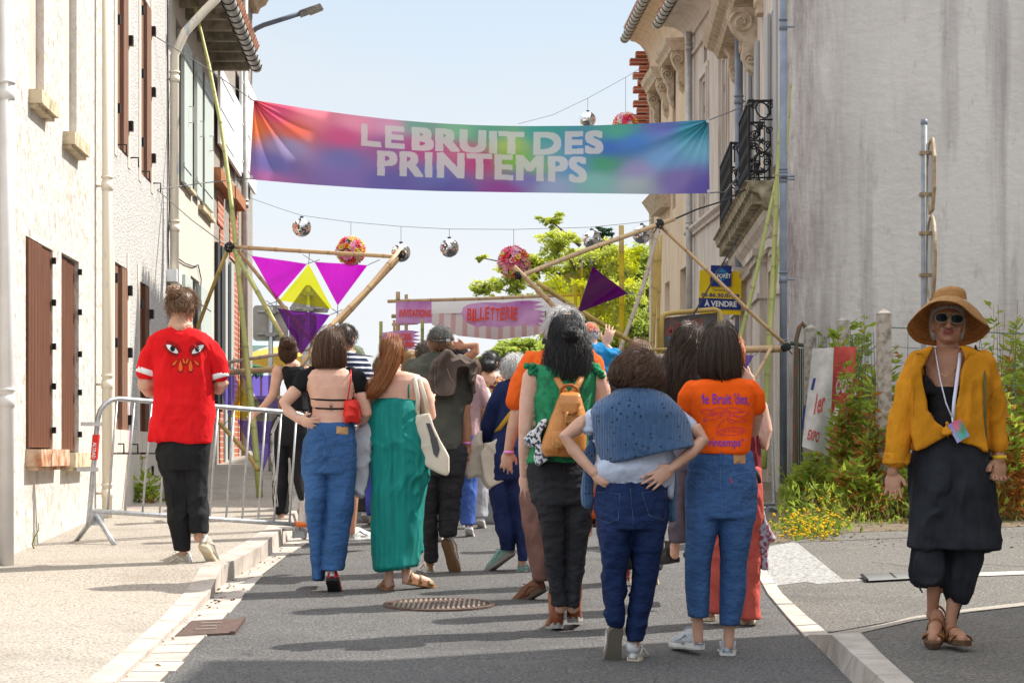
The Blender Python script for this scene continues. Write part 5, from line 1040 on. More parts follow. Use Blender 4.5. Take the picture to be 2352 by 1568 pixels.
# fence on the right: concrete posts and wire mesh
m_conc = M('lichen_concrete', (.42, .38, .33), .95, (.20, .17, .14), 14, bump=.7, bs=40, lo=.42, hi=.68)
def cpost(x, y, Y, w_, label, yb=None):
    p = P(x, y, Y); k = w_*Y/F; z0 = SL*Y-.2; t = thing('concrete_post', label, 'fence post', V((p.x, Y, z0+.2)), 'concrete posts of the garden fence'); d = MB(); d.hexa([V((p.x-k/2*1.1, Y-k/2, z0)), V((p.x+k/2*1.1, Y-k/2, z0)), V((p.x+k/2*1.1, Y+k/2, z0)), V((p.x-k/2*1.1, Y+k/2, z0))], [V((p.x-k/2, Y-k/2, p.z-.05)), V((p.x+k/2, Y-k/2, p.z-.05)), V((p.x+k/2, Y+k/2, p.z-.05)), V((p.x-k/2, Y+k/2, p.z-.05))]); obj('shaft', d, m_conc, t)
    d = MB(); q = p; d.add([V((q.x-k/2, Y-k/2, q.z-.05)), V((q.x+k/2, Y-k/2, q.z-.05)), V((q.x+k/2, Y+k/2, q.z-.05)), V((q.x-k/2, Y+k/2, q.z-.05)), V((q.x, Y, q.z))], [(0, 1, 4), (1, 2, 4), (2, 3, 4), (3, 0, 4)]); obj('cap', d, m_conc, t); return p
cpost(2030, 708, 20.5, 30, 'concrete fence post nearest the camera beside the woman in the straw hat'); cpost(1936, 726, 22.6, 27, 'middle concrete fence post behind the red poster'); cpost(1861, 744, 24.3, 26, 'concrete fence post next to the rusty gate frame')
def mesh_fence(pts, z0h, z1h, pitch, label):
    d = MB(); tot = []
    for a, b in zip(pts, pts[1:]):
        L = (b-a).length; n = int(L/pitch)
        for i in range(n+1):
            p = a.lerp(b, i/n); w_ = random.uniform(-.02, .02); d.tube([V((p.x+w_, p.y, p.z+z0h)), V((p.x-w_, p.y, p.z+(z0h+z1h)/2)), V((p.x+w_*.5, p.y, p.z+z1h))], .0035, 3)
        for k in range(int((z1h-z0h)/pitch)+1):
            z = z0h+k*pitch; d.tube([a.lerp(b, i/8)+V((0, 0, z+random.uniform(-.015, .015)-.05*math.sin(math.pi*i/8))) for i in range(9)], .0035 if k < int((z1h-z0h)/pitch) else .007, 3)
    return solo('wire_fence', d, M('green_rusty_wire', (.10, .14, .12), .6), label, 'wire fence')
fp = [V((P(2044, 0, 20.5).x, 20.5, SL*20.5)), V((6.9, 20.3, SL*20.3)), V((9, 20.2, SL*20.2))]; mesh_fence(fp, .35, 1.93, .17, 'wire mesh fence running right from the nearest concrete post')
mesh_fence([V((P(2020, 0, 20.5).x, 20.6, SL*20.6)), V((P(1940, 0, 22.6).x, 22.6, SL*22.6)), V((P(1866, 0, 24.2).x, 24.2, SL*24.2))], .35, 1.85, .17, 'wire mesh fence between the posts behind the posters')
gt4 = thing('gate', 'rusty green metal gate frame beside the corner drain pipe', 'gate', P(1840, 1100, 24.6)); d = MB(); d.tube([P(1825, 1080, 24.6), P(1828, 830, 24.6), P(1829, 780, 24.6), P(1836, 752, 24.6), P(1843, 742, 24.6), P(1850, 752, 24.6)], .03, 6); obj('frame', d, M('rusty_green_iron', (.10, .11, .08), .7, (.22, .10, .05), 12), gt4); d = MB(); d.tube([P(1815, 788, 24.6), P(1862, 796, 24.6)], .025, 6)
for k in range(7): d.tube([P(1826+k*5, 800, 24.6), P(1826+k*5, 1075, 24.6)], .010, 4)
obj('grille', d, M('dark_green_iron', (.05, .08, .05), .7), gt4)
# posters on the fence
m_post = M('white_poster', (.60, .58, .56), .7, (.46, .44, .42), 9); m_postr = M('red_poster', (.58, .10, .08), .7, (.42, .06, .05), 9); m_dr = M('dark_red_print', (.50, .06, .06), .6)
W1 = thing('poster', 'white wrinkled poster with red print tied on the fence', 'poster', P(1885, 1040, 21.8), 'posters tied on the garden fence'); W2 = thing('poster', 'red poster with white letters beside the white one on the fence', 'poster', P(1935, 1040, 21.9), 'posters tied on the garden fence')
def pg(mb, q, Y, n=10): 
    def fn(u, v): a = q[0][0]+(q[1][0]-q[0][0])*u; b = q[0][1]+(q[1][1]-q[0][1])*u; c = q[3][0]+(q[2][0]-q[3][0])*u; e = q[3][1]+(q[2][1]-q[3][1])*u; return P(a*(1-v)+c*v, b*(1-v)+e*v, Y+.05*math.sin(u*5+v*3))
    return mb.grid(fn, n, n)
o1 = obj('sheet', pg(MB(), ((1866, 800), (1915, 798), (1905, 1048), (1842, 1025)), 21.8), m_post, W1, True); o2 = obj('sheet', pg(MB(), ((1916, 796), (1968, 796), (1948, 1030), (1905, 1040)), 21.9), m_postr, W2, True)
lettering('lettering', '1er', [(1876, 905), (1897, 896), (1893, 945), (1868, 952)], m_dr, W1, 21.8, o1, .008, bold=.02); lettering('lettering', 'EXPO', [(1858, 985), (1884, 992), (1880, 1016), (1853, 1008)], m_dr, W1, 21.8, o1, .008, bold=.02); decal('small_print', [[(1847, 930), (1851, 930), (1845, 985), (1841, 985)], [(1868, 868), (1874, 868), (1868, 895), (1862, 895)]], m_navy, W1, 21.8, o1, .006)
lettering('lettering', 'ooo', [(1922, 868), (1960, 864), (1955, 900), (1918, 905)], m_post, W2, 21.9, o2, .008, bold=.02); decal('white_arrow', stroke([(1908, 985), (1925, 930)], 10), m_wht, W2, 21.9, o2, .006)
# far tents and parasols on the left
def parasol(x, y, w_, h_, Y, m, label, m2=None):
    c = P(x, y, Y); r = w_*Y/F/2; hh = h_*Y/F; t = thing('parasol', label, 'parasol', V((c.x, Y, gz(Y))), 'parasols of the market behind the left frame'); n = 16; top = c+V((0, 0, hh)); d = MB()
    rings = [[c+V((math.cos(a)*r*k, math.sin(a)*r*k, hh*(1-k**1.5))) for a in [2*math.pi*i/n for i in range(n)]] for k in (1, .7, .4, .05)]; d.loft(rings, True); obj('canopy', d, m, t)
    d = MB()
    for i in range(n):
        a0, a1 = 2*math.pi*i/n, 2*math.pi*(i+1)/n; p0, p1 = c+V((math.cos(a0)*r, math.sin(a0)*r, 0)), c+V((math.cos(a1)*r, math.sin(a1)*r, 0)); d.add([p0, p1, p1-V((0, 0, .12)), (p0+p1)/2-V((0, 0, .22)), p0-V((0, 0, .12))], [(0, 1, 2, 3, 4)])
    obj('scalloped_edge', d, m2 or m, t); d = MB(); d.tube([V((c.x, Y, gz(Y))), top], .03, 8); obj('pole', d, m_bt, t)
m_py = M('yellow_canvas', (.80, .56, .12), .9, trans=.3); m_pg = M('green_canvas', (.02, .12, .06), .9); m_pt = M('pale_teal_canvas', (.42, .62, .60), .9, trans=.2); m_pw = M('cream_canvas', (.78, .72, .60), .9, trans=.2)
parasol(640, 822, 190, 26, 40, m_py, 'yellow parasol with scalloped edge behind the left bamboo frame'); parasol(700, 806, 230, 24, 44, m_pw, 'cream parasol behind the yellow one'); parasol(600, 796, 120, 18, 48, m_pt, 'pale teal parasol far behind on the left'); parasol(560, 842, 90, 10, 37, m_pg, 'dark green parasol under the yellow one')
st5 = thing('market_stall', 'wooden market stall counter in the shade behind the left bamboo frame', 'market stall', G(600, 1020)); d = MB(); d.box((G(600, 1020).x, 40.5, gz(40.5)+.5), (4.2, 1.0, .9)); obj('counter', d, m_oldwood, st5); d = MB(); d.box((G(600, 1020).x, 40.5, gz(40.5)+.98), (4.4, 1.2, .06)); obj('counter_top', d, m_tan, st5)
for k in range(2): d = MB(); d.tube([V((G(600, 1020).x-2+k*4, 40.2, gz(40)+1)), V((G(600, 1020).x-2+k*4, 40.2, gz(40)+2.2))], .04, 6); obj('upright', d, m_oldwood, st5)
# ================= PEOPLE =================
def skinmat(name, c, c2):
    return M(name, c, .5, c2, 18, bump=.12, bs=180, lo=.3, hi=.7, dist=.002, spec=.35, sss=.12)
SK = {'fair': skinmat('fair_skin', (.72, .45, .34), (.64, .36, .26)), 'tan': skinmat('tanned_skin', (.50, .26, .16), (.42, .20, .12)), 'warm': skinmat('warm_skin', (.62, .37, .27), (.55, .30, .20)), 'deep': skinmat('deep_tan_skin', (.42, .22, .135), (.35, .165, .10))}
HR = {'brown': hairmat('brown_hair', (.035, .017, .010), (.20, .10, .055)), 'dark': hairmat('dark_brown_hair', (.018, .011, .008), (.12, .07, .045)), 'black': hairmat('black_hair', (.006, .006, .007), (.05, .045, .045)), 'red': hairmat('auburn_hair', (.16, .045, .012), (.48, .20, .07)), 'ginger': hairmat('ginger_hair', (.38, .07, .012), (.75, .24, .06)),
      'white': hairmat('white_hair', (.50, .49, .48), (.85, .84, .82)), 'grey': hairmat('grey_hair', (.38, .37, .36), (.72, .71, .70)), 'blond': hairmat('blond_hair', (.30, .17, .06), (.66, .46, .24)), 'lbrown': hairmat('light_brown_hair', (.10, .05, .025), (.34, .20, .11))}
SHIRT = [(.014, (5, 5, 3.0), False), (.012, (11, 11, 4.5), True), (.006, (20, 20, 9), True)]; LOOSE = [(.016, (5, 5, 3), False), (.015, (11, 11, 4), True), (.005, (11, 11, 16), True)]
JEANS = [(.009, (8, 8, 13), True), (.009, (5, 5, 6), False), (.004, (15, 15, 26), True)]; PLEAT = [(.022, (16, 16, .8), True), (.018, (7, 7, .9), False), (.010, (9, 9, 5), True)]; TIGHT = [(.006, (8, 8, 14), True), (.008, (6, 6, 6), False)]
def hand(mb, w_, d, n, th, L=.18, curl=.5, spread=.24):
    d = d.normalized(); th = (th-d*th.dot(d)).normalized(); n = (n-d*n.dot(d)-th*n.dot(th)).normalized(); k = L/.18
    Mx = Matrix((th, n, d)).transposed(); mb.ell(w_+d*.048*k, (.040*k, .016*k, .056*k), 14, 8, Mx)
    for i, (l, o_) in enumerate(((.072, .030), (.082, .011), (.076, -.009), (.058, -.028))):
        b = w_+d*(.080*k-(.006 if i == 3 else 0))+th*o_*k; dr = (d+th*(spread*(1.5-i)*.5)).normalized(); pts = [b-dr*.03*k, b]; a = 0
        for sg, cu in ((.42, .5), (.32, .9), (.26, .7)):
            a += curl*cu*(1+.08*i); v = dr*math.cos(a)+n*math.sin(a); pts.append(pts[-1]+v*l*sg*k)
        mb.caps(pts, [.0080*k, .0082*k, .0078*k, .0070*k, .0062*k], 8)
    b = w_+d*.022*k+th*.030*k; v = (d*.72+th*.62+n*.3).normalized(); v2 = (d*.9+th*.25+n*.35).normalized(); mb.caps([b-v*.02*k, b+v*.034*k, b+v*.034*k+v2*.030*k], [.0125*k, .0105*k, .0085*k], 8)
class Pn:
    def __init__(s, label, Z, kz, Y, x, skin='fair', dh=0, vox=.009, grp='people walking up the street'):
        s.Z, s.Y, s.k = Z, Y, kz*.58247*Y/F; s.gz0 = gz(Y)+dh; X = P(*Z(x, 0), Y).x; s.t = thing('person', label, 'person', V((X, Y, s.gz0)), grp); s.b = MB(); s.skin = skin; s.vox = vox; s.seed = random.random()*50; s.o = None
    def q(s, x, y, dy=0): return P(*s.Z(x, y), s.Y+dy)
    def rows(s, mb, rw, dep=None, n=24, sq=2.3, dy=0):
        rings = []
        for r_ in rw:
            y = r_[0]; yl, yr = y if isinstance(y, tuple) else (y, y); xl, xr = r_[1:3]; d_ = r_[3] if len(r_) > 3 and r_[3] else None; o_ = (r_[4] if len(r_) > 4 else 0)+dy
            a, b = s.q(xl, yl, o_), s.q(xr, yr, o_); c = (a+b)/2; h = (b-a)/2; d_ = d_ or dep or h.length*.75; ring = []
            for i in range(n):
                t = 2*math.pi*i/n; cx, sx = math.cos(t), math.sin(t); ring.append(c+h*math.copysign(abs(cx)**(2/sq), cx)+V((0, math.copysign(abs(sx)**(2/sq), sx)*d_, 0)))
            rings.append(ring)
        mb.loft(rings); return mb
    def limb(s, mb, pts, flat=None, n=14): mb.caps([s.q(x, y, d) for x, y, d, w_ in pts], [w_*s.k/2 for *_, w_ in pts], n, flat); return mb
    def slab(s, mb, pts, d0, d1):
        a = [s.q(x, y, d0) for x, y in pts]; b = [s.q(x, y, d1) for x, y in pts]; n = len(a); mb.add(a+b, [tuple(range(n)), tuple(range(n, 2*n))[::-1]]+[(i, n+i, n+(i+1) % n, (i+1) % n) for i in range(n)]); return mb
    def head(s, x, y, w_, h, yaw=0, dy=0, neck=None, ears=True):
        c = s.q(x, y, dy); rx = w_*s.k/2; rz = h*s.k/2; a = R(yaw); fw = V((-math.sin(a), math.cos(a), 0)); sd_ = V((math.cos(a), math.sin(a), 0)); up = V((0, 0, 1)); s.hc, s.hr, s.fw, s.sd = c, (rx, rx*1.2, rz), fw, sd_; Mx = Matrix((sd_, fw, up)).transposed()
        m = s.b; m.ell(c+up*rz*.12, (rx, rx*1.18, rz*.86), 18, 12, Mx); m.ell(c+fw*rx*.32-up*rz*.38, (rx*.74, rx*.80, rz*.60), 14, 10, Mx)
        m.ell(c+fw*rx*1.17-up*rz*.16, (rx*.15, rx*.24, rz*.17), 8, 6, Mx); m.ell(c+fw*rx*1.0-up*rz*.52, (rx*.32, rx*.18, rz*.07), 8, 6, Mx); m.ell(c+fw*rx*.95-up*rz*.82, (rx*.3, rx*.25, rz*.14), 8, 6, Mx); m.ell(c+fw*rx*1.02+up*rz*.14, (rx*.66, rx*.12, rz*.06), 8, 6, Mx)
        if ears:
            for q_ in (-1, 1): m.ell(c+sd_*rx*1.03*q_-up*rz*.08-fw*rx*.05, (rx*.10, rx*.22, rz*.21), 8, 6, Mx)
        n_ = neck or (x, y+h*.62, w_*.66); m.caps([c-up*rz*.35-fw*.01, s.q(n_[0], n_[1], dy+.0), s.q(n_[0], n_[1]+30, dy)], [n_[2]*s.k/2*.95, n_[2]*s.k/2, n_[2]*s.k/2*1.3], 14)
    def handto(s, x, y, dy, x2, y2, dy2, th, n=(0, -1, 0), curl=.5, L=.175): # wrist to fingertips direction
        a, b = s.q(x, y, dy), s.q(x2, y2, dy2); hand(s.b, a, b-a, V(n), V(th), L, curl)
    def core(s, pts): s.limb(s.b, pts)
    def body(s):
        me = fuse(s.b, s.vox*(.60 if s.Y < 12 else .75), 2, .4); s.o = link('body', me, SK[s.skin], s.t); s.o.name = 'body'; return s.o
    def garm(s, name, mb, m, layers=SHIRT, it=2, parent=None, label=None, vox=None):
        me = fuse(mb, vox or s.vox, it, .5); s.seed += 1.7
        if layers: wrinkle(me, layers, s.seed)
        v = getco(me); nn_ = np.empty(len(v)*3, np.float32); me.vertex_normals.foreach_get('vector', nn_); me.vertices.foreach_set('co', (v+nn_.reshape(-1, 3)*.004).astype(np.float32).ravel()); me.update(); s.tuck(me)
        o = link(name, me, m, parent or s.t)
        if label: o['label'] = label
        return o
    def tuck(s, me):   # skin never pokes through cloth
        if not s.o: return
        g = getco(me); bv = BVHTree.FromPolygons([tuple(p) for p in g], [tuple(p.vertices) for p in me.polygons]); ms = s.o.data; off = np.array(WL[s.o.name]); v = getco(ms)+off; lo, hi = g.min(0)-.02, g.max(0)+.02; ch = False
        for i in np.nonzero(((v > lo) & (v < hi)).all(1))[0]:
            h = bv.find_nearest(V(v[i]), .028)
            if h[0] is None: continue
            s_ = (V(v[i])-h[0]).dot(h[1])
            if -.006 < s_ < .016: v[i] = np.array(h[0]-h[1]*.007); ch = True
        if ch: ms.vertices.foreach_set('co', (v-off).astype(np.float32).ravel()); ms.update()
    def hair(s, rw, key='brown', n=330, dep=.10, wave=.0, th=.0015, dy=0, fly=0, freq=9, base=.95, taper=.5):
        d = MB(); rings = []; rnd = random.Random(int(s.seed*13)); R0 = [(s.q((r_[1]+r_[2])/2, r_[0], (r_[4] if len(r_) > 4 else 0)+dy), (r_[2]-r_[1])*s.k/2, (r_[3] if len(r_) > 3 and r_[3] else dep)) for r_ in rw]
        for c, a, b in R0: rings.append([c+V((math.cos(t)*a*base, math.sin(t)*b*base, 0)) for t in [2*math.pi*i/28 for i in range(28)]])
        t0 = rings[0]; c0 = R0[0][0]; d.loft([[c0+(p-c0)*.3+V((0, 0, .008)) for p in t0]]+rings, True, .12)
        L = len(R0)-1; n = int(n*1.9); th = .0016 if th > .0016 else th; fly = fly+.015
        def at(u, ph, k):
            u = max(0, min(L-1e-6, u*L)); i = int(u); f_ = u-i; f2 = f_; c = R0[i][0].lerp(R0[i+1][0], f2); a = R0[i][1]*(1-f2)+R0[i+1][1]*f2; b = R0[i][2]*(1-f2)+R0[i+1][2]*f2; return c+V((math.cos(ph)*a*k, math.sin(ph)*b*k, 0))
        for _ in range(n):
            ph = rnd.uniform(0, 2*math.pi); ph = ph if rnd.random() < .3 else -abs(ph % math.pi); k0 = rnd.uniform(.93, 1.03); u0 = rnd.choice((0, 0, rnd.uniform(0, .5))); u1 = min(1.03, rnd.uniform(.8, 1.05)) if rnd.random() < .7 else rnd.uniform(u0+.3, 1); p0 = rnd.uniform(0, 7); drift = rnd.gauss(0, .12); N = 9; pts = []; rr_ = []; fw_ = rnd.uniform(.05, .30) if rnd.random() < .07 else 0
            clump = .5+.5*math.sin(ph*17+s.seed); sv_ = min(1, max(0, clump*.55+rnd.uniform(-.1, .45)))
            for i in range(N+1):
                u = u0+(u1-u0)*i/N; wv_ = wave*math.sin(u*freq+p0)*min(1, u*2); p = at(min(u, 1), ph+drift*u+wv_/max(.05, R0[0][1]+.06), k0+fly*u*u*abs(math.sin(p0*3))+wv_*4)
                if u > 1: p = p-V((0, 0, (u-1)*.3))
                if fw_: p += (p-R0[min(L, int(u*L))][0])*V((1, 1, 0))*fw_*u+V((0, 0, fw_*.1))
                if wave: p += V((math.sin(u*freq*1.3+p0*2)*wave*.5, math.cos(u*freq+p0)*wave*.5, 0))
                pts.append(p); rr_.append((.0009 if fw_ else th)*rnd.uniform(.9, 1.1)*(1-taper*i/N))
            d.tube(pts, rr_, 3, sv_)
        return obj('hair', d, HR[key], s.t, True, True)
    def tufts(s, key, n=420, ln=.035, lo=-.35, c=None, r=None, up=.0, th=.0014, curl=0, front=.25):
        n = int(n*2.2); up *= .5
        # short hair lying over the skull, above height lo (in radii), leaving the face free
        c = c or s.hc; r = r or s.hr; d = MB(); rnd = random.Random(int(s.seed*7)+3); Mx = Matrix((s.sd, s.fw, V((0, 0, 1)))).transposed(); g = (1.05, 1.05, 1.03)
        rr0 = V((r[0]*1.04, r[1]*1.03, r[2]*.90)); rings = []
        off = V((0, 0, r[2]*.13))
        def lim(a): return lo if math.sin(a) < front else lo+(math.sin(a)-front)/(1-front)*(.75-lo)
        for k in range(9):
            ring = []
            for i in range(26):
                a = 2*math.pi*i/26; z0 = lim(a); z = z0+(1-z0)*k/8*.985; q_ = math.sqrt(max(0, 1-z*z)); ring.append(c+off+Mx@V((math.cos(a)*q_*rr0.x, math.sin(a)*q_*rr0.y, z*rr0.z)))
            rings.append(ring)
        d.loft(rings, True, .15)
        for _ in range(n):
            a = rnd.uniform(0, 2*math.pi); z0 = lim(a); z = rnd.uniform(z0, 1)**1.0; q_ = math.sqrt(max(0, 1-z*z)); nn = V((math.cos(a)*q_, math.sin(a)*q_, z)); p = V((nn.x*rr0.x, nn.y*rr0.y, nn.z*rr0.z)); dn = V((nn.x*z, nn.y*z, -q_)); dn = (dn+V((rnd.gauss(0, .3), rnd.gauss(0, .3), rnd.gauss(0, .15)))).normalized()
            pts = []; N = 4; p0 = rnd.uniform(0, 6)
            for i in range(N+1): u = i/N; pts.append(c+off+Mx@(p+dn*ln*u+nn*(up*u+.004+ln*.3*math.sin(u*2.5))+V((math.sin(u*6+p0), math.cos(u*6+p0), 0))*curl))
            d.tube(pts, [th*(1-.6*i/N) for i in range(N+1)], 3, min(1, max(0, rnd.gauss(.5, .28))))
        return obj('hair', d, HR[key], s.t, True, True)
    def shoe(s, x, y, dy, yaw, pitch, m_up, m_sole, L=.28, kind='shoe', tab=None, wide=1.0, shaft=0):
        # x,y: bottom of the heel; yaw 0 points away from the camera; pitch lifts the heel
        h = s.q(x, y, dy); a, b = R(yaw), R(pitch); fw = V((-math.sin(a)*math.cos(b), math.cos(a)*math.cos(b), -math.sin(b))); sd_ = V((math.cos(a), math.sin(a), 0)); up = sd_.cross(fw); T = lambda X_, Y_, Z_: h+sd_*X_*wide+fw*Y_+up*Z_
        out = [(-.030, 0), (-.036, .03), (-.034, .09), (-.037, .14), (-.044, .19), (-.043, .23), (-.032, .27), (0, .285), (.028, .27), (.040, .235), (.041, .19), (.036, .14), (.034, .09), (.036, .03), (.030, 0), (0, -.012)]; out = [(p*1., q_*L/.285) for p, q_ in out]
        d = MB(); d.loft([[T(p*.96, q_, 0) for p, q_ in out], [T(p*1.04, q_, .008) for p, q_ in out], [T(p*1.02, q_, .026+.006*(q_ < .1)) for p, q_ in out]]); sole_mb = d
        u = MB()
        if kind == 'sandal':
            for y0, hh, w_, bw in ((.205, .030, .047, .022), (.115, .056, .038, .010), (.02, .062, .036, .010)):
                B_r = [[T(math.cos(t)*(w_+e), (y0+s2)*L/.285, .020+math.sin(t)*(hh+e)+(.02 if y0 < .05 else 0)*math.sin(t)) for t in [math.pi*i/12 for i in range(13)]] for s2, e in ((-bw, 0), (bw, 0), (bw, .004), (-bw, .004), (-bw, 0))]; u.loft(B_r, False)
            ft = MB(); s.footprims.append((T, L)) if hasattr(s, 'footprims') else None
        else:
            secs = [(-.008, .022, .075+shaft), (.02, .033, .085+shaft), (.06, .035, .082+shaft*.9), (.10, .036, .080), (.15, .038, .064), (.20, .041, .048), (.245, .035, .038), (.272, .020, .026)]
            rings = []
            for y0, w_, hh in secs:
                rings.append([T(math.copysign(abs(math.cos(t))**.8, math.cos(t))*w_, y0*L/.285, .022+math.sin(t)*hh) for t in [math.pi*i/10 for i in range(11)]])
            u.loft(rings)
            if shaft: u.tube([T(0, .035, .03), T(0, .035, .08), T(0, .03, .10+shaft)], [.038, .042, .048], 14)
        o = obj('shoe' if kind != 'sandal' else 'sandal', u, m_up, s.t, True); obj('sole', sole_mb, m_sole, o, False)
        if kind == 'sneaker':
            e = MB(); 
            for k in range(5): e.tube([T(-.02, (.10+.016*k)*L/.285, .108-.010*k), T(.02, (.108+.016*k)*L/.285, .107-.010*k)], .0028, 4)
            e.tube([T(.0, -.008, .03), T(0, -.010, .07), T(0, .0, .10)], [.016, .014, .010], 8); obj('laces_and_tab', e, tab or m_sole, o)
            e = MB()
            for sg in (-1, 1): e.tube([T(sg*.030, .02, .05), T(sg*.033, .07, .075), T(sg*.035, .12, .05), T(sg*.038, .17, .04)], .004, 5)
            obj('side_panel', e, tab or m_sole, o)
        return T, L
    def foot(s, T, L, d_ankle):
        b = s.b; b.caps([T(0, .03, .06), T(0, .06, .045), T(0, .13, .045), T(0, .19, .035), T(0, .215, .03)], [.030, .032, .032, .032, .026], 12)
        for i, x in enumerate((-.026, -.010, .006, .020, .032)): r_ = (.012, .010, .009, .009, .008)[i]; b.caps([T(x*.9, .20*L/.285, .028), T(x, (.238-.008*i)*L/.285, .026)], [r_, r_], 8)
        b.caps([T(0, .03, .05), d_ankle], [.028, .032], 12)
    def stitched(s, polys, m, name='pocket', tgt=None, w_=2.2, off=.004):
        st_ = []; w_ = w_*.7 if m is m_thread else w_
        for pl in polys: st_ += stroke([s.Z(*p) for p in pl], w_*s.kz())
        return decal(name, st_, m, tgt or s.t, s.Y, tgt, off)
    def kz(s): return s.Z(1, 0)[0]-s.Z(0, 0)[0]
    def dec(s, polys, m, name, tgt, off=.004, par=None): return decal(name, [[s.Z(*p) for p in pl] for pl in polys], m, par or tgt, s.Y, tgt, off)
def knee(s): return None
m_thread = M('denim_thread', (.17, .24, .38), .9); m_leather = M('leather_patch', (.40, .20, .09), .6); m_whc = cloth('white_cotton', (.80, .80, .82)); m_blk = cloth('black_cotton', (.012, .012, .014)); m_blk2 = cloth('black_trouser_cloth', (.018, .018, .020)); m_wshoe = M('white_shoe', (.74, .74, .72), .5, (.6, .6, .58), 20); m_gsole = M('grey_rubber', (.30, .29, .27), .8); m_bsole = M('black_rubber', (.02, .02, .022), .8); m_csole = M('cream_rubber', (.66, .58, .42), .7)
def denim(name, c): return M(name, tuple(x*.85 for x in c), .9, tuple(min(1, x*1.35+.01) for x in c), 3.5, (1, 1, .8), bump=.8, bs=17, bstretch=(1, 1, 1.7), lo=.42, hi=.72, dist=.022, spec=.12)
m_den = denim('mid_blue_denim', (.05, .115, .27)); m_den2 = denim('bright_blue_denim', (.045, .12, .29)); m_dend = denim('dark_indigo_denim', (.012, .026, .085)); m_denb = denim('washed_black_denim', (.030, .030, .034)); m_denl = denim('light_blue_denim', (.15, .28, .46))
m_band = M('pink_wristband', (.80, .28, .66), .5)
def wristband(s, x, y, dy, w_, m=None, name='wristband', ax=(0, 0, 1), h=.016):
    c = s.q(x, y, dy); a = V(ax).normalized()*h/2; d = MB(); d.tube([c-a, c+a], w_*s.k/2*1.12, 14); return obj(name, d, m or m_band, s.t, True)

# ---- 1 man in the red shirt
Z1 = Zm(500, 1100, .765); p = Pn('man in a red shirt with two embroidered eyes on its back and a hair bun', Z1, .765, 14.2, 285, 'warm', .12, .008)
p.head(285, 138, 132, 170, -28, 0, (268, 235, 96)); p.core([(275, 270, 0, 150), (290, 500, .02, 200), (290, 800, 0, 210)]); p.core([(240, 850, 0, 110), (260, 1120, 0, 90), (290, 1400, .0, 50)]); p.core([(350, 850, 0, 110), (365, 1120, 0, 90), (370, 1330, -.05, 50)])
p.limb(p.b, [(135, 360, 0, 66), (96, 500, 0, 74), (92, 545, 0, 76), (115, 580, .10, 62), (160, 565, .26, 46)]); p.handto(160, 565, .26, 200, 545, .36, (0, 0, 1), (1, 0, 0), .8); p.limb(p.b, [(445, 360, 0, 62), (484, 500, 0, 66), (492, 530, 0, 70), (475, 568, .10, 58), (430, 560, .26, 44)]); p.handto(430, 560, .26, 380, 545, .36, (0, 0, 1), (-1, 0, 0), .8); p.body()
p.tufts('lbrown', 520, .045, -.62, up=.006); d = MB(); bc = p.q(240, 68, -.09)
for i in range(110):
    a = random.uniform(0, 6.28); ax = V((math.cos(a), random.uniform(-.6, .6), math.sin(a))).normalized(); qd = ax.to_track_quat('Z', 'Y'); r_ = random.uniform(.03, .056); d.tube([bc+qd@V((math.cos(t)*r_, math.sin(t)*r_, random.gauss(0, .006))) for t in [2*math.pi*j/8 for j in range(random.choice((7, 8, 9)))]], .0035, 3, random.random())
obj('hair_bun', d, HR['lbrown'], p.t, True, True)
m_red = cloth('red_jersey', (.70, .010, .014), .08); d = MB(); p.rows(d, [(248, 220, 322, .055), (262, 190, 350, .075), (282, 146, 390, .10), (308, 112, 425, .112), (340, 104, 442, .12), (380, 122, 440, .13), (480, 143, 440, .135), (600, 145, 447, .14), (700, 136, 452, .145), (785, 122, 446, .15), ((830, 848), 114, 438, .15)], sq=2.6); p.limb(d, [(160, 345, 0, 100), (122, 400, 0, 104), (100, 472, 0, 98)]); p.limb(d, [(415, 345, 0, 95), (460, 410, 0, 98), (480, 490, 0, 84)])
sh = p.garm('shirt', d, m_red, SHIRT)
d = MB(); d.tube([p.q(105, 462, 0), p.q(96, 490, 0)], 54*p.k, 16); obj('sleeve_cuff', d, m_whc, sh, True); d = MB(); d.tube([p.q(476, 485, 0), p.q(484, 512, 0)], 47*p.k, 16); obj('sleeve_cuff', d, m_whc, sh, True)
d = MB(); d.tube([p.q(268, 236, 0), p.q(268, 244, 0)], 52*p.k, 16); obj('lanyard', d, m_whc, p.t, True); d = MB(); d.tube([p.q(268, 251, -.0), p.q(268, 262, -.0)], 60*p.k, 16); obj('collar', d, m_whc, sh, True)
d = MB(); p.rows(d, [(790, 150, 430, .12), (900, 157, 426, .135), (985, 172, 419, .125)]); p.rows(d, [(950, 170, 312, .10), (1050, 183, 318, .10), (1150, 197, 325, .095), (1250, 214, 326, .085), (1330, 232, 324, .075), (1395, 246, 322, .07)]); p.rows(d, [(950, 300, 420, .10), (1050, 308, 419, .10), (1120, 316, 414, .095, -.02), (1200, 322, 416, .09, -.03), (1305, 328, 414, .085, -.05)]); p.garm('trousers', d, m_blk2, LOOSE)
m_rsh = M('beige_running_shoe', (.46, .41, .33), .7, (.34, .31, .26), 30); m_rso = M('yellowed_sole', (.66, .52, .30), .7, (.72, .68, .60), 20); p.shoe(322, 1484, 0, 58, 4, m_rsh, m_rso, .31, 'sneaker', m_wshoe, 1.1); p.shoe(388, 1378, -.08, -22, 42, m_rsh, m_rso, .31, 'sneaker', m_wshoe, 1.1)
def almond(x, y, a, b, rot): c, s_ = math.cos(rot), math.sin(rot); return [(x+u*c-v*s_, y+u*s_+v*c) for u, v in [(a*math.cos(t), .82*b*math.sin(t)*abs(math.sin(t))**.5) for t in [2*math.pi*i/24 for i in range(24)]]]
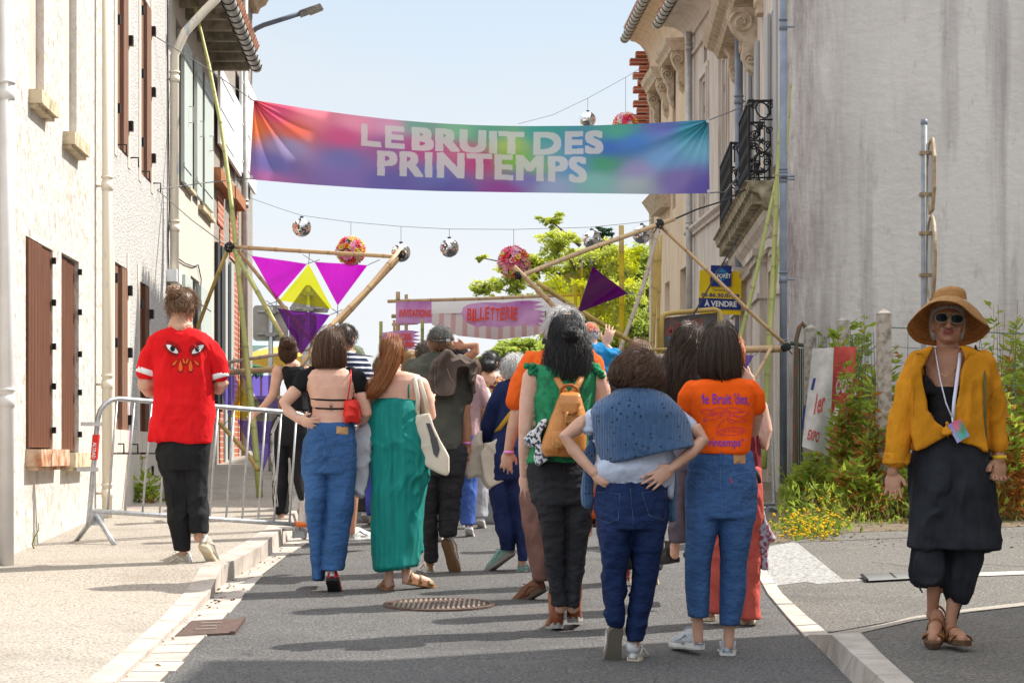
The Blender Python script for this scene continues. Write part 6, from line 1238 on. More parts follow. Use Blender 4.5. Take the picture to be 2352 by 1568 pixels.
def drop(x, y, w_, h, rot): c, s_ = math.cos(rot), math.sin(rot); return [(x+u*c-v*s_, y+u*s_+v*c) for u, v in [(w_*math.sin(t)*math.sin(t/2)**1.3, -h*math.cos(t)) for t in [2*math.pi*i/20 for i in range(20)]]]
m_ink = M('black_embroidery', (.012, .012, .015), .8); m_or = M('orange_embroidery', (.80, .13, .02), .8); sb = []; sw = []; so = []; sk = []
for ex, ey, rot, sg in ((234, 360, .62, 1), (366, 362, -.62, -1)):
    sb.append(almond(ex, ey, 42, 22, rot)); sw.append(almond(ex, ey, 38, 17, rot)); sk.append(circ(ex+2*sg, ey-2, 13, 15))
    for k in range(11):
        u = -38+k*7.6; c, s_ = math.cos(rot), math.sin(rot)
        for sd2, ln in ((-1, 15), (1, 10)): v0 = sd2*22*(1-(u/44)**2)**.8; sb += stroke([(ex+u*c-v0*s_, ey+u*s_+v0*c), (ex+u*1.2*c-(v0+sd2*ln)*s_, ey+u*1.2*s_+(v0+sd2*ln)*c)], 3)
for dx, dy_, w_, h, rot in ((277, 446, 15, 30, 0), (249, 430, 8, 20, .7), (292, 420, 7, 18, -.4), (329, 446, 15, 30, 0), (312, 420, 7, 18, .4), (357, 430, 8, 20, -.8)): sb.append(drop(dx, dy_, w_+3, h+5, rot)); so.append(drop(dx, dy_, w_, h, rot))
p.dec(sb, m_ink, 'embroidery', sh, .004); p.dec(sw, m_whc, 'embroidery', sh, .007); p.dec(so, m_or, 'embroidery', sh, .007); p.dec(sk, m_ink, 'embroidery', sh, .010)
# ---- 2 woman in the black tank top behind the barrier
Z2 = Zm(800, 1200, .5102); p = Pn('woman in a black tank top and striped track trousers leaning on the left barrier', Z2, .5102, 18.6, 680, 'fair', .12, .010)
p.head(657, 350, 128, 175, 20, 0, (690, 455, 84)); p.core([(700, 490, 0, 130), (735, 650, 0, 120), (745, 840, 0, 130)]); p.rows(p.b, [(470, 640, 760, .045), (500, 590, 805, .065), (560, 640, 800, .085), (780, 695, 805, .088), (850, 665, 815, .10)]); p.core([(620, 900, 0, 120), (600, 1300, 0, 80), (610, 1640, 0, 50)]); p.core([(740, 900, 0, 120), (750, 1250, 0, 80), (790, 1580, -.1, 50)])
p.limb(p.b, [(580, 520, 0, 96), (562, 620, 0, 82), (540, 705, 0, 70), (470, 790, .05, 56), (405, 845, .10, 40)]); p.handto(405, 845, .1, 350, 890, .16, (0, 0, 1), (0, 1, 0), .5); p.limb(p.b, [(800, 510, 0, 70), (830, 620, .1, 60), (800, 720, .3, 45)]); p.body()
p.hair([(262, 630, 690, .05), (290, 597, 712, .09), (340, 588, 724, .105), (390, 592, 728, .105), (428, 606, 716, .085), (455, 640, 705, .06)], 'brown', 300, wave=.012); p.hair([(262, 640, 690, .03, -.09), (285, 618, 712, .055, -.10), (315, 618, 715, .055, -.10), (340, 640, 700, .03, -.09)], 'brown', 120, wave=.02); p.limb(MB(), [(700, 400, 0, 5), (740, 470, 0, 5)])
d = MB(); d.tube([p.q(602, 268, -.06), p.q(655, 256, -.10), p.q(712, 268, -.06)], .010, 6); obj('sunglasses', d, m_bsole, p.t, True)
d = MB(); p.rows(d, [(478, 625, 765, .055), (510, 600, 808, .088), (560, 618, 815, .108), (640, 645, 815, .105), (720, 668, 812, .10), (818, 682, 812, .105)]); p.garm('tank_top', d, m_blk, SHIRT)
d = MB(); p.rows(d, [(838, 600, 818, .11), (900, 548, 830, .13), (1000, 522, 832, .14), (1090, 520, 822, .13)]); p.rows(d, [(1060, 520, 668, .11), (1200, 528, 655, .10), (1350, 542, 652, .095), (1500, 552, 650, .09), (1610, 560, 648, .09)]); p.rows(d, [(1060, 655, 822, .11), (1200, 680, 810, .10), (1300, 695, 800, .09, -.03), (1420, 725, 800, .09, -.08), (1500, 750, 812, .08, -.12)]); tr = p.garm('track_trousers', d, m_blk2, LOOSE)
p.stitched([[(578, 868), (528, 985), (526, 1150), (540, 1330), (556, 1560)], [(588, 868), (538, 985), (536, 1150), (550, 1330), (568, 1560)], [(598, 868), (548, 985), (546, 1150), (560, 1330), (580, 1560)]], m_whc, 'side_stripes', tr, 5)
p.shoe(600, 1655, 0, 10, 3, m_rsh, m_wshoe, .27, 'sneaker', m_ink); p.shoe(780, 1520, -.15, 10, 60, m_rsh, m_wshoe, .27, 'sneaker', m_ink)
# ---- 3 woman with the open back
Z3 = Zm(1000, 1200, .765); p = Pn('woman with a brown bob, open backed black top and blue jeans, hand on hip', Z3, .765, 13.5, 400, 'fair', 0, .008)
p.head(392, 222, 126, 180, 0, 0, (398, 325, 84)); p.rows(p.b, [(322, 340, 460, .05), (340, 285, 508, .08), (370, 258, 530, .10), (430, 272, 528, .115), (500, 286, 518, .11), (560, 292, 510, .10), (610, 292, 506, .105), (640, 286, 510, .11)]); p.core([(330, 700, 0, 110), (330, 1000, 0, 80), (335, 1380, 0, 45)]); p.core([(450, 700, 0, 110), (440, 1000, 0, 80), (403, 1395, -.07, 45)])
p.limb(p.b, [(275, 375, 0, 84), (222, 440, -.01, 74), (158, 510, -.02, 64), (180, 550, -.04, 58), (240, 598, -.06, 42)]); p.handto(238, 596, -.06, 318, 620, -.13, (0, -.3, 1), (.2, 1, 0), .35, .17); p.limb(p.b, [(525, 380, 0, 84), (555, 460, 0, 76), (580, 560, 0, 64), (565, 610, .10, 54), (545, 655, .20, 42)]); p.handto(545, 655, .2, 520, 690, .3, (0, 0, 1), (0, 0, -1), .8); bo_ = p.body()
p.hair([(124, 375, 415, .03), (140, 345, 445, .07), (175, 318, 466, .10), (225, 306, 476, .112), (275, 300, 480, .112), (312, 302, 478, .105), (328, 318, 466, .095)], 'brown', 620, fly=.02, th=.0026)
d = MB(); p.rows(d, [(340, 268, 520, .07, .05), (380, 262, 532, .10, .045), (450, 276, 532, .11, .04), (540, 287, 520, .105, .035), (575, 291, 515, .10, .035)]); p.limb(d, [(300, 345, 0, 54), (272, 375, 0, 96), (248, 408, 0, 92)]); p.limb(d, [(500, 348, 0, 54), (530, 380, 0, 96), (548, 418, 0, 92)]); p.garm('top', d, m_blk, TIGHT, 3)
p.stitched([[(284, 484), (330, 490), (400, 493), (460, 493), (520, 490)], [(288, 528), (330, 535), (400, 538), (460, 537), (515, 534)]], m_blk, 'back_strap', bo_, 9, .006); p.stitched([[(398, 508), (400, 548)], [(390, 518), (400, 530), (409, 518)], [(392, 528), (408, 528)]], m_ink, 'tattoo', bo_, 2.2, .002)
d = MB(); p.rows(d, [(612, 290, 510, .108), (650, 280, 516, .125), (700, 262, 520, .14), (780, 255, 524, .15), (870, 253, 526, .14)]); p.rows(d, [(840, 253, 398, .12), (950, 262, 384, .11), (1050, 272, 376, .105), (1150, 281, 370, .10), (1250, 292, 366, .10), (1340, 302, 361, .10), (1412, 309, 359, .105)]); p.rows(d, [(840, 375, 526, .12), (950, 380, 521, .11), (1050, 378, 508, .11, -.01), (1150, 370, 495, .11, -.02), (1250, 362, 483, .11, -.03), (1310, 354, 474, .11, -.03), (1366, 346, 464, .115, -.03)]); jn_ = p.garm('jeans', d, m_den2, JEANS)
p.stitched([[(268, 688), (338, 700), (322, 796), (286, 812), (257, 798), (268, 688)], [(395, 710), (513, 722), (500, 830), (472, 836), (420, 802), (395, 710)], [(290, 640), (380, 680), (512, 650)], [(372, 640), (366, 760), (378, 860)]], m_thread, 'pocket_stitching', jn_, 2.2); p.dec([[(428, 627), (488, 632), (486, 670), (426, 665)]], M('tan_leather_patch', (.50, .30, .13), .6), 'leather_patch', jn_, .006)
m_rsn = M('red_suede_shoe', (.60, .02, .025), .8); p.shoe(402, 1425, -.12, -4, 36, m_rsn, m_bsole, .28, 'sneaker', m_wshoe, 1.15); p.shoe(335, 1425, .12, 5, 0, m_rsn, m_bsole, .27)
hb = thing('handbag', 'small red drawstring bag hanging from the shoulder of the open backed woman', 'handbag', p.q(505, 618, -.1)); d = MB(); p.rows(d, [(492, 470, 530, .05, -.07), (520, 462, 545, .07, -.07), (570, 457, 550, .08, -.07), (610, 470, 542, .06, -.07)]); me = fuse(d, .008, 3); wrinkle(me, LOOSE, 3); m_rbag = M('red_bag_leather', (.72, .03, .02), .5, (.6, .02, .015), 10); link('bag_body', me, m_rbag, hb)
d = MB(); d.tube([p.q(500, 338, -.02), p.q(503, 360, -.10), p.q(495, 420, -.13), p.q(484, 490, -.13)], .009, 6, None, .5); obj('strap', d, m_rbag, hb, True); d = MB(); d.tube([p.q(490, 520, -.15), p.q(520, 528, -.15), p.q(545, 545, -.13), p.q(548, 585, -.13)], .006, 6); obj('drawstring', d, m_rbag, hb)
m_ljk = cloth('light_grey_cloth', (.52, .52, .55)); d = MB(); p.slab(d, [(560, 640), (600, 610), (618, 640), (612, 720), (596, 760), (598, 860), (582, 940), (560, 982), (535, 985), (520, 930), (528, 860), (520, 780), (515, 700), (525, 655)], .05, .20); me = fuse(d, .009, 8); wrinkle(me, [(.03, (7, 7, 2), True), (.03, (4, 4, 2), False)], 8); o = link('jacket', me, m_ljk); tag(recenter(o), 'light grey jacket draped over the arm of the open backed woman', 'jacket')
# ---- 4 man in the striped shirt
p = Pn('man in a navy and white striped polo behind the woman with the bob', Z3, .765, 16.5, 470, 'tan', 0, .011)
p.head(470, 178, 104, 148, -25, 0, (478, 255, 76)); p.core([(485, 300, 0, 150), (480, 700, 0, 170)]); p.core([(450, 800, 0, 90), (450, 1190, 0, 50)]); p.core([(500, 800, 0, 90), (512, 1000, 0, 58), (505, 1170, 0, 40)]); p.limb(p.b, [(570, 330, 0, 70), (590, 450, 0, 60), (585, 600, .05, 45)]); p.handto(585, 600, .05, 580, 680, .08, (-1, 0, 0)); p.body(); p.tufts('dark', 420, .035, -.55, up=.004, curl=.004)
m_strp = M('navy_white_stripes', (.8, .8, .8), .9); t_ = m_strp.node_tree; tc_ = nd(m_strp, 'ShaderNodeTexCoord'); s3 = nd(m_strp, 'ShaderNodeSeparateXYZ'); pp_ = nd(m_strp, 'ShaderNodeMath', operation='PINGPONG'); pp_.inputs[1].default_value = .021; g_ = nd(m_strp, 'ShaderNodeMath', operation='GREATER_THAN'); g_.inputs[1].default_value = .007; mi_ = nd(m_strp, 'ShaderNodeMix', data_type='RGBA'); mi_.inputs['A'].default_value = (.72, .74, .78, 1); mi_.inputs['B'].default_value = (.012, .02, .055, 1)
for a, b in ((tc_.outputs['Object'], s3.inputs[0]), (s3.outputs['Z'], pp_.inputs[0]), (pp_.outputs[0], g_.inputs[0]), (g_.outputs[0], mi_.inputs['Factor']), (mi_.outputs['Result'], t_.nodes['Principled BSDF'].inputs['Base Color'])): t_.links.new(a, b)
d = MB(); p.rows(d, [(243, 448, 503, .05), (265, 420, 545, .08), (300, 400, 580, .11), (380, 395, 580, .13), (500, 400, 575, .14), (700, 400, 570, .14)]); p.limb(d, [(555, 300, 0, 80), (575, 350, 0, 84), (585, 410, 0, 72)]); p.garm('polo_shirt', d, m_strp, SHIRT); d = MB(); p.rows(d, [(680, 405, 568, .14), (800, 405, 570, .14), (930, 410, 565, .13)]); p.garm('shorts', d, m_blk2, LOOSE); p.shoe(505, 1215, 0, -30, 0, m_wshoe, m_wshoe, .28, 'sneaker', m_gsole); p.shoe(450, 1230, 0, 0, 0, m_wshoe, m_wshoe)
d = MB(); d.tube([p.q(448, 246, 0), p.q(448+30, 262, -.0)], .05, 12); 
# ---- 7 woman in the teal dress
Z7 = Zm(1350, 1200, .7656); p = Pn('woman in a long teal pleated dress with a high auburn ponytail', Z7, .7656, 13.6, 270, 'fair', 0, .008)
p.head(255, 250, 118, 165, 8, 0, (262, 345, 80)); p.rows(p.b, [(345, 215, 325, .05), (362, 172, 395, .075), (395, 152, 430, .095), (440, 152, 415, .105), (500, 160, 395, .10), (600, 180, 380, .1)]); p.core([(240, 800, 0, 90), (240, 1250, 0, 60), (240, 1440, 0, 44)]); p.core([(340, 800, 0, 90), (330, 1250, 0, 60), (328, 1420, 0, 42)]); p.limb(p.b, [(165, 410, 0, 78), (142, 480, 0, 68), (145, 560, .06, 58), (180, 620, .2, 45)]); p.handto(180, 620, .2, 190, 650, .3, (1, 0, 0))
p.limb(p.b, [(405, 415, 0, 84), (435, 490, 0, 74), (452, 575, 0, 64), (450, 560, .12, 52), (448, 520, .26, 40)]); p.handto(448, 520, .26, 450, 480, .3, (-1, 0, 0), (0, 1, 0), .4)
T1, L1 = p.shoe(240, 1470, 0, 12, 4, M('bronze_sandal', (.26, .17, .08), .5), M('brown_cork', (.36, .18, .08), .8), .26, 'sandal'); T2, L2_ = p.shoe(322, 1438, 0, -48, 10, M('bronze_sandal', (.3, .2, .1), .5), M('brown_cork', (.36, .18, .08), .8), .26, 'sandal'); p.foot(T1, L1, p.q(240, 1400, 0)); p.foot(T2, L2_, p.q(328, 1380, 0)); p.body()
p.hair([(168, 235, 285, .04), (185, 205, 305, .08), (230, 192, 318, .10), (275, 194, 318, .10), (305, 205, 305, .07)], 'red', 380, th=.0026); p.hair([(172, 245, 285, .03, -.06), (200, 235, 305, .06, -.11), (255, 222, 308, .055, -.14), (330, 195, 285, .05, -.13), (400, 150, 250, .045, -.13), (450, 128, 215, .035, -.13), (482, 125, 175, .02, -.12)], 'red', 520, fly=.10, th=.0026)
d = MB(); d.tube([p.q(248, 178, -.07), p.q(262, 168, -.09), p.q(285, 178, -.08), p.q(272, 196, -.12), p.q(248, 178, -.07)], .012, 8); obj('hair_scrunchie', d, M('wine_velvet', (.28, .01, .02), .8), p.t, True); d = MB(); d.ell(p.q(297, 313, -.02), (.009,)*3, 8, 6); obj('earring', d, M('pearl', (.8, .75, .65), .2), p.t, True)
m_teal2 = M('teal_crinkle_cloth', (.0, .17, .15), .75, (.005, .24, .21), 5, (6, 6, .4), bump=.5, bs=60, bstretch=(3, 3, .15), dist=.004, spec=.3); d = MB(); p.rows(d, [((490, 482), 160, 350, .08), ((506, 500), 158, 388, .11), (540, 152, 400, .125), (600, 150, 412, .14), (700, 150, 425, .16), (800, 149, 438, .17), (900, 151, 440, .18), (1000, 153, 428, .18), (1100, 158, 418, .18), (1200, 163, 408, .18), (1290, 169, 392, .18), (1330, 170, 386, .185), ((1356, 1340), 170, 384, .185)], sq=2.2); p.slab(d, [(395, 1000), (425, 1000), (412, 1150), (408, 1268), (388, 1272)], 0, .12); p.garm('dress', d, m_teal2, PLEAT, 3)
d = MB()
for a in ([(341, 482, -.09), (340, 430, -.10), (345, 385, -.07), (345, 368, 0)], [(172, 500, -.10), (166, 482, -.09), (160, 450, -.06)]): d.tube([p.q(*z) for z in a], .006, 6)
obj('shoulder_straps', d, m_teal2, p.t, True)
tb_ = thing('tote_bag', 'cream canvas tote bag with a grey panel on the shoulder of the woman in teal', 'tote bag', p.q(470, 880, -.05)); m_cnv = cloth('cream_canvas', (.68, .63, .57)); d = MB(); p.slab(d, [(378, 572), (446, 562), (470, 630), (505, 700), (548, 785), (550, 860), (538, 882), (500, 868), (440, 838), (398, 808), (388, 720)], -.10, -.02); me = fuse(d, .008, 6); wrinkle(me, LOOSE, 12); o = link('bag_body', me, m_cnv, tb_)
decal('grey_panel', [[Z7(*z) for z in pl] for pl in ([(430, 610), (452, 612), (480, 680), (455, 690)], [(452, 690), (485, 680), (502, 745), (488, 790), (470, 770)])], M('grey_print', (.09, .09, .095), .9), tb_, p.Y, o, .006); d = MB(); d.tube([p.q(385, 575, -.07), p.q(390, 480, -.12), p.q(372, 380, -.08), p.q(366, 368, .0)], .016, 6, None, .35); d.tube([p.q(442, 565, -.06), p.q(425, 480, -.11), p.q(398, 385, -.07), p.q(388, 370, .02)], .016, 6, None, .35); obj('handles', d, m_cnv, tb_, True)
# ---- 8 man with the grey cap
p = Pn('man in a grey cap and olive shirt with a brown jacket over his shoulder', Z7, .7656, 14.8, 510, 'tan', 0, .009)
p.head(505, 198, 122, 172, -8, 0, (498, 262, 92)); p.core([(500, 320, 0, 170), (505, 700, 0, 190)]); p.core([(450, 800, 0, 90), (452, 1330, 0, 45)]); p.core([(560, 800, 0, 100), (550, 1180, -.02, 50)]); p.limb(p.b, [(635, 380, 0, 84), (628, 500, 0, 76), (624, 560, 0, 70), (640, 640, .02, 56), (642, 715, .03, 44)]); p.handto(642, 715, .03, 612, 855, .02, (-1, 0, .1), (-.3, 1, 0), .45, .19); p.limb(p.b, [(380, 350, 0, 80), (365, 500, .1, 70), (400, 600, .25, 50)]); p.body()
p.tufts('grey' if False else 'lbrown', 260, .02, -.75); m_cap = cloth('washed_grey_cap', (.075, .085, .09), .3); d = MB(); hc = p.hc; rx, ry, rz = p.hr; Mx = Matrix((p.sd, p.fw, V((0, 0, 1)))).transposed()
def capmb(p, hgt=.92, lo=.08):
    rings = []; rx, ry, rz = p.hr; Mx = Matrix((p.sd, p.fw, V((0, 0, 1)))).transposed()
    for k in range(8):
        z = lo+(.985-lo)*k/7; q_ = math.sqrt(1-z*z); rings.append([p.hc+V((0, 0, rz*.10))+Mx@V((math.cos(a)*q_*rx*1.12, math.sin(a)*q_*ry*1.06, z*rz*.98)) for a in [2*math.pi*i/28 for i in range(28)]])
    d = MB(); d.loft(rings); return d
def peak(p, L=.075, w_=.9):
    d = MB(); rx, ry, rz = p.hr; up = V((0, 0, 1)); pts = [p.hc+up*rz*.22+p.fw*(ry*.92+math.sin(t)*L)+p.sd*math.cos(t)*rx*w_-up*(.012*math.sin(t)) for t in [math.pi*i/12 for i in range(13)]]; d.prism(pts, V((0, 0, .006))); return d
cpo = obj('cap', capmb(p), m_cap, p.t, True); obj('peak', peak(p), m_cap, cpo); d = MB(); d.tube([p.q(455, 186, -.105), p.q(500, 190, -.125), p.q(555, 184, -.10)], .007, 6, None, 1); obj('cap_strap', d, m_cap, cpo, True); d = MB(); d.box(p.q(545, 184, -.11), (.03, .01, .018)); obj('buckle', d, m_galv, cpo)
m_olv = cloth('olive_grey_shirt', (.085, .088, .074), .2); d = MB(); p.rows(d, [(246, 455, 545, .06), (262, 425, 580, .08), (285, 380, 625, .10), (330, 338, 665, .125), (400, 332, 660, .135), (500, 350, 640, .14), (600, 360, 622, .145), (700, 378, 616, .15), (745, 398, 612, .15)], sq=2.6); p.limb(d, [(625, 330, 0, 96), (640, 400, 0, 92), (632, 480, 0, 80)]); p.limb(d, [(365, 330, 0, 90), (360, 420, .03, 88)]); p.garm('shirt', d, m_olv, SHIRT); d = MB(); d.tube([p.q(498, 243, -.0), p.q(498, 256, -.0)], 50*p.k, 16); obj('collar', d, m_olv, p.t, True)
d = MB(); p.rows(d, [(730, 412, 640, .13), (800, 408, 640, .14), (880, 404, 625, .14)]); p.rows(d, [(860, 404, 505, .11), (1000, 412, 492, .09), (1100, 412, 486, .085), (1200, 414, 486, .08), (1325, 424, 490, .075)]); p.rows(d, [(860, 485, 628, .11), (1000, 500, 607, .10), (1100, 502, 600, .09, -.03), (1190, 506, 586, .09, -.06)]); p.garm('jeans', d, m_denb, JEANS); wristband(p, 641, 714, .03, 46)
m_tan3 = M('tan_suede', (.36, .22, .10), .8); p.shoe(452, 1392, 0, 14, 0, m_wshoe, m_wshoe, .28, 'sneaker', m_tan3, 1.05); p.shoe(528, 1222, -.06, -28, 58, m_wshoe, M('brown_gum_sole', (.26, .15, .08), .8), .30, 'sneaker', m_tan3, 1.1)
jk = thing('jacket', 'brown grey jacket hooked over the shoulder of the man in the grey cap', 'jacket', p.q(540, 475, -.15)); m_jkt = cloth('taupe_jacket_cloth', (.115, .088, .075), .25); d = MB(); p.slab(d, [(535, 240), (560, 258), (560, 290), (610, 270), (650, 300), (688, 300), (680, 330), (672, 400), (658, 400), (662, 330), (640, 325), (600, 330), (590, 400), (575, 470), (520, 476), (455, 470), (436, 440), (440, 390), (462, 330), (480, 295), (510, 270)], -.24, -.10); p.slab(d, [(655, 320), (680, 310), (690, 455), (668, 460)], -.10, -.02); me = fuse(d, .009, 5); wrinkle(me, [(.03, (9, 9, 2.5), True), (.02, (5, 5, 3), False)], 4); o = link('jacket_body', me, m_jkt, jk); p.stitched([[(478, 305), (475, 400), (482, 450), (520, 474), (560, 462), (575, 430)], [(540, 330), (560, 385), (574, 398)]], M('pale_piping', (.34, .25, .20), .8), 'piping', o, 3, .006)
# ---- 15 woman in navy with short grey hair
p = Pn('short grey haired woman in a navy jumpsuit with teal trainers', Z7, .7656, 14.9, 870, 'fair', 0, .009)
p.head(890, 335, 112, 150, 10, 0, (880, 405, 78)); p.core([(870, 460, 0, 140), (860, 750, 0, 150)]); p.core([(810, 850, 0, 90), (845, 1250, -.02, 42)]); p.core([(905, 850, 0, 90), (925, 1330, 0, 45)]); p.limb(p.b, [(810, 470, 0, 60), (745, 650, .05, 52), (760, 715, .2, 40)]); p.handto(760, 715, .2, 790, 740, .3, (0, 0, 1), (0, 0, -1)); p.body(); p.tufts('white', 560, .045, -.55, up=.006)
m_nvy = cloth('navy_twill', (.014, .024, .085), .25); d = MB(); p.rows(d, [(388, 845, 920, .06), (410, 815, 940, .09), (450, 795, 945, .115), (550, 800, 940, .13), (650, 790, 940, .14), (720, 765, 942, .15), (800, 755, 945, .15), (900, 752, 948, .145)]); p.limb(d, [(830, 440, 0, 92), (790, 520, 0, 92), (752, 620, .03, 88), (750, 690, .1, 80)]); p.rows(d, [(870, 752, 865, .115), (1000, 766, 876, .10), (1100, 786, 886, .095), (1200, 805, 888, .09), (1265, 812, 884, .085)]); p.rows(d, [(870, 848, 948, .115), (1000, 868, 946, .10), (1100, 884, 948, .095), (1200, 898, 950, .09), (1318, 904, 955, .085)]); ns_ = p.garm('jumpsuit', d, m_nvy, LOOSE)
m_tls = M('teal_knit_shoe', (.26, .42, .40), .8, (.20, .35, .33), 30); p.shoe(880, 1290, -.02, 55, 32, m_tls, m_gsole, .27, 'sneaker', m_tls); p.shoe(922, 1392, 0, -8, 0, m_tls, m_wshoe, .26, 'sneaker', m_tls)
d = MB(); d.tube([p.q(940, 430, -.13), p.q(880, 545, -.15), p.q(845, 590, -.15), p.q(812, 635, -.13), p.q(790, 660, -.05)], .018, 6, None, .4); o = obj('shoulder_strap', d, M('ochre_webbing', (.55, .33, .03), .8), None, True); tag(recenter(o), 'ochre bag strap with a brass buckle across the navy jumpsuit', 'bag strap')
m_bge = cloth('beige_raincoat', (.62, .55, .46), .12); d = MB(); p.slab(d, [(700, 655), (720, 650), (720, 880), (690, 872), (650, 892), (632, 850), (655, 740)], -.02, .10); p.slab(d, [(790, 688), (805, 690), (838, 910), (790, 930), (760, 942), (732, 905), (706, 770), (735, 730)], -.12, .02); me = fuse(d, .009, 6); wrinkle(me, [(.025, (4, 4, 9), True), (.02, (6, 6, 2), False)], 6); o = link('raincoat', me, m_bge); tag(recenter(o), 'folded beige raincoat carried over the arm of the woman in navy', 'coat')
# ---- 16 white haired man in the orange shirt
Z16 = Zm(1950, 1150, .829); p = Pn('tall white haired man in an orange T-shirt and brown trousers', Z16, .829, 13.0, 300, 'warm', 0, .010)
p.head(330, 175, 132, 185, 10, 0, (320, 280, 95)); p.core([(320, 340, 0, 200), (310, 800, 0, 220)]); p.core([(230, 900, 0, 110), (220, 1350, 0, 60)]); p.core([(370, 900, 0, 110), (370, 1400, 0, 60)]); p.limb(p.b, [(160, 400, 0, 80), (118, 540, 0, 70), (88, 650, .02, 62), (66, 755, .05, 44)]); p.handto(66, 755, .05, 50, 875, .05, (1, 0, 0), (.6, .8, 0), .55, .19); p.limb(p.b, [(480, 400, 0, 80), (500, 560, .05, 60)]); p.body(); p.tufts('white', 700, .06, -.5, up=.012)
m_orT = cloth('deep_orange_jersey', (.78, .12, .015), .10); d = MB(); p.rows(d, [(258, 255, 400, .07), (285, 200, 470, .105), (330, 160, 500, .13), (450, 150, 490, .145), (600, 150, 480, .15), (920, 140, 440, .15)]); p.limb(d, [(190, 345, 0, 120), (140, 440, 0, 122), (100, 520, 0, 96)]); p.limb(d, [(470, 350, 0, 100), (490, 420, 0, 90)]); p.garm('t_shirt', d, m_orT, SHIRT); wristband(p, 68, 762, .05, 46)
m_brn = cloth('brown_corduroy', (.17, .09, .075), .25); d = MB(); p.rows(d, [(900, 135, 440, .15), (1000, 125, 430, .14)]); p.rows(d, [(960, 122, 268, .12), (1100, 134, 255, .11), (1250, 160, 255, .10), (1370, 186, 258, .095)]); p.rows(d, [(960, 300, 430, .12), (1200, 320, 420, .1), (1420, 330, 410, .09)]); p.garm('trousers', d, m_brn, LOOSE); m_bsh = M('brown_leather_shoe', (.17, .065, .03), .5, (.12, .045, .02), 12)
p.shoe(238, 1425, -.02, 58, 28, m_bsh, M('dark_brown_sole', (.09, .06, .045), .8), .31, 'sneaker', m_bsh); p.shoe(372, 1480, .1, 0, 0, m_bsh, m_bsole)
# ---- 17 woman with the tan backpack
p = Pn('woman in a green embroidered top with long black hair and ankle boots', Z16, .829, 11.4, 310, 'fair', 0, .008)
p.head(345, 190, 130, 180, 0, 0, (345, 300, 88)); p.rows(p.b, [(330, 280, 410, .06), (352, 215, 460, .08), (400, 205, 470, .095), (700, 215, 445, .10)]); p.core([(250, 900, 0, 130), (290, 1180, 0, 90), (315, 1500, 0, 60)]); p.core([(400, 900, 0, 130), (390, 1180, 0, 90), (372, 1500, 0, 60)]); p.limb(p.b, [(178, 405, 0, 92), (158, 520, 0, 82), (146, 650, 0, 66), (142, 750, .02, 58), (140, 868, .05, 42)]); p.handto(140, 868, .05, 160, 978, .03, (1, 0, 0), (.4, 1, 0), .5, .175); p.limb(p.b, [(492, 400, 0, 84), (515, 470, 0, 76), (522, 600, 0, 64), (500, 740, .05, 50), (480, 850, .08, 40)]); p.handto(480, 850, .08, 478, 950, .08, (-1, 0, 0)); p.body()
m_grn = M('green_lace_cotton', (.02, .24, .10), .85, (.015, .15, .07), 22, bump=.8, bs=90, lo=.5, hi=.62, dist=.004); d = MB(); p.rows(d, [(345, 240, 440, .07), (365, 192, 480, .10), (400, 186, 488, .115), (480, 196, 478, .12), (560, 204, 470, .12), (650, 200, 465, .125), (740, 180, 460, .135), (812, 158, 455, .14)]); p.limb(d, [(215, 362, 0, 40), (180, 362, 0, 46), (160, 368, 0, 20)]); p.limb(d, [(455, 362, 0, 40), (490, 366, 0, 50), (502, 385, 0, 24)]); p.garm('blouse', d, m_grn, LOOSE, 3)
d = MB()
for x0, y0, x1, y1 in ((158, 352, 205, 400), (470, 356, 505, 412)):
    for i in range(14): t = i/13; a = p.q(x0+(x1-x0)*t, y0+(y1-y0)*t*(1 if x0 < 300 else 1), -.03); d.tube([a, a+V((random.uniform(-.02, .02), -.03, random.uniform(-.01, .03)))], [.010, .016], 5)
obj('ruffles', d, m_grn, p.t, True)['kind'] = 'stuff'
p.hair([(110, 310, 375, .04), (128, 285, 400, .08), (170, 268, 425, .115), (220, 260, 438, .125), (270, 252, 448, .13), (330, 243, 458, .13), (390, 234, 462, .13), (430, 240, 458, .115), (450, 270, 440, .09)], 'black', 900, wave=.022, fly=.06, th=.0030); p.hair([(172, 345, 385, .02, -.13), (190, 332, 398, .04, -.14), (215, 330, 400, .04, -.14), (238, 348, 385, .02, -.13)], 'black', 140, wave=.02)
d = MB(); p.rows(d, [(790, 168, 445, .13), (850, 158, 456, .15), (930, 160, 466, .16), (1010, 182, 468, .15)]); p.rows(d, [(970, 180, 348, .135), (1080, 213, 348, .115), (1180, 230, 346, .10), (1300, 240, 338, .095), (1400, 262, 345, .085), (1488, 274, 358, .085)]); p.rows(d, [(970, 330, 466, .135), (1080, 340, 456, .115), (1180, 342, 441, .10), (1300, 340, 426, .09), (1400, 342, 412, .085), (1495, 345, 402, .08)]); jb = p.garm('jeans', d, m_denb, JEANS); p.stitched([[(185, 820), (268, 826), (262, 900), (225, 918), (188, 900)], [(330, 815), (338, 950)]], M('dark_thread', (.06, .06, .065), .9), 'pocket_stitching', jb, 2)
m_boot = M('chestnut_boot_leather', (.28, .09, .035), .4, (.2, .06, .025), 9); p.shoe(303, 1600, 0, 10, 10, m_boot, m_gsole, .28, 'boot', None, .95, .10); p.shoe(374, 1572, .05, -6, 4, m_boot, m_gsole, .27, 'boot', None, .95, .10)
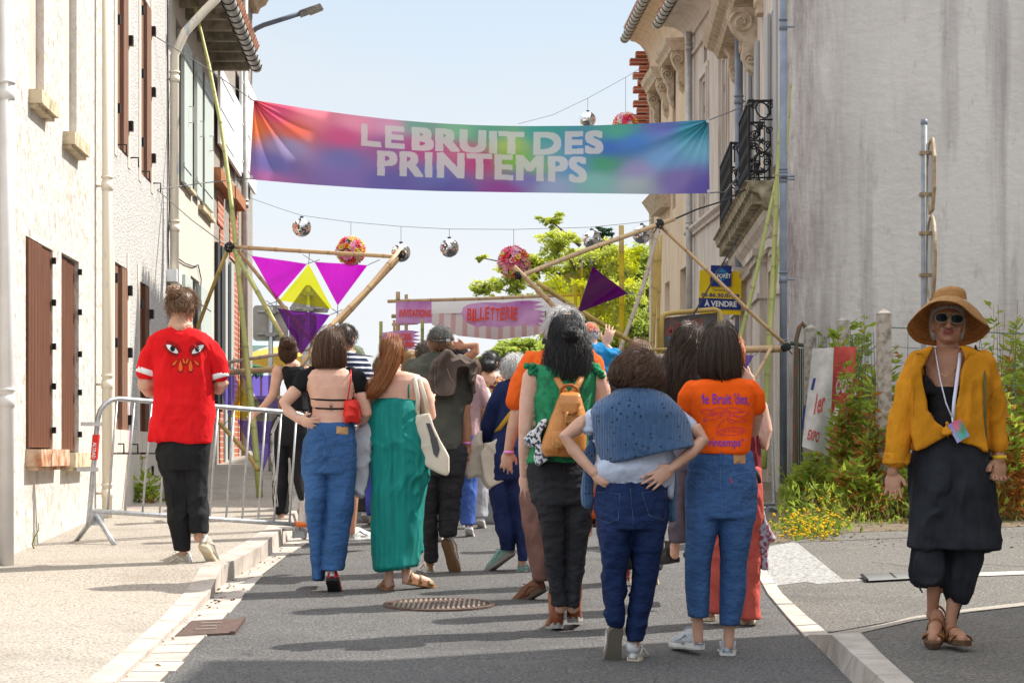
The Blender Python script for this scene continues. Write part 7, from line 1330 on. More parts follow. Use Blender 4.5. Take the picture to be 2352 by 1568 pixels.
bk = thing('backpack', 'tan leather drawstring backpack on the back of the woman in green', 'backpack', p.q(325, 785, -.2)); m_tl = M('tan_leather', (.56, .22, .045), .42, (.40, .14, .025), 7, bump=.3, bs=60, lo=.35, hi=.7, spec=.5); d = MB(); p.rows(d, [(480, 315, 405, .05, -.17), (510, 300, 415, .08, -.18), (560, 282, 425, .10, -.19), (620, 258, 434, .115, -.19), (690, 232, 436, .12, -.19), (750, 220, 434, .12, -.19), (782, 238, 420, .10, -.19)], sq=3); me = fuse(d, .008, 3); wrinkle(me, [(.014, (14, 6, 3), True), (.01, (6, 6, 4), False)], 2); o = link('bag_body', me, m_tl, bk)
d = MB(); p.rows(d, [(478, 318, 400, .02, -.24), (490, 308, 410, .035, -.26), (530, 306, 412, .03, -.285), (570, 318, 400, .025, -.295), (584, 338, 378, .02, -.30)], sq=4); me = fuse(d, .006, 3); link('flap', me, m_tl, bk); d = MB(); p.rows(d, [(662, 278, 352, .02, -.30), (690, 272, 358, .03, -.30), (730, 272, 356, .03, -.305), (748, 282, 346, .02, -.30)], sq=4); me = fuse(d, .006, 3); pk = link('front_pocket', me, m_tl, bk)
for pts in ([(345, 570), (340, 600), (345, 640)], [(298, 700), (298, 765)]): d = MB(); d.tube([p.q(x, y, -.33) for x, y in pts], .010, 6, None, .5); obj('buckle_strap', d, m_tl, bk, True)
for x, y in ((353, 605), (298, 725)):
    d = MB(); c = p.q(x, y, -.345); d.tube([c+V((a, 0, b)) for a, b in ((-.016, -.014), (.016, -.014), (.016, .014), (-.016, .014), (-.016, -.014))], .003, 5); obj('buckle', d, M('brass', (.5, .36, .14), .35, metal=.9), bk)
d = MB(); d.tube([p.q(x, y, -.22) for x, y in ((314, 490), (318, 462), (338, 446), (368, 444), (392, 458), (400, 490))], .009, 8); obj('carry_handle', d, M('dark_tan_leather', (.30, .09, .02), .5), bk, True)
for a in ([(340, 486, -.18), (315, 445, -.15), (295, 410, -.12), (285, 370, -.05)], [(370, 486, -.18), (395, 445, -.15), (412, 410, -.12), (425, 370, -.05)]): d = MB(); d.tube([p.q(*z) for z in a], .020, 6, None, .35); obj('shoulder_strap', d, m_tl, bk, True)
m_pat = M('black_white_leaf_print', (.75, .76, .78), .9, (.05, .06, .10), 55, lo=.50, hi=.54); d = MB(); p.slab(d, [(215, 612), (250, 602), (246, 640), (228, 660), (222, 700), (240, 750), (262, 790), (248, 812), (205, 826), (192, 780), (196, 735), (160, 725), (128, 700), (150, 680), (185, 655)], -.20, -.06); me = fuse(d, .008, 5); wrinkle(me, [(.03, (9, 9, 4), True), (.015, (6, 6, 3), False)], 5); o = link('scarf', me, m_pat); tag(recenter(o), 'black and white leaf print scarf tied beside the tan backpack', 'scarf')
# ---- 18 man in the blue shirt with patterned cap
Z18 = Zm(2150, 1200, .3401); p = Pn('man in a turquoise blue shirt and patchwork cap raising his hand', Z18, .3401, 15.2, 560, 'fair', 0, .010)
p.head(520, 345, 190, 260, -5, 0, (540, 470, 150)); p.core([(600, 700, 0, 280), (600, 1300, 0, 280)]); p.core([(520, 1500, 0, 150), (500, 2650, 0, 90)]); p.core([(680, 1500, 0, 150), (690, 2650, 0, 90)]); p.limb(p.b, [(820, 640, 0, 110), (850, 720, .1, 90), (790, 560, .2, 80), (700, 470, .22, 62)]); p.handto(705, 462, .22, 745, 330, .22, (-1, 0, .3), (.2, 1, 0), .35, .18); p.body(); p.tufts('grey', 200, .015, -.5)
m_ptc = M('patchwork_cap', (.62, .16, .07), .9, (.10, .16, .26), 16, lo=.52, hi=.56); cpo = obj('cap', capmb(p, lo=-.02), m_ptc, p.t, True); obj('peak', peak(p), m_ptc, cpo); d = MB(); rx, ry, rz = p.hr; d.tube([p.hc+V((0, 0, rz*.07)), p.hc+V((0, 0, rz*.12))], rx*1.13, 20); obj('cap_band', d, M('dark_ribbon', (.04, .05, .04), .8), cpo, True)
m_blu = cloth('turquoise_blue_linen', (.015, .19, .42), .15); d = MB(); p.rows(d, [(465, 480, 630, .06), (500, 440, 720, .10), (560, 410, 830, .13), (680, 400, 890, .14), (850, 410, 880, .15), (1400, 400, 820, .15)]); p.limb(d, [(800, 580, 0, 150), (850, 680, .08, 150), (830, 640, .15, 130)]); p.garm('shirt', d, m_blu, LOOSE); m_opn = cloth('burnt_orange_trousers', (.62, .11, .02), .15); d = MB(); p.rows(d, [(1350, 400, 820, .15), (1700, 395, 820, .15)]); p.rows(d, [(1650, 395, 600, .12), (2100, 430, 590, .11), (2450, 500, 640, .10)]); p.rows(d, [(1650, 600, 820, .12), (2100, 620, 790, .11), (2550, 620, 760, .10)]); p.garm('trousers', d, m_opn, LOOSE)
p.shoe(560, 2540, 0, 60, 5, m_bsh, m_bsole, .30); p.shoe(690, 2560, .1, 10, 5, m_bsh, m_bsole, .30)
# ---- 21 woman with the blue knitted shawl
Z21 = Zm(2150, 1300, .861); p = Pn('woman with hands on hips and a blue openwork jumper over her shoulders', Z21, .861, 10.2, 410, 'warm', 0, .008)
p.head(418, 195, 142, 175, 0, 0, (418, 290, 90)); p.rows(p.b, [(290, 340, 500, .07), (330, 250, 590, .10), (500, 260, 560, .11), (690, 262, 540, .11)]); p.core([(310, 800, 0, 130), (315, 1080, 0, 85), (322, 1365, 0, 52)]); p.core([(480, 800, 0, 130), (455, 1080, 0, 85), (405, 1450, 0, 50)]); p.limb(p.b, [(235, 400, 0, 92), (160, 440, -.02, 80), (92, 490, -.03, 64), (130, 550, -.04, 60), (222, 655, -.08, 42)]); p.handto(220, 652, -.08, 322, 722, -.13, (.2, 0, 1), (.1, 1, -.2), .15, .17)
p.limb(p.b, [(630, 420, 0, 84), (690, 460, -.02, 72), (722, 505, -.03, 62), (670, 560, -.07, 58), (572, 638, -.12, 42)]); p.handto(575, 636, -.12, 462, 712, -.16, (-.2, 0, 1), (0, 1, -.2), .15, .18)
T1, L1 = p.shoe(402, 1528, 0, -16, 3, M('grey_mesh_trainer', (.50, .48, .43), .8, (.36, .35, .32), 30), m_csole, .26, 'sneaker', m_wshoe); p.shoe(325, 1372, -.06, 6, 56, m_wshoe, M('taupe_sole', (.20, .175, .14), .8), .27, 'sneaker', m_wshoe, 1.05); p.body(); d = MB(); d.tube([p.q(322, 1338, -.01), p.q(322, 1375, -.02)], .034, 12); d.tube([p.q(400, 1425, 0), p.q(402, 1470, .01)], .033, 12); obj('socks', d, m_whc, p.t, True)
p.hair([(104, 385, 445, .04), (120, 345, 480, .08), (150, 318, 508, .105), (195, 306, 524, .12), (230, 306, 526, .12), (258, 322, 515, .11), (280, 370, 490, .08)], 'brown', 850, wave=.03, fly=.10, freq=12, th=.0030)
m_ptee = cloth('pale_blue_cotton', (.50, .55, .68), .08); d = MB(); p.rows(d, [(330, 250, 590, .11), (450, 238, 590, .12), (560, 232, 580, .125), (630, 225, 590, .14), (680, 232, 575, .145), (712, 250, 545, .14)]); p.limb(d, [(245, 400, 0, 105), (200, 440, -.01, 92)]); p.limb(d, [(610, 410, 0, 95), (655, 440, 0, 84)]); p.slab(d, [(535, 560), (592, 575), (590, 690), (574, 765), (545, 700)], -.02, .06); p.garm('t_shirt', d, m_ptee, [(.03, (4, 4, 9), True), (.02, (5, 5, 3), False)], 4)
m_knit = M('blue_openwork_knit', (.040, .105, .235), .95, (.065, .15, .31), 30, (3, 3, 1), bump=.0, lo=.4, hi=.7, sheen=.3); t_ = m_knit.node_tree; b_s = t_.nodes['Principled BSDF']; tc_ = nd(m_knit, 'ShaderNodeTexCoord'); wv2 = nd(m_knit, 'ShaderNodeTexWave'); wv2.bands_direction = 'X'; wv2.inputs['Scale'].default_value = 42; wv2.inputs['Distortion'].default_value = 1.2; wv2.inputs['Detail'].default_value = 2
vo = nd(m_knit, 'ShaderNodeTexVoronoi'); vo.inputs['Scale'].default_value = 34; vo.inputs['Randomness'].default_value = .85; ls = nd(m_knit, 'ShaderNodeMath', operation='LESS_THAN'); ls.inputs[1].default_value = .20; mx3 = nd(m_knit, 'ShaderNodeMix', data_type='RGBA'); mx3.inputs['B'].default_value = (.006, .012, .03, 1); bp3 = nd(m_knit, 'ShaderNodeBump'); bp3.inputs['Strength'].default_value = .8; bp3.inputs['Distance'].default_value = .006
mpk = nd(m_knit, 'ShaderNodeMapping'); mpk.inputs['Scale'].default_value = (1, .3, 1.0)
for a, b in ((tc_.outputs['Object'], wv2.inputs['Vector']), (tc_.outputs['Object'], mpk.inputs[0]), (mpk.outputs[0], vo.inputs['Vector']), (vo.outputs['Distance'], ls.inputs[0]), (b_s.inputs['Base Color'].links[0].from_socket, mx3.inputs['A']), (ls.outputs[0], mx3.inputs['Factor']), (mx3.outputs['Result'], b_s.inputs['Base Color']), (wv2.outputs['Fac'], bp3.inputs['Height']), (bp3.outputs[0], b_s.inputs['Normal'])): t_.links.new(a, b)
m_knitp = cloth('blue_ribbed_knit', (.045, .115, .25), .15)
jm = thing('jumper', 'blue openwork jumper draped over the shoulders of the woman with hands on hips', 'jumper', p.q(420, 620, -.12)); d = MB(); p.rows(d, [(258, 360, 475, .085), (275, 335, 505, .10), (305, 292, 560, .125), (345, 235, 612, .15), (385, 212, 645, .165), (440, 218, 662, .17), ((520, 490), 232, 676, .175), ((580, 515), 243, 686, .18), ((618, 530), 252, 690, .18)], sq=2.5, dy=-.015); me = fuse(d, .008, 4); wrinkle(me, [(.022, (3, 3, 5), False), (.010, (5, 5, 9), True)], 9); o = link('jumper_back', me, m_knit, jm)
d = MB(); p.limb(d, [(215, 500, .02, 45), (200, 620, .02, 58), (192, 740, .02, 64), (195, 790, .02, 62)]); me = fuse(d, .008, 2); wrinkle(me, SHIRT, 2); link('sleeve', me, m_knit, jm); d = MB(); p.limb(d, [(575, 640, .06, 40), (580, 740, .06, 48), (578, 860, .06, 46)]); me = fuse(d, .008, 2); wrinkle(me, SHIRT, 3); link('sleeve', me, m_knit, jm)
d = MB(); p.rows(d, [(700, 242, 560, .125), (750, 234, 560, .14), (820, 230, 558, .155), (910, 238, 553, .15)]); p.rows(d, [(880, 236, 402, .13), (1000, 257, 388, .11), (1100, 267, 370, .10), (1200, 267, 363, .095), (1300, 274, 356, .085), (1352, 286, 352, .075)]); p.rows(d, [(880, 384, 553, .13), (1000, 398, 536, .11), (1100, 402, 516, .10), (1200, 395, 494, .09), (1300, 385, 473, .08), (1420, 374, 443, .07)]); jo = p.garm('jeans', d, m_dend, JEANS); p.stitched([[(240, 742), (343, 752), (334, 868), (286, 884), (240, 862)], [(443, 746), (550, 738), (552, 855), (538, 870), (476, 850), (443, 746)], [(390, 725), (402, 860), (402, 930)]], m_thread, 'pocket_stitching', jo, 1.6); wristband(p, 566, 640, -.11, 46, None, 'wristband', (-.8, 0, .6), .02)
# ---- 22 person with long dark hair and grey trousers
p = Pn('person with long wavy dark hair and grey trousers lifting one hand', Z18, .3401, 12.5, 1620, 'fair', 0, .010)
p.head(1660, 400, 270, 380, 5, 0, (1650, 640, 190)); p.core([(1620, 900, 0, 380), (1600, 1500, 0, 340)]); p.core([(1530, 1700, 0, 220), (1500, 2900, 0, 110)]); p.core([(1720, 1700, 0, 220), (1740, 2900, 0, 110)]); p.limb(p.b, [(1450, 950, 0, 150), (1440, 1250, .05, 120), (1560, 1150, .1, 90)]); p.handto(1590, 1080, .02, 1590, 900, -.04, (1, 0, .2), (0, 1, 0), .25, .18); p.body()
p.hair([(238, 1640, 1740, .05), (265, 1560, 1800, .09), (340, 1510, 1832, .12), (440, 1480, 1842, .13), (560, 1430, 1835, .13), (700, 1380, 1800, .13), (850, 1345, 1770, .13), (1000, 1335, 1700, .12), (1120, 1350, 1650, .10), (1240, 1430, 1600, .07)], 'dark', 800, wave=.03, fly=.08, th=.0032)
d = MB(); p.rows(d, [(740, 1480, 1800, .08), (850, 1400, 1880, .12), (1100, 1400, 1860, .14), (1700, 1440, 1800, .14)]); p.limb(d, [(1440, 930, 0, 190), (1430, 1200, 0, 170)]); p.garm('top', d, m_blk, LOOSE); m_gtr = cloth('grey_violet_trousers', (.115, .10, .125), .2); d = MB(); p.rows(d, [(1650, 1440, 1810, .14), (1900, 1420, 1810, .14)]); p.rows(d, [(1850, 1420, 1640, .13), (2300, 1425, 1620, .12), (2750, 1450, 1640, .10)]); p.rows(d, [(1850, 1620, 1810, .13), (2300, 1640, 1800, .12), (2750, 1650, 1790, .10)]); p.garm('trousers', d, m_gtr, LOOSE)
m_bls = M('black_leather_shoe', (.014, .013, .013), .35); Zs = Z18; p.shoe(1500, 2985, 0, 15, 6, m_bls, m_bsole, .31, 'boot', None, 1.1, .03); p.shoe(1720, 2950, .2, 0, 0, m_bls, m_bsole, .30)
tb2 = thing('tote_bag', 'white cloth tote bag glimpsed beside the orange T-shirt', 'tote bag', p.q(1790, 2400, -.12)); d = MB(); p2 = p; p.slab(d, [(1740, 1640), (1830, 1620), (1840, 2250), (1780, 2290), (1730, 2200), (1720, 1900)], -.20, -.08); me = fuse(d, .01, 5); wrinkle(me, SHIRT, 3); link('bag_body', me, m_cnv, tb2)
# ---- 23 woman in the orange festival shirt
Z23 = Zm(2550, 1200, .9245); p = Pn('woman in an orange printed festival T-shirt and blue cropped jeans', Z23, .9245, 10.4, 320, 'warm', 0, .008)
p.head(310, 195, 126, 170, 0, 0, (318, 310, 82)); p.rows(p.b, [(320, 270, 390, .06), (345, 195, 450, .09), (600, 220, 420, .10)]); p.core([(250, 750, 0, 120), (225, 1100, 0, 80), (216, 1350, 0, 50), (220, 1430, 0, 44)]); p.core([(390, 750, 0, 120), (370, 1100, 0, 80), (352, 1370, 0, 50), (350, 1455, 0, 44)]); p.limb(p.b, [(185, 380, 0, 70), (170, 470, 0, 62), (175, 550, .1, 54), (230, 540, .3, 42)]); p.handto(230, 540, .3, 270, 520, .35, (0, 0, 1)); p.limb(p.b, [(460, 380, 0, 70), (470, 460, .02, 62), (455, 540, .1, 54), (400, 530, .3, 42)]); p.handto(400, 530, .3, 350, 520, .35, (0, 0, 1)); p.body()
p.hair([(90, 290, 340, .03), (103, 262, 362, .07), (140, 238, 382, .10), (190, 226, 392, .115), (250, 220, 398, .115), (300, 224, 402, .11), (328, 245, 392, .10)], 'dark', 700, fly=.03, th=.0026)
m_ort = cloth('bright_orange_jersey', (.92, .115, .005), .06); d = MB(); p.rows(d, [(312, 262, 385, .075), (325, 215, 425, .095), (345, 172, 458, .11), (385, 165, 470, .12), (450, 184, 458, .125), (520, 200, 448, .12), (580, 206, 440, .12), (634, 200, 436, .125)], sq=2.6); p.limb(d, [(195, 365, 0, 84), (175, 400, 0, 88), (166, 440, 0, 70)]); p.limb(d, [(438, 360, 0, 84), (462, 395, 0, 88), (472, 435, 0, 70)]); te = p.garm('t_shirt', d, m_ort, [(.010, (3, 3, 3), False), (.004, (8, 8, 5), True)])
m_prp = M('violet_print', (.22, .05, .42), .8); m_pkp = M('magenta_print', (.60, .04, .12), .8)
def zl(pts): return [Z23(*z) for z in pts]
lettering('print', 'le Bruit', zl([(240, 380), (362, 380), (362, 424), (240, 424)]), m_prp, te, p.Y, te, .004, bold=.012, fine=1); lettering('print', 'des', zl([(378, 380), (430, 382), (430, 424), (378, 424)]), m_prp, te, p.Y, te, .004, bold=.012, fine=1); lettering('print', 'Printemps', zl([(246, 570), (402, 570), (402, 616), (246, 616)]), m_prp, te, p.Y, te, .004, bold=.012, fine=1); lettering('print', 'par erratic song', zl([(325, 532), (415, 532), (415, 548), (325, 548)]), m_pkp, te, p.Y, te, .004, fine=0)
fl2 = [almond(262, 458, 34, 12, .1)+[almond(262, 458, 34, 12, .1)[0]], almond(300, 452, 32, 13, -.2)+[almond(300, 452, 32, 13, -.2)[0]], almond(372, 450, 36, 12, .15)+[almond(372, 450, 36, 12, .15)[0]], almond(402, 466, 34, 12, -.1)+[almond(402, 466, 34, 12, -.1)[0]], almond(280, 482, 40, 11, -.15)+[almond(280, 482, 40, 11, -.15)[0]], almond(385, 488, 42, 12, .2)+[almond(385, 488, 42, 12, .2)[0]], almond(338, 466, 24, 9, 0)+[almond(338, 466, 24, 9, 0)[0]], almond(365, 540, 58, 20, -.05)+[almond(365, 540, 58, 20, -.05)[0]], [(335, 485), (318, 500), (300, 530), (302, 555), (330, 555)], [(342, 485), (355, 505), (372, 505), (380, 495)]]
p.stitched(fl2, m_pkp, 'print', te, 2.4); p.stitched([[(238, 385), (238, 405)], [(229, 395), (247, 395)], [(376, 376), (376, 392)], [(368, 384), (384, 384)], [(434, 420), (434, 434)], [(428, 427), (440, 427)], [(246, 492), (246, 504)], [(240, 498), (252, 498)], [(410, 570), (410, 584)], [(404, 577), (417, 577)]], m_prp, 'print', te, 2.2)
d = MB(); p.rows(d, [(628, 196, 442, .115), (680, 182, 454, .135), (770, 166, 462, .15), (850, 164, 466, .15), (910, 166, 463, .145)]); p.rows(d, [(880, 165, 314, .13), (1000, 170, 292, .11), (1100, 166, 274, .10), (1200, 167, 268, .09), (1330, 178, 263, .075)]); p.rows(d, [(880, 302, 463, .13), (1000, 310, 441, .11), (1100, 315, 427, .10), (1200, 314, 421, .09), (1365, 311, 393, .075)]); je = p.garm('jeans', d, m_den, JEANS)
p.stitched([[(184, 706), (275, 728), (258, 832), (214, 846), (168, 812), (184, 706)], [(355, 733), (448, 712), (462, 818), (440, 846), (398, 832), (355, 733)], [(178, 780), (190, 752), (215, 785), (240, 752), (252, 790)], [(388, 775), (402, 762), (425, 790), (445, 755), (458, 785)], [(190, 672), (312, 718), (445, 690)], [(315, 640), (314, 760), (322, 870)]], m_thread, 'pocket_stitching', je, 2); p.dec([[(370, 638), (421, 634), (422, 678), (372, 680)]], m_leather, 'leather_patch', je, .006); p.dec([[(354, 742), (359, 741), (366, 760), (361, 762)]], M('red_tab', (.65, .02, .03), .6), 'pocket_tab', je, .007); p.stitched([[(314, 632), (314, 682)]], m_den, 'belt_loop', je, 10, .008)
m_slv = M('silver_mesh_shoe', (.56, .57, .60), .55, (.40, .42, .46), 40, metal=.1); p.shoe(222, 1470, 0, 22, 2, m_slv, m_wshoe, .28, 'sneaker', M('pale_blue_overlay', (.42, .52, .62), .5), 1.12); p.shoe(345, 1502, 0, -6, 2, m_slv, m_wshoe, .28, 'sneaker', M('pale_blue_overlay', (.42, .52, .62), .5), 1.15)
# ---- 24 red haired woman in dungarees
p = Pn('red haired woman in brick red dungarees holding her hair up', Z23, .9245, 11.7, 390, 'fair', 0, .010)
p.head(350, 215, 115, 150, -20, 0, (355, 320, 76)); p.core([(360, 430, 0, 150), (365, 700, 0, 160)]); p.core([(290, 850, 0, 100), (272, 1310, 0, 50)]); p.core([(430, 850, 0, 100), (425, 1340, 0, 50)]); p.limb(p.b, [(420, 440, .0, 76), (465, 530, 0, 70), (518, 598, -.02, 62), (508, 540, -.02, 60), (492, 440, -.01, 52), (450, 350, 0, 40)]); p.handto(450, 350, 0, 405, 268, 0, (-.5, 0, .6), (0, 1, 0), .4, .17); p.limb(p.b, [(280, 430, 0, 70), (270, 560, .1, 50)]); p.body()
p.hair([(140, 330, 390, .03), (160, 305, 405, .08), (200, 295, 412, .10), (250, 295, 412, .10), (280, 315, 400, .08)], 'ginger', 380, wave=.015, th=.0028)
m_brk = cloth('brick_red_canvas', (.46, .085, .065), .15); m_mar = cloth('maroon_knit', (.17, .02, .03), .2); d = MB(); p.rows(d, [(380, 300, 430, .07), (420, 285, 450, .10), (560, 290, 478, .12), (720, 285, 484, .13)]); p.garm('vest', d, m_mar, SHIRT); d = MB(); p.rows(d, [(700, 275, 488, .13), (800, 262, 492, .15), (900, 262, 486, .14)]); p.rows(d, [(860, 262, 375, .12), (1000, 264, 345, .10), (1150, 262, 330, .11), (1310, 256, 322, .12)]); p.rows(d, [(860, 370, 488, .12), (1000, 392, 482, .11), (1150, 396, 480, .11), (1250, 392, 482, .125), (1338, 388, 484, .13)]); p.garm('dungarees', d, m_brk, LOOSE)
m_crm = M('cream_platform_shoe', (.66, .56, .42), .6); p.shoe(428, 1388, 0, -8, 0, m_crm, M('cream_platform_sole', (.70, .60, .42), .7), .28, 'shoe', None, 1.15); p.shoe(270, 1348, .15, 4, 0, m_crm, M('cream_platform_sole', (.70, .60, .42), .7), .28, 'shoe', None, 1.1)
m_psl = M('paisley_print', (.36, .38, .44), .9, (.26, .05, .08), 38, lo=.46, hi=.54); d = MB(); p.slab(d, [(478, 845), (496, 860), (510, 920), (550, 1000), (540, 1012), (522, 1010), (520, 1080), (524, 1130), (512, 1138), (508, 1095), (500, 1140), (482, 1130), (470, 1080), (466, 960)], -.08, .04); me = fuse(d, .009, 5); wrinkle(me, [(.03, (9, 9, 2), True), (.02, (6, 6, 3), False)], 5); o = link('shawl', me, m_psl); tag(recenter(o), 'red and blue paisley shawl hanging beside the brick red dungarees', 'shawl')
d = MB(); d.tube([p.q(462, 705, -.13), p.q(478, 735, -.14), p.q(482, 762, -.14)], .012, 6); obj('belt_clasp', d, m_bsole, p.t, True)
# ---- 25 woman with the straw hat, walking towards the camera
Z25 = Zm(3400, 1100, .9565); p = Pn('woman in a wide straw hat, sunglasses and ochre shirt walking towards the camera', Z25, .9565, 9.95, 370, 'deep', .09, .007)
p.vox = .006
q = p.q; k = p.k; b = p.b; hc = q(352, 192, .0); rx, rz = 60*k, 82*k; Mx = Matrix(((1, 0, 0), (0, -1, 0), (0, 0, 1))); p.hc, p.hr, p.fw, p.sd = hc, (rx, rx*1.2, rz), V((0, -1, 0)), V((-1, 0, 0))
b.ell(hc+V((0, .015, rz*.2)), (rx*1.0, rx*1.22, rz*.86), 22, 14); b.ell(hc+V((0, -.028, -rz*.38)), (rx*.80, rx*.84, rz*.60), 20, 12); b.ell(hc+V((-.030, -.055, -rz*.22)), (.022, .02, .024), 10, 8); b.ell(hc+V((.030, -.055, -rz*.22)), (.022, .02, .024), 10, 8)
b.caps([q(358, 158, -.088), q(358, 182, -.100), q(357, 193, -.108)], [.009, .010, .014], 10); b.ell(q(346, 195, -.098), (.009, .010, .007), 8, 6); b.ell(q(368, 196, -.098), (.009, .010, .007), 8, 6)
b.ell(q(354, 246, -.075), (.026, .024, .018), 12, 8); b.ell(q(356, 142, -.075), (.055, .018, .010), 12, 8); b.ell(q(354, 218, -.085), (.032, .014, .012), 12, 8)
for sg in (-1, 1): b.ell(hc+V((sg*rx*1.0, .01, -rz*.05)), (.010, .018, .030), 8, 8)
b.caps([q(352, 225, .0), q(350, 270, .01), q(350, 305, .01)], [.052, .050, .062], 18); p.rows(b, [(285, 300, 405, .05), (300, 258, 450, .075), (320, 225, 490, .09), (360, 222, 500, .10), (420, 235, 485, .115), (480, 245, 470, .12), (640, 260, 460, .11), (760, 240, 490, .12)])
b.caps([q(335, 330, -.07), q(352, 345, -.08), q(372, 330, -.07)], [.010, .008, .010], 8)
p.core([(300, 850, 0, 120), (295, 1150, 0, 80), (296, 1270, 0, 62), (292, 1330, .02, 50), (290, 1390, .05, 46)]); p.core([(410, 850, 0, 120), (390, 1200, 0, 78), (378, 1330, -.02, 62), (368, 1400, -.03, 50), (362, 1450, -.03, 46)])
p.limb(b, [(215, 400, 0, 80), (165, 560, -.01, 66), (132, 740, -.03, 54), (126, 800, -.04, 48)]); p.handto(126, 798, -.04, 128, 930, -.10, (1, -.3, 0), (.5, -.4, 0), .45, .185); p.limb(b, [(505, 400, 0, 76), (540, 560, -.02, 62), (560, 690, -.04, 52), (566, 745, -.06, 46)]); p.handto(566, 742, -.06, 560, 858, -.10, (-1, -.3, 0), (-.5, -.2, 0), .75, .18)
# feet in sandals
m_snd = M('brown_sandal_leather', (.24, .095, .03), .5, (.18, .07, .02), 12); m_snds = M('dark_sandal_sole', (.10, .055, .03), .8)
def sandal(x, y, dy, yaw, pitch, ankle):
    T, L = p.shoe(x, y, dy, yaw, pitch, m_snd, m_snds, .265, 'sandal', None, 1.08); p.foot(T, L, ankle)
sandal(318, 1420, .06, 160, 22, q(290, 1380, .05)); sandal(352, 1492, .0, 186, 0, q(363, 1445, -.03)); p.body()
# lips, sunglasses, necklace
d = MB(); d.caps([q(336, 215, -.098), q(354, 219, -.104), q(374, 216, -.098)], [.004, .0075, .004], 8, .7); d.caps([q(340, 211, -.098), q(354, 212, -.104), q(370, 212, -.098)], [.003, .0055, .003], 8, .7); obj('lips', d, M('lip_colour', (.26, .06, .055), .4), p.t, True)
sg_ = obj('sunglasses', (lambda d: (d.tube([q(357-9, 153, -.105), q(358, 150, -.108), q(357+11, 155, -.105)], .004, 6), d.tube([q(302, 146, -.085), q(292, 150, .0)], .004, 6), d.tube([q(414, 156, -.085), q(424, 158, .0)], .004, 6), [d.tube([q(cx+math.cos(t)*27, cy+math.copysign(abs(math.sin(t))**.8, math.sin(t))*20, -.103+.016*abs(math.cos(t))*(1 if (math.cos(t) < 0) == (cx < 350) else .2)) for t in [2*math.pi*i/20 for i in range(21)]], .0036, 6) for cx, cy in ((328, 159), (391, 164))], d)[-1])(MB()), M('horn_frame', (.24, .19, .11), .4), p.t, True)
for cx, cy in ((328, 159), (391, 164)):
    d = MB(); d.prism([q(cx+math.cos(t)*27, cy+math.copysign(abs(math.sin(t))**.8, math.sin(t))*20, -.100+.012*abs(math.cos(t))) for t in [2*math.pi*i/20 for i in range(20)]], V((0, .003, 0))); obj('lens', d, M('dark_lens', (.010, .013, .016), .3, spec=.12), sg_)
d = MB(); d.tube([q(x, y, dy) for x, y, dy in ((296, 310, -.06), (300, 350, -.10), (318, 388, -.125), (342, 400, -.135), (366, 392, -.13), (390, 362, -.11), (402, 320, -.06))], .0022, 5); obj('necklace', d, M('gold_chain', (.7, .42, .2), .3, metal=.9), p.t, True)
p.hair([(112, 322, 395, .05), (125, 294, 412, .07, .015), (150, 283, 421, .075, .035), (185, 280, 422, .07, .045), (225, 283, 419, .06, .05), (250, 292, 408, .05, .055)], 'grey', 300, dy=.015, th=.0028)
# camisole
m_cam = cloth('black_ribbed_cotton', (.013, .013, .015), .3); d = MB(); p.rows(d, [(448, 262, 408, .10, -.015), (470, 256, 425, .118, -.012), (520, 256, 440, .128), (580, 262, 450, .125), (660, 262, 455, .125), (700, 255, 465, .13)]); p.slab(d, [(252, 400), (272, 410), (300, 445), (330, 462), (300, 475), (258, 470)], -.115, -.05); p.garm('camisole', d, m_cam, TIGHT, 3, vox=.006); d = MB(); d.tube([q(248, 322, -.03), q(256, 360, -.095), q(264, 405, -.112), q(275, 430, -.118)], .009, 6, None, .5); obj('camisole_strap', d, m_cam, p.t, True)
# ochre shirt
m_och = cloth('ochre_linen', (.58, .235, .012), .14); d = MB(); p.rows(d, [(290, 270, 440, .05, .07), (310, 225, 500, .09, .06), (350, 208, 520, .12, .05), (450, 212, 520, .12, .055), (600, 220, 512, .12, .05), (700, 216, 514, .12, .045)], sq=2.5)
p.slab(d, [(262, 288), (290, 280), (270, 310), (252, 352), (240, 372), (246, 430), (262, 500), (262, 545), (300, 592), (345, 622), (352, 640), (330, 652), (300, 668), (262, 690), (222, 706), (210, 640), (206, 560), (206, 440), (205, 360), (225, 310)], -.15, .05); p.slab(d, [(405, 280), (440, 285), (500, 318), (522, 370), (520, 460), (516, 560), (514, 640), (516, 712), (470, 700), (430, 680), (400, 668), (368, 640), (352, 632), (370, 600), (380, 560), (392, 500), (404, 440), (412, 380), (432, 330), (440, 300)], -.15, .05)
p.limb(d, [(232, 345, 0, 96), (190, 450, -.01, 104), (160, 590, -.02, 106), (145, 700, -.03, 92), (140, 742, -.03, 84)]); p.limb(d, [(492, 345, 0, 96), (530, 450, 0, 92), (548, 580, -.02, 88), (560, 680, -.04, 78)]); sh = p.garm('shirt', d, m_och, [(.020, (7, 7, 3), True), (.014, (4, 4, 3), False), (.012, (15, 15, 6), True)], 5, vox=.0065)
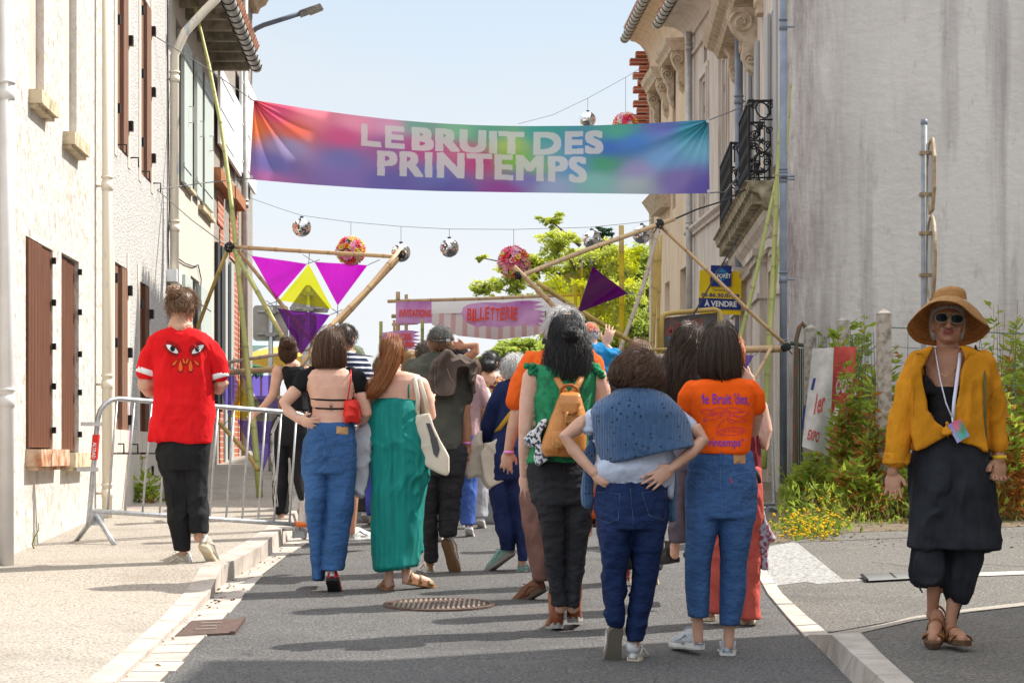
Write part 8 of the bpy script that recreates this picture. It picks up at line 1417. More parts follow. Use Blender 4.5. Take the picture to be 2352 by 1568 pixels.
for pts, w_ in (([(142, 715), (136, 762)], 104), ([(560, 668), (563, 708)], 84)):
    d = MB(); a, c_ = q(*pts[0], -.03), q(*pts[1], -.03); n = 20; d.loft([[a.lerp(c_, t)+V((math.cos(2*math.pi*i/n)*w_*k/2*(1+.05*math.sin(i*2.1)), math.sin(2*math.pi*i/n)*w_*k/2*.85, .004*math.sin(i*1.7))) for i in range(n)] for t in (0, .5, 1)], False); d2 = MB(); d2.loft([[a.lerp(c_, t)+V((math.cos(2*math.pi*i/n)*w_*k/2*1.04, math.sin(2*math.pi*i/n)*w_*k/2*.9, 0)) for i in range(n)] for t in (0, .1, .9, 1)]); me = fuse(d2, .006, 3); wrinkle(me, [(.012, (7, 7, 16), True)], 4); link('rolled_cuff', me, m_och, sh)
for sg, pts in ((-1, [(290, 282), (262, 292), (222, 300), (216, 306), (245, 312), (262, 330), (252, 345), (280, 305)]), (1, [(408, 282), (440, 290), (470, 300), (452, 318), (436, 312), (430, 340), (418, 310)])): d = MB(); p.slab(d, pts, -.16, -.10); me = fuse(d, .006, 3); link('collar', me, m_och, sh)
d = MB(); d.ell(q(348, 628, -.17), (.026, .02, .022), 10, 8); d.caps([q(350, 630, -.17), q(356, 655, -.18)], [.014, .006], 8, .5); d.caps([q(348, 622, -.17), q(350, 595, -.175)], [.012, .006], 8, .5); me = fuse(d, .005, 2); wrinkle(me, [(.012, (20, 20, 20), True)], 1); link('knot', me, m_och, sh)
# skirt trousers
m_chr2 = cloth('charcoal_linen', (.020, .022, .028), .35); d = MB(); p.rows(d, [(648, 270, 450, .125), (700, 224, 508, .135), (780, 210, 524, .145), (880, 196, 540, .15), (980, 190, 552, .155), (1060, 188, 560, .16), ((1102, 1112), 187, 567, .16)], sq=2.2); p.garm('skirt', d, m_chr2, [(.020, (9, 9, .9), True), (.012, (5, 5, 1.6), False), (.008, (14, 14, 4), True)], 2)
d = MB(); p.rows(d, [(1060, 220, 345, .10), (1130, 208, 344, .11), (1200, 202, 343, .11), (1240, 206, 340, .10), (1262, 225, 335, .085)]); p.rows(d, [(1060, 335, 498, .11), (1150, 336, 486, .11), (1230, 336, 466, .105), (1290, 342, 450, .095), (1335, 362, 428, .08)]); p.garm('trousers', d, m_chr2, [(.02, (7, 7, 2), True), (.012, (4, 4, 4), False)])
d = MB(); d.tube([q(235, 1262, -.08), q(240, 1280, -.09), q(248, 1292, -.09), q(238, 1270, -.09)], .004, 5); d.tube([q(412, 1335, -.07), q(402, 1362, -.08), q(392, 1400, -.08)], .004, 5); obj('drawstrings', d, m_chr2, p.t, True)
# lanyard and badge
ly = thing('lanyard', 'white lanyard with a rainbow badge round the neck of the woman in the straw hat', 'lanyard', q(397, 675, -.18)); 
for pts in ([(298, 280, -.04), (304, 320, -.11), (322, 420, -.145), (345, 510, -.155), (372, 575, -.17)], [(406, 280, -.04), (402, 330, -.11), (390, 420, -.145), (378, 510, -.158), (374, 575, -.17)]): d = MB(); d.tube([q(*z) for z in pts], .0095, 6, None, .3); obj('ribbon', d, M('white_ribbon', (.74, .74, .86), .6), ly, True)
d = MB(); bq = [(352, 600), (405, 574), (443, 645), (392, 676)]; d.grid(lambda u, v: q((bq[0][0]*(1-u)+bq[1][0]*u)*(1-v)+(bq[3][0]*(1-u)+bq[2][0]*u)*v, (bq[0][1]*(1-u)+bq[1][1]*u)*(1-v)+(bq[3][1]*(1-u)+bq[2][1]*u)*v, -.185), 12, 12); o = obj('badge', d, attrmat('badge_print', 'col', .3), ly, True)
def bcl(u, v): pal = [(0, 0, (120, 150, 220)), (.5, 0, (230, 100, 140)), (1, 0, (235, 110, 130)), (1, .4, (80, 150, 120)), (.5, .35, (235, 120, 150)), (0, .5, (170, 170, 220)), (.5, .7, (80, 190, 180)), (1, .9, (120, 170, 220)), (0, 1, (190, 170, 230)), (.7, .6, (90, 150, 90))]; W = 0; c = [0, 0, 0]; \
    return s2l([sum(kk[i]/((u-a)**2+(v-b_)**2+.01)**1.5 for a, b_, kk in pal)/sum(1/((u-a)**2+(v-b_)**2+.01)**1.5 for a, b_, kk in pal) for i in range(3)])
setcol(o.data, [bcl(i/12, j/12) for j in range(13) for i in range(13)]); d = MB(); d.tube([q(372, 572, -.172), q(374, 590, -.182)], .006, 6); obj('clip', d, m_galv, ly)
d = MB(); d.tube([q(466, 284, .04), q(478, 310, -.07), q(496, 350, -.12), (q(506, 410, -.165)), q(508, 480, -.17), q(506, 555, -.165), q(510, 640, -.14), q(520, 740, -.05)], .017, 6, None, .3); o = obj('shoulder_strap', d, cloth('olive_webbing', (.13, .13, .055), .2), None, True); tag(recenter(o), 'olive bag strap over the shoulder of the ochre shirt', 'bag strap'); wristband(p, 566, 734, -.055, 52, M('yellow_watch_strap', (.72, .48, .02), .5), 'watch', (0, 0, 1), .018)
# straw hat
m_stw = M('woven_straw', (.50, .27, .10), .8, (.40, .20, .07), 50, lo=.4, hi=.7, trans=.25); t_ = m_stw.node_tree; hat = thing('straw_hat', 'wide floppy straw hat worn by the woman in the ochre shirt', 'hat', q(360, 110, 0)); cc = q(361, 104, .01); CR = 69*k; outer = {-90: (348, 92, -.20), -115: (290, 100, -.17), -145: (232, 145, -.11), -180: (194, 203, .0), 150: (225, 255, .10), 125: (285, 274, .16), 90: (352, 276, .19), 55: (425, 272, .16), 28: (480, 250, .10), 0: (518, 208, .0), -28: (486, 180, -.10), -50: (448, 150, -.16), -70: (402, 108, -.20)}
ks = sorted(outer); ks2 = [x-360 for x in ks[-3:]]+ks+[x+360 for x in ks[:4]]
def outp(a):
    for i in range(1, len(ks2)-2):
        if ks2[i] <= a <= ks2[i+1]:
            t = (a-ks2[i])/(ks2[i+1]-ks2[i]); g_ = [V(outer[((ks2[i+j]+180) % 360)-180]) if ((ks2[i+j]+180) % 360)-180 in outer else V(outer[-180]) for j in (-1, 0, 1, 2)]
            v = .5*((2*g_[1])+(-g_[0]+g_[2])*t+(2*g_[0]-5*g_[1]+4*g_[2]-g_[3])*t*t+(-g_[0]+3*g_[1]-3*g_[2]+g_[3])*t**3); return q(358+(v.x-358)*1.05, v.y, v.z*1.15)
NA, NR = 72, 12; v = []; fc_ = []
for i in range(NA):
    a = -180+360*i/NA; A = R(a); inn = cc+V((math.cos(A)*CR, math.sin(A)*CR*1.2, -.0-.012*math.sin(A))); o_ = outp(a)
    for j in range(NR+1): t = j/NR; pt = inn.lerp(o_, t); drop_ = math.sin(t*math.pi)*.022; pt.z += drop_; v.append(pt)
for i in range(NA):
    for j in range(NR): a_, b_ = i*(NR+1)+j, ((i+1) % NA)*(NR+1)+j; fc_.append((a_, b_, b_+1, a_+1))
d = MB(); d.add(v, fc_); me = mesh('brim', d, True); o = bpy.data.objects.new('x', me); C.objects.link(o); md = o.modifiers.new('s', 'SOLIDIFY'); md.thickness = .003; me2 = bpy.data.meshes.new_from_object(o.evaluated_get(bpy.context.evaluated_depsgraph_get())); bpy.data.objects.remove(o); link('brim', me2, m_stw, hat)
d = MB(); d.loft([[cc+V((math.cos(A)*CR*r_, math.sin(A)*CR*1.2*r_, z-.012*math.sin(A))) for A in [2*math.pi*i/36 for i in range(36)]] for r_, z in ((1.0, -.01), (1.0, .008), (.985, .028), (.95, .048), (.86, .062), (.68, .070), (.4, .074), (.1, .075))]); obj('crown', d, m_stw, hat, True)
for r_ in range(1, 9):   # stitched straw braids as fine ridges
    t = r_/9; d = MB(); pts = []
    for i in range(NA+1): pt = v[(i % NA)*(NR+1)+round(t*NR)]; pts.append(pt+V((0, 0, .001)))
    d.tube(pts, .0022, 4); obj('braid_ridge', d, M('straw_seam', (.30, .14, .045), .8), hat)
d = MB(); d.tube([cc+V((math.cos(A)*CR*1.02, math.sin(A)*CR*1.22, .004-.012*math.sin(A))) for A in [2*math.pi*i/36 for i in range(37)]], .0045, 5); obj('cord', d, M('pale_cord', (.75, .66, .55), .7), hat)
# ---- simpler figures further up the street
CLN = {}
def far(label, x, ytop, Y, w_=46, hairk='brown', shirt=(.3, .3, .3), pants=(.05, .06, .1), style='short', skin='fair', yaw=0, shoes=None, cap=None, vox=.012, dh=0, sleeve=True, grp='people walking up the street', m_sh=None, walk=1, bare=False):
    # x,ytop: head centre column and top of head in the picture; w_: shoulder width cm
    Zi = lambda a, b: (a, b); p = Pn(label, Zi, 1/.58247, Y, x, skin, dh, vox, grp); u = F/Y; H = CH+(HZ-ytop)*Y/F-p.gz0; yb = lambda h: HZ-(p.gz0+h-CH)*u; m = lambda v: v*u; hw = m(w_/200)
    hh = .225; p.head(x, yb(H-.12), m(.155), m(.23), yaw, 0, (x, yb(H-.27), m(.105))); sh_y = H-.30; p.core([(x, yb(sh_y), 0, m(.25)), (x, yb(H*.55), 0, m(.22))]); st_ = .10*walk; lx, rx_ = x-m(.09), x+m(.09)
    p.core([(lx, yb(H*.5), 0, m(.13)), (lx, yb(H*.27), 0, m(.10)), (lx, yb(.07), st_, m(.07))]); p.core([(rx_, yb(H*.5), 0, m(.13)), (rx_, yb(H*.27), .03, m(.10)), (rx_, yb(.12), -st_, m(.07))])
    for sg in (-1, 1):
        ax = x+sg*hw; p.limb(p.b, [(ax-sg*m(.03), yb(sh_y-.05), 0, m(.09)), (ax+sg*m(.01), yb(sh_y-.30), 0, m(.078)), (ax+sg*m(.02), yb(sh_y-.52), .06, m(.052))]); p.handto(ax+sg*m(.02), yb(sh_y-.52), .06, ax+sg*m(.02), yb(sh_y-.70), .10, (-sg, 0, 0), (-sg, 0, 0), .5)
    p.body(); key = 'cloth_%d_%d_%d' % tuple(int(c*255) for c in shirt); ms = m_sh or cloth(key, shirt, .2); d = MB()
    p.rows(d, [(yb(sh_y+.05), x-m(.07), x+m(.07), .06), (yb(sh_y), x-hw*.72, x+hw*.72, .09), (yb(sh_y-.06), x-hw*.98, x+hw*.98, .11), (yb(sh_y-.3), x-hw*.88, x+hw*.88, .12), (yb(H*.53), x-hw*.82, x+hw*.82, .13), (yb(H*.48), x-hw*.86, x+hw*.86, .13)])
    if sleeve:
        for sg in (-1, 1): ax = x+sg*hw; p.limb(d, [(ax-sg*m(.06), yb(sh_y-.04), 0, m(.12)), (ax-sg*m(.0), yb(sh_y-.22), 0, m(.115))])
    p.garm('shirt', d, ms, SHIRT); key = 'legs_%d_%d_%d' % tuple(int(c*255) for c in pants); mp_ = cloth(key, pants, .3); d = MB(); lo_ = .45 if bare else .06
    p.rows(d, [(yb(H*.54), x-hw*.76, x+hw*.76, .12), (yb(H*.48), x-hw*.84, x+hw*.84, .14), (yb(H*.43), x-hw*.84, x+hw*.84, .13)])
    for cx, sgn in ((lx, 1), (rx_, -1)): p.rows(d, [(yb(H*.46), cx-m(.10), cx+m(.10), .11), (yb(H*.28), cx-m(.08), cx+m(.08), .085, 0), (yb(max(lo_, .10)), cx-m(.065), cx+m(.065), .075, st_*sgn)])
    p.garm('trousers', d, mp_, LOOSE); s1, s2 = shoes or (m_wshoe, m_wshoe); p.shoe(lx, yb(0), st_-.05, 6, 0, s1, s2, .27); p.shoe(rx_, yb(.06), -st_-.05, -6, 30, s1, s2, .27)
    if cap is not None:
        p.tufts(hairk, 150, .02, -.5); mc = cloth('cap_%d_%d_%d' % tuple(int(c*255) for c in cap), cap, .2); o = obj('cap', capmb(p), mc, p.t, True); obj('peak', peak(p, .09), mc, o)
    elif style == 'short': p.tufts(hairk, 300, .035, -.5)
    elif style == 'bald': pass
    elif style == 'bun':
        p.tufts(hairk, 300, .04, -.75); c = yb(H-.14); p.hair([(c-m(.05), x-m(.05), x+m(.03), .02, -.10), (c-m(.02), x-m(.07), x+m(.04), .05, -.11), (c+m(.03), x-m(.07), x+m(.04), .05, -.11), (c+m(.06), x-m(.05), x+m(.02), .02, -.10)], hairk, 80)
    else:
        ln = {'bob': .27, 'long': .42, 'curly': .36}[style]; a = H; p.hair([(yb(a+.005), x-m(.03), x+m(.03), .03), (yb(a-.015), x-m(.065), x+m(.065), .075), (yb(a-.08), x-m(.093), x+m(.093), .11), (yb(a-.18), x-m(.10), x+m(.10), .115), (yb(a-ln), x-m(.10), x+m(.10), .10)], hairk, 380, wave=.03 if style == 'curly' else .008, th=.0035)
    return p
far('man in an olive green cap looking to the right', 816, 794, 20, 42, 'grey', (.10, .12, .18), (.03, .03, .035), cap=(.16, .20, .12), yaw=-85, skin='tan')
far('person in violet blue leggings mostly hidden by the teal dress', 880, 818, 19.4, 40, 'lbrown', (.25, .25, .28), (.06, .07, .40), style='long', shoes=(M('tan_mule', (.42, .20, .08), .6), m_bsole))
far('woman with curly blond hair behind the auburn ponytail', 947, 808, 20.5, 42, 'blond', (.45, .40, .30), (.08, .10, .18), style='curly')
far('dark haired man just left of the grey cap', 979, 782, 17.6, 44, 'dark', (.10, .10, .11), (.03, .03, .04), skin='warm', yaw=-15)
q5 = far('person in a mauve T-shirt and dark cap with one arm raised to the head', 1052, 788, 18.2, 46, 'dark', (.42, .27, .28), (.05, .10, .32), cap=(.02, .02, .022), skin='tan', yaw=-50, shoes=(M('brown_trainer', (.25, .10, .06), .7), m_wshoe))
d = MB(); Zi = lambda a, b: (a, b); m_ = F/18.0; d.caps([P(1072, 822, 18.0), P(1094, 806, 17.9), P(1096, 793, 17.9), P(1068, 795, 17.9)], [.042, .036, .032, .026], 12); hand(d, P(1068, 795, 17.9), V((-1, 0, .1)), V((0, -1, 0)), V((0, 0, 1)), .17, .4); me = fuse(d, .008, 2); link('raised_arm', me, SK['tan'], q5.t)
far('woman with a brown bob behind the brown grey jacket', 1080, 820, 19.2, 38, 'lbrown', (.62, .64, .70), (.3, .3, .32), style='bob')
m_leo = M('leopard_print', (.50, .27, .11), .9, (.10, .025, .02), 30, lo=.50, hi=.54); far('woman in a leopard print blouse with dark pinned hair', 1126, 806, 19.8, 44, 'black', (.5, .3, .1), (.14, .26, .45), style='bun', m_sh=m_leo, yaw=-30, shoes=(M('gold_trainer', (.50, .33, .10), .6), m_csole), skin='warm')
far('man with a navy blue cap behind the raised hand', 1440, 828, 17.0, 42, 'grey', (.05, .09, .20), (.06, .06, .08), cap=(.01, .06, .14), yaw=40)
q6 = far('woman with smooth light brown hair and glasses in dark clothes', 1468, 783, 14.0, 42, 'lbrown', (.030, .025, .028), (.035, .037, .042), style='bob', shoes=(M('maroon_trainer', (.26, .06, .05), .7), m_csole))
d = MB(); c = P(1497, 850, 13.95); d.tube([c+V((-.05, .02, 0)), c, c+V((.01, .05, 0))], .004, 5); obj('glasses', d, M('tortoise_frame', (.4, .22, .08), .4), q6.t)
for i, (x, y, Y, hk, sh_, pn, stl, lab) in enumerate(((1228, 808, 27, 'dark', (.10, .30, .12), (.05, .05, .07), 'bald', 'bald man far up the street beside the ticket lamp'), (1256, 800, 23, 'dark', (.04, .04, .05), (.04, .04, .06), 'short', 'dark haired man just left of the white haired man'), (1160, 818, 25, 'dark', (.25, .62, .15), (.10, .12, .2), 'short', 'person in a lime green top behind the dark pinned hair'), (1205, 824, 30, 'brown', (.5, .12, .1), (.1, .1, .12), 'bob', 'small figure in dusty red far up the street'), (1395, 842, 26, 'lbrown', (.5, .42, .3), (.1, .1, .15), 'short', 'small figure in beige behind the blue shirted man'), (1010, 822, 24, 'grey', (.6, .6, .6), (.08, .1, .2), 'short', 'small grey haired figure behind the grey cap'), (960, 836, 30, 'brown', (.1, .2, .4), (.08, .1, .2), 'long', 'small figure in blue far up the street'), (1100, 830, 30, 'blond', (.7, .7, .72), (.05, .08, .2), 'short', 'small figure in white far up the street'), (905, 834, 27, 'dark', (.12, .12, .14), (.08, .08, .1), 'short', 'small dark figure between the ponytail and the blond curls'))):
    far(lab, x, y, Y, 42, hk, sh_, pn, stl, vox=.02)
# ================= PLANTS =================
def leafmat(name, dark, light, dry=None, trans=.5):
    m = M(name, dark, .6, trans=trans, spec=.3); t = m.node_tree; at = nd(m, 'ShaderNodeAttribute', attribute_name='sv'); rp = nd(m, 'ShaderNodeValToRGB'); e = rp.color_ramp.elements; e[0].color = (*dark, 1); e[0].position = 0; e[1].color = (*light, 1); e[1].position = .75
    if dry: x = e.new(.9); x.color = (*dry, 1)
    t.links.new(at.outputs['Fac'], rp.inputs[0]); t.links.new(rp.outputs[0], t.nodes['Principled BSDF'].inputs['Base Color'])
    for n_ in t.nodes:
        if n_.type == 'BSDF_TRANSLUCENT': t.links.new(rp.outputs[0], n_.inputs[0])
    return m
m_bark = M('bark', (.16, .12, .09), .95, (.08, .06, .045), 8, bump=.6, bs=30)
def leaves(C_, D_, S_, sv, asp=.42):
    # C_: centres, D_: directions, S_: lengths (arrays) -> folded diamond leaves in one mesh builder
    n = len(C_); D_ = D_/np.linalg.norm(D_, axis=1)[:, None]; U = RNG.randn(n, 3); U -= D_*(U*D_).sum(1)[:, None]; U /= np.linalg.norm(U, axis=1)[:, None]; N_ = np.cross(D_, U); s_ = S_[:, None]
    v = np.stack([C_-D_*s_*.5, C_+U*s_*asp*.5+N_*s_*.12, C_+D_*s_*.5, C_-U*s_*asp*.5+N_*s_*.12], 1).reshape(-1, 3); mb = MB(); mb.v.append(v); mb.f = [(i, i+1, i+2, i+3) for i in range(0, 4*n, 4)]; mb.n = len(v); mb.at.append(np.repeat(sv, 4)); return mb
def tree(label, blobs, Y, n, ls, m, tx, name='tree', spray=1, seed=1, grp='trees beyond the ticket stand'):
    rs = np.random.RandomState(seed); base = V((P(tx, 0, Y).x, Y, gz(Y))); t = thing(name, label, 'tree', base, grp); tot = sum(b[2]**2 for b in blobs); Cs = []; Ds = []; sv = []; d = MB(); top = min(b[1] for b in blobs)
    d.tube([base, base+V((.1, 0, 1.2)), P(tx+4, (top+blobs[0][1])/2+90, Y)], [.16*Y/50, .12*Y/50, .05], 8); tr_ = obj('trunk', d, m_bark, t, True); lb = MB()
    for bx, by, br in blobs:
        c = np.array(P(bx, by, Y+rs.uniform(-1, 1))); r = br*Y/F; k = int(n*br**2/tot); ns = max(3, k//45)
        lb.tube([P(tx+rs.uniform(-8, 8), by+br*.9+40, Y), P((bx+tx)/2, by+br*.6+15, Y), V(c)], [.06, .035, .012], 5)
        for _ in range(ns):
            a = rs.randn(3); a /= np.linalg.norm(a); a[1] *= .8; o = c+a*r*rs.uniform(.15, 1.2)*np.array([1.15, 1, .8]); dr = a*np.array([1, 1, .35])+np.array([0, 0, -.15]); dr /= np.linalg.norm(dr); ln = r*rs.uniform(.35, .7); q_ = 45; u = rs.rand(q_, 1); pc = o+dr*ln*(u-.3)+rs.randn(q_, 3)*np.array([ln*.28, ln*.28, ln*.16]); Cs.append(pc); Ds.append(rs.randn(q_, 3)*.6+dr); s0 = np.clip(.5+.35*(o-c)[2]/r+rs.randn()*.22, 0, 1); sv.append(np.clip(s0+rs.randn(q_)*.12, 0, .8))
            lb.tube([V(c), V(o), V(o+dr*ln*.6)], [.012, .008, .004], 3)
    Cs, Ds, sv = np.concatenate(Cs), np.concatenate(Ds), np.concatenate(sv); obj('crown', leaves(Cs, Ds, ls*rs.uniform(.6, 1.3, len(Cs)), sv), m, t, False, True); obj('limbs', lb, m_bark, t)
m_loc = leafmat('locust_leaves', (.28, .35, .05), (.66, .70, .12)); m_pin = leafmat('dark_conifer', (.015, .05, .025), (.05, .11, .05)); m_loc2 = leafmat('green_leaves', (.20, .29, .05), (.52, .60, .12))
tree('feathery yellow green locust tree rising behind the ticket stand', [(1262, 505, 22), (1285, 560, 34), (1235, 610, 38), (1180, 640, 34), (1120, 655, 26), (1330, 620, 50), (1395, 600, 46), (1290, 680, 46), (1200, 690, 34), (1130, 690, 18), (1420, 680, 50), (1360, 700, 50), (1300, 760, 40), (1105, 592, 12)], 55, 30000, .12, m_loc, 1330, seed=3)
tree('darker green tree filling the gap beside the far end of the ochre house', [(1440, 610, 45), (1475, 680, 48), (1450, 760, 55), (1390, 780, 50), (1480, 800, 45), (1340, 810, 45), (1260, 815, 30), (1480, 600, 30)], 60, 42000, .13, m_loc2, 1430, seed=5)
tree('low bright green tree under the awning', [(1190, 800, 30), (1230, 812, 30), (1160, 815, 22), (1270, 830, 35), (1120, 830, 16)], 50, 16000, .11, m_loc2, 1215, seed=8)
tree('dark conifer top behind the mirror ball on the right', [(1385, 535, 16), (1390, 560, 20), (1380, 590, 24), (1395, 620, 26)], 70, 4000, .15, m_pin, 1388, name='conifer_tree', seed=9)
m_wd = leafmat('weed_leaves', (.09, .16, .02), (.38, .48, .06), (.40, .17, .04)); m_dry = leafmat('dry_grass', (.26, .17, .07), (.60, .46, .22), None, .3); m_stk = M('weed_stalk', (.16, .20, .05), .8, (.26, .15, .06), 8)
WG = 'tall weeds growing along the garden fence'
def weed(x, y, top, label, n=150, lean=0, ls=.13, dry=.1, w_=.22, flowers=None, seed=1, Yv=None, stalks=3):
    rs = np.random.RandomState(seed); g = G(x, y) if Yv is None else V((P(x, y, Yv).x, Yv, SL*Yv)); Y = g.y; H = (CH+(HZ-top)*Y/F)-g.z; t = thing('weed', label, 'weed', g, WG); d = MB(); Cs = []; Ds = []; sv = []; fl_ = MB()
    for s_ in range(stalks):
        h = H*(1 if s_ == 0 else rs.uniform(.5, .92)); o = np.array([rs.uniform(-.1, .1), rs.uniform(-.1, .1), 0])*(s_ > 0)*1.5; ln = np.array([lean*.3+rs.randn()*.08, rs.randn()*.05, 0]); pt = lambda u: np.array(g)+o+ln*u*u*h+np.array([.02*math.sin(u*9+s_), 0, h*u])
        d.tube([V(pt(i/6)) for i in range(7)], [.010*(1-.7*i/6) for i in range(7)], 5); k = int(n/stalks); u = np.sort(rs.rand(k)**.85); a = rs.rand(k)*6.28; sp = w_*(1-.6*u)*rs.uniform(.35, 1.1, k); c = np.stack([pt(q_) for q_ in u]); dr = np.stack([np.cos(a), np.sin(a), .35+rs.randn(k)*.4], 1); Cs.append(c+dr*sp[:, None]*.7); Ds.append(dr); vv = np.clip(.3+.5*rs.rand(k)+.1*(u-.5), 0, .82); vv[(rs.rand(k) < dry*(1.8-1.6*u))] = 1; sv.append(vv)
    Cs, Ds, sv = np.concatenate(Cs), np.concatenate(Ds), np.concatenate(sv); obj('stalks', d, m_stk, t, True); obj('leaves', leaves(Cs, Ds, ls*rs.uniform(.5, 1.4, len(Cs)), sv, .34), m_wd, t, False, True)
k = 0; AN = {}; WE = ((1966, 1165, 722, 230, .05), (1935, 1150, 790, 160, .1), (1990, 1160, 830, 170, .15), (1905, 1140, 880, 150, .15), (1880, 1130, 830, 90, .2), (1850, 1120, 940, 130, .1), (1825, 1110, 1000, 120, .1), (1805, 1100, 1010, 90, .1), (2012, 1175, 900, 180, .5), (1950, 1175, 930, 190, .3), (1995, 1190, 980, 200, .8), (2060, 1165, 850, 170, .1), (2085, 1180, 960, 150, .3), (2052, 1190, 1010, 120, .2), (2150, 1150, 900, 120, .1), (2278, 1150, 700, 120, .05), (2290, 1160, 830, 190, .1), (2318, 1165, 860, 200, .2), (2345, 1160, 800, 170, .1), (2310, 1190, 1000, 200, .7), (2340, 1195, 1010, 180, .9), (2270, 1190, 950, 130, .3), (2380, 1170, 870, 150, .1), (1975, 1195, 1060, 150, .3), (1870, 1175, 1040, 160, .1), (1920, 1185, 1070, 150, .2), (2240, 1170, 900, 120, .2))
for x, y, top, n, dry in WE:
    if 830 <= top <= 1010 and (1875 < x < 2022 or x > 2262): top -= 95
    k += 1; an = next(w_ for lim, w_ in ((1835, 'by the gate'), (1900, 'before the white poster'), (1970, 'before the red poster'), (2028, 'left of the nearest concrete post'), (2120, 'between post and hat woman'), (2260, 'behind the hat woman'), (9999, 'right of the hat woman')) if x < lim)
    cn = AN.setdefault(an, sorted(q_[0] for q_ in WE if (next(w_ for lim, w_ in ((1835, 'by the gate'), (1900, 'before the white poster'), (1970, 'before the red poster'), (2028, 'left of the nearest concrete post'), (2120, 'between post and hat woman'), (2260, 'behind the hat woman'), (9999, 'right of the hat woman')) if q_[0] < lim)) == an)).index(x)
    lab = '%s%s weed %s, %s from the left there' % ('tall ' if top < 850 else '', 'rusty brown' if dry > .45 else 'leafy green', an, ('first', 'second', 'third', 'fourth', 'fifth', 'sixth', 'seventh', 'eighth', 'ninth')[cn])
    weed(x, y, top, lab, int(n*2.8), random.uniform(-.3, .3), .125, dry*.8, .27, seed=k+20, stalks=4)
weed(312, 1140, 1050, 'thistle like weed with jagged leaves at the foot of the white roughcast house', 90, .1, .13, 0, .2, seed=60, stalks=2, Yv=21.6); weed(340, 1150, 1098, 'low bushy weed beside the brown door on the left', 170, 0, .11, .05, .3, seed=61, stalks=4, Yv=21.2); weed(78, 1252, 1200, 'tiny dry weed at the foot of the cream wall', 16, .3, .04, .5, .06, seed=62, Yv=15.4, stalks=2)
def cover(name, label, cat, poly, n, m, h, ls, seed, sv0=.4, up=1.2, asp=.1, dh=0):
    rs = np.random.RandomState(seed); pts = [G(*q) for q in poly]; xs = [p.x for p in pts]; ys = [p.y for p in pts]; C_ = []
    from mathutils.geometry import intersect_point_tri_2d
    def ins(x, y):
        c = False; j = len(pts)-1
        for i in range(len(pts)):
            if (pts[i].y > y) != (pts[j].y > y) and x < (pts[j].x-pts[i].x)*(y-pts[i].y)/(pts[j].y-pts[i].y)+pts[i].x: c = not c
            j = i
        return c
    while len(C_) < n:
        x, y = rs.uniform(min(xs), max(xs)), rs.uniform(min(ys), max(ys))
        if ins(x, y): C_.append((x, y, SL*y+rs.rand()**1.6*h*(.4+.8*abs(math.sin(x*3.1+y*1.7)))))
    C_ = np.array(C_); D_ = rs.randn(n, 3)*.6+np.array([0, 0, up]); o = obj(name, leaves(C_, D_, ls*rs.uniform(.5, 1.4, n), np.clip(sv0+rs.randn(n)*.25, 0, 1), asp), m, None, False, True); o['kind'] = 'stuff'; tag(recenter(o), label, cat); return o
VP = [(1790, 1205), (1850, 1222), (1950, 1212), (2040, 1205), (2352, 1200), (2500, 1195), (2500, 1110), (1790, 1110)]
cover('ground_cover', 'low green weeds covering the verge below the fence', 'ground cover', VP, 7500, m_wd, .36, .085, 1, .45, .8, .35); cover('dry_grass', 'dry straw coloured grass among the weeds on the verge', 'grass', VP, 4200, m_dry, .22, .16, 2, .35, 1.4, .03)
yf = thing('wildflower', 'low clump of yellow wildflowers spilling onto the asphalt at the verge edge', 'wildflower', G(1870, 1228)); d = MB(); st2 = MB(); rs = np.random.RandomState(4)
for i in range(330):
    cx, cy, sx, sy = ((1905, 1195, 28, 24), (1830, 1218, 38, 13), (1872, 1225, 45, 10))[rs.randint(3)]; x, y = cx+rs.randn()*sx*.6, cy+rs.randn()*sy*.7; g = G(x, min(max(y+8, 1190), 1243)); z = g.z+max(.015, (y < g.y*0+1e9)*abs(rs.randn())*.05+(1243-y)*.0042*rs.rand()); c = V((g.x, g.y, z)); d.ell(c, (.013, .013, .009), 6, 4); st2.tube([V((g.x+rs.randn()*.03, g.y, g.z)), c], .002, 3)
obj('flower_heads', d, M('yellow_flower', (.80, .56, .01), .7, trans=.2), yf)['kind'] = 'stuff'; obj('stems', st2, m_stk, yf)['kind'] = 'stuff'; n = 500; g = [G(1860+rs.randn()*42, 1222+rs.randn()*10) for _ in range(n)]; obj('leaves', leaves(np.array([(q.x, q.y, q.z+rs.rand()*.12) for q in g]), rs.randn(n, 3)+np.array([0, 0, .6]), .07*rs.uniform(.5, 1.3, n), np.clip(rs.rand(n)*.6, 0, 1), .4), m_wd, yf, False, True)
for j, (x, y, top) in enumerate(((2250, 1180, 680), (2300, 1180, 690), (2330, 1180, 700), (2270, 1180, 720))):
    g = G(x, y); t = thing('grass_stalk', 'pale dry oat grass stalk number %s from the hat' % ('one', 'two', 'three', 'four')[j], 'grass', g, 'pale oat grasses behind the straw hat'); H = CH+(HZ-top)*g.y/F-g.z; d = MB(); pts = [V((g.x+.18*math.sin(i/8*1.2)*(1 if j % 2 else -1), g.y, g.z+H*i/8)) for i in range(9)]; d.tube(pts, .003, 4)
    C2 = []; D2 = []
    for i in range(40): u = .72+.28*rs.rand(); q = pts[int(u*8)].lerp(pts[min(8, int(u*8)+1)], u*8 % 1); C2.append(np.array(q)+rs.randn(3)*np.array([.05, .03, .02])); D2.append((rs.randn()*.4, rs.randn()*.3, -1))
    obj('stem', d, m_dry, t); obj('seed_heads', leaves(np.array(C2), np.array(D2), .035*rs.uniform(.7, 1.3, 40), .6+.3*rs.rand(40), .3), m_dry, t, False, True)['kind'] = 'stuff'
lt = MB(); rs = np.random.RandomState(12); C3 = []
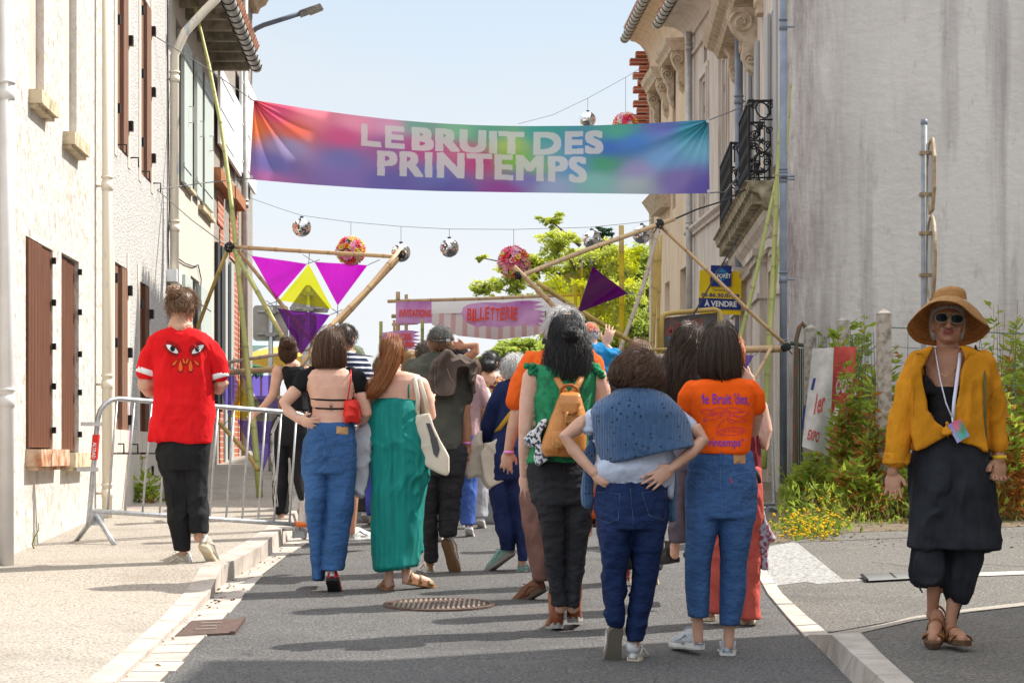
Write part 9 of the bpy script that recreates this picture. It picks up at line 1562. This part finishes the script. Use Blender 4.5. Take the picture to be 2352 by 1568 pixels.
for i in range(110):
    u = rs.rand(); j = rs.randint(1, len(st)-3); a = st[j][2].lerp(st[j+1][2], u); C3.append((a.x+abs(rs.randn())*.09, a.y+rs.randn()*.05, a.z+.014))
for i in range(160): g = G(rs.uniform(1760, 2352), rs.uniform(1205, 1262)); C3.append((g.x, g.y, g.z+.014))
n = len(C3); o = obj('leaf_litter', leaves(np.array(C3), rs.randn(n, 3)*np.array([1, 1, .15]), .028*rs.uniform(.3, 1.5, n), rs.rand(n), .4), M('dead_leaves', (.22, .10, .04), .9, (.10, .06, .03), 9), None); o['kind'] = 'stuff'; tag(recenter(o), 'scattered dead leaves along the left gutter and below the verge', 'leaf litter')
# ---- pieces that are separate in life become separate parts
def islands(o):
    me = o.data; par = list(range(len(me.vertices)))
    def fnd(i):
        while par[i] != i: par[i] = par[par[i]]; i = par[i]
        return i
    for e in me.edges:
        a, b = fnd(e.vertices[0]), fnd(e.vertices[1])
        if a != b: par[a] = b
    gr = {}
    for p_ in me.polygons: gr.setdefault(fnd(p_.vertices[0]), []).append(p_)
    if len(gr) < 2 or len(gr) > 14: return
    v = getco(me); sm_ = me.polygons[0].use_smooth; nm = {'hinges': 'hinge', 'handles': 'handle', 'laces_and_tab': 'lace'}.get(o.name.split('.')[0], o.name.split('.')[0])
    for ps in gr.values():
        ix = sorted({i for p_ in ps for i in p_.vertices}); mp_ = {j: i for i, j in enumerate(ix)}; m2 = bpy.data.meshes.new(nm); m2.from_pydata([tuple(v[i]) for i in ix], [], [tuple(mp_[i] for i in p_.vertices) for p_ in ps]); m2.materials.append(me.materials[0]); m2.polygons.foreach_set('use_smooth', [sm_]*len(m2.polygons)); n_ = bpy.data.objects.new(nm, m2); C.objects.link(n_); n_.parent = o.parent; n_.matrix_local = o.matrix_local
    bpy.data.objects.remove(o)
for o in [o for o in C.objects if o.type == 'MESH' and o.name.split('.')[0] in ('hinges', 'shutter_hook', 'sill', 'frame', 'strap_hinge', 'handles', 'string_course', 'eyelets', 'ties', 'socks', 'shoulder_straps', 'drawstrings', 'bars', 'embroidery', 'laces_and_tab') and o.parent]:
    if len(o.children) == 0 and len(o.data.polygons) < 3000: islands(o)
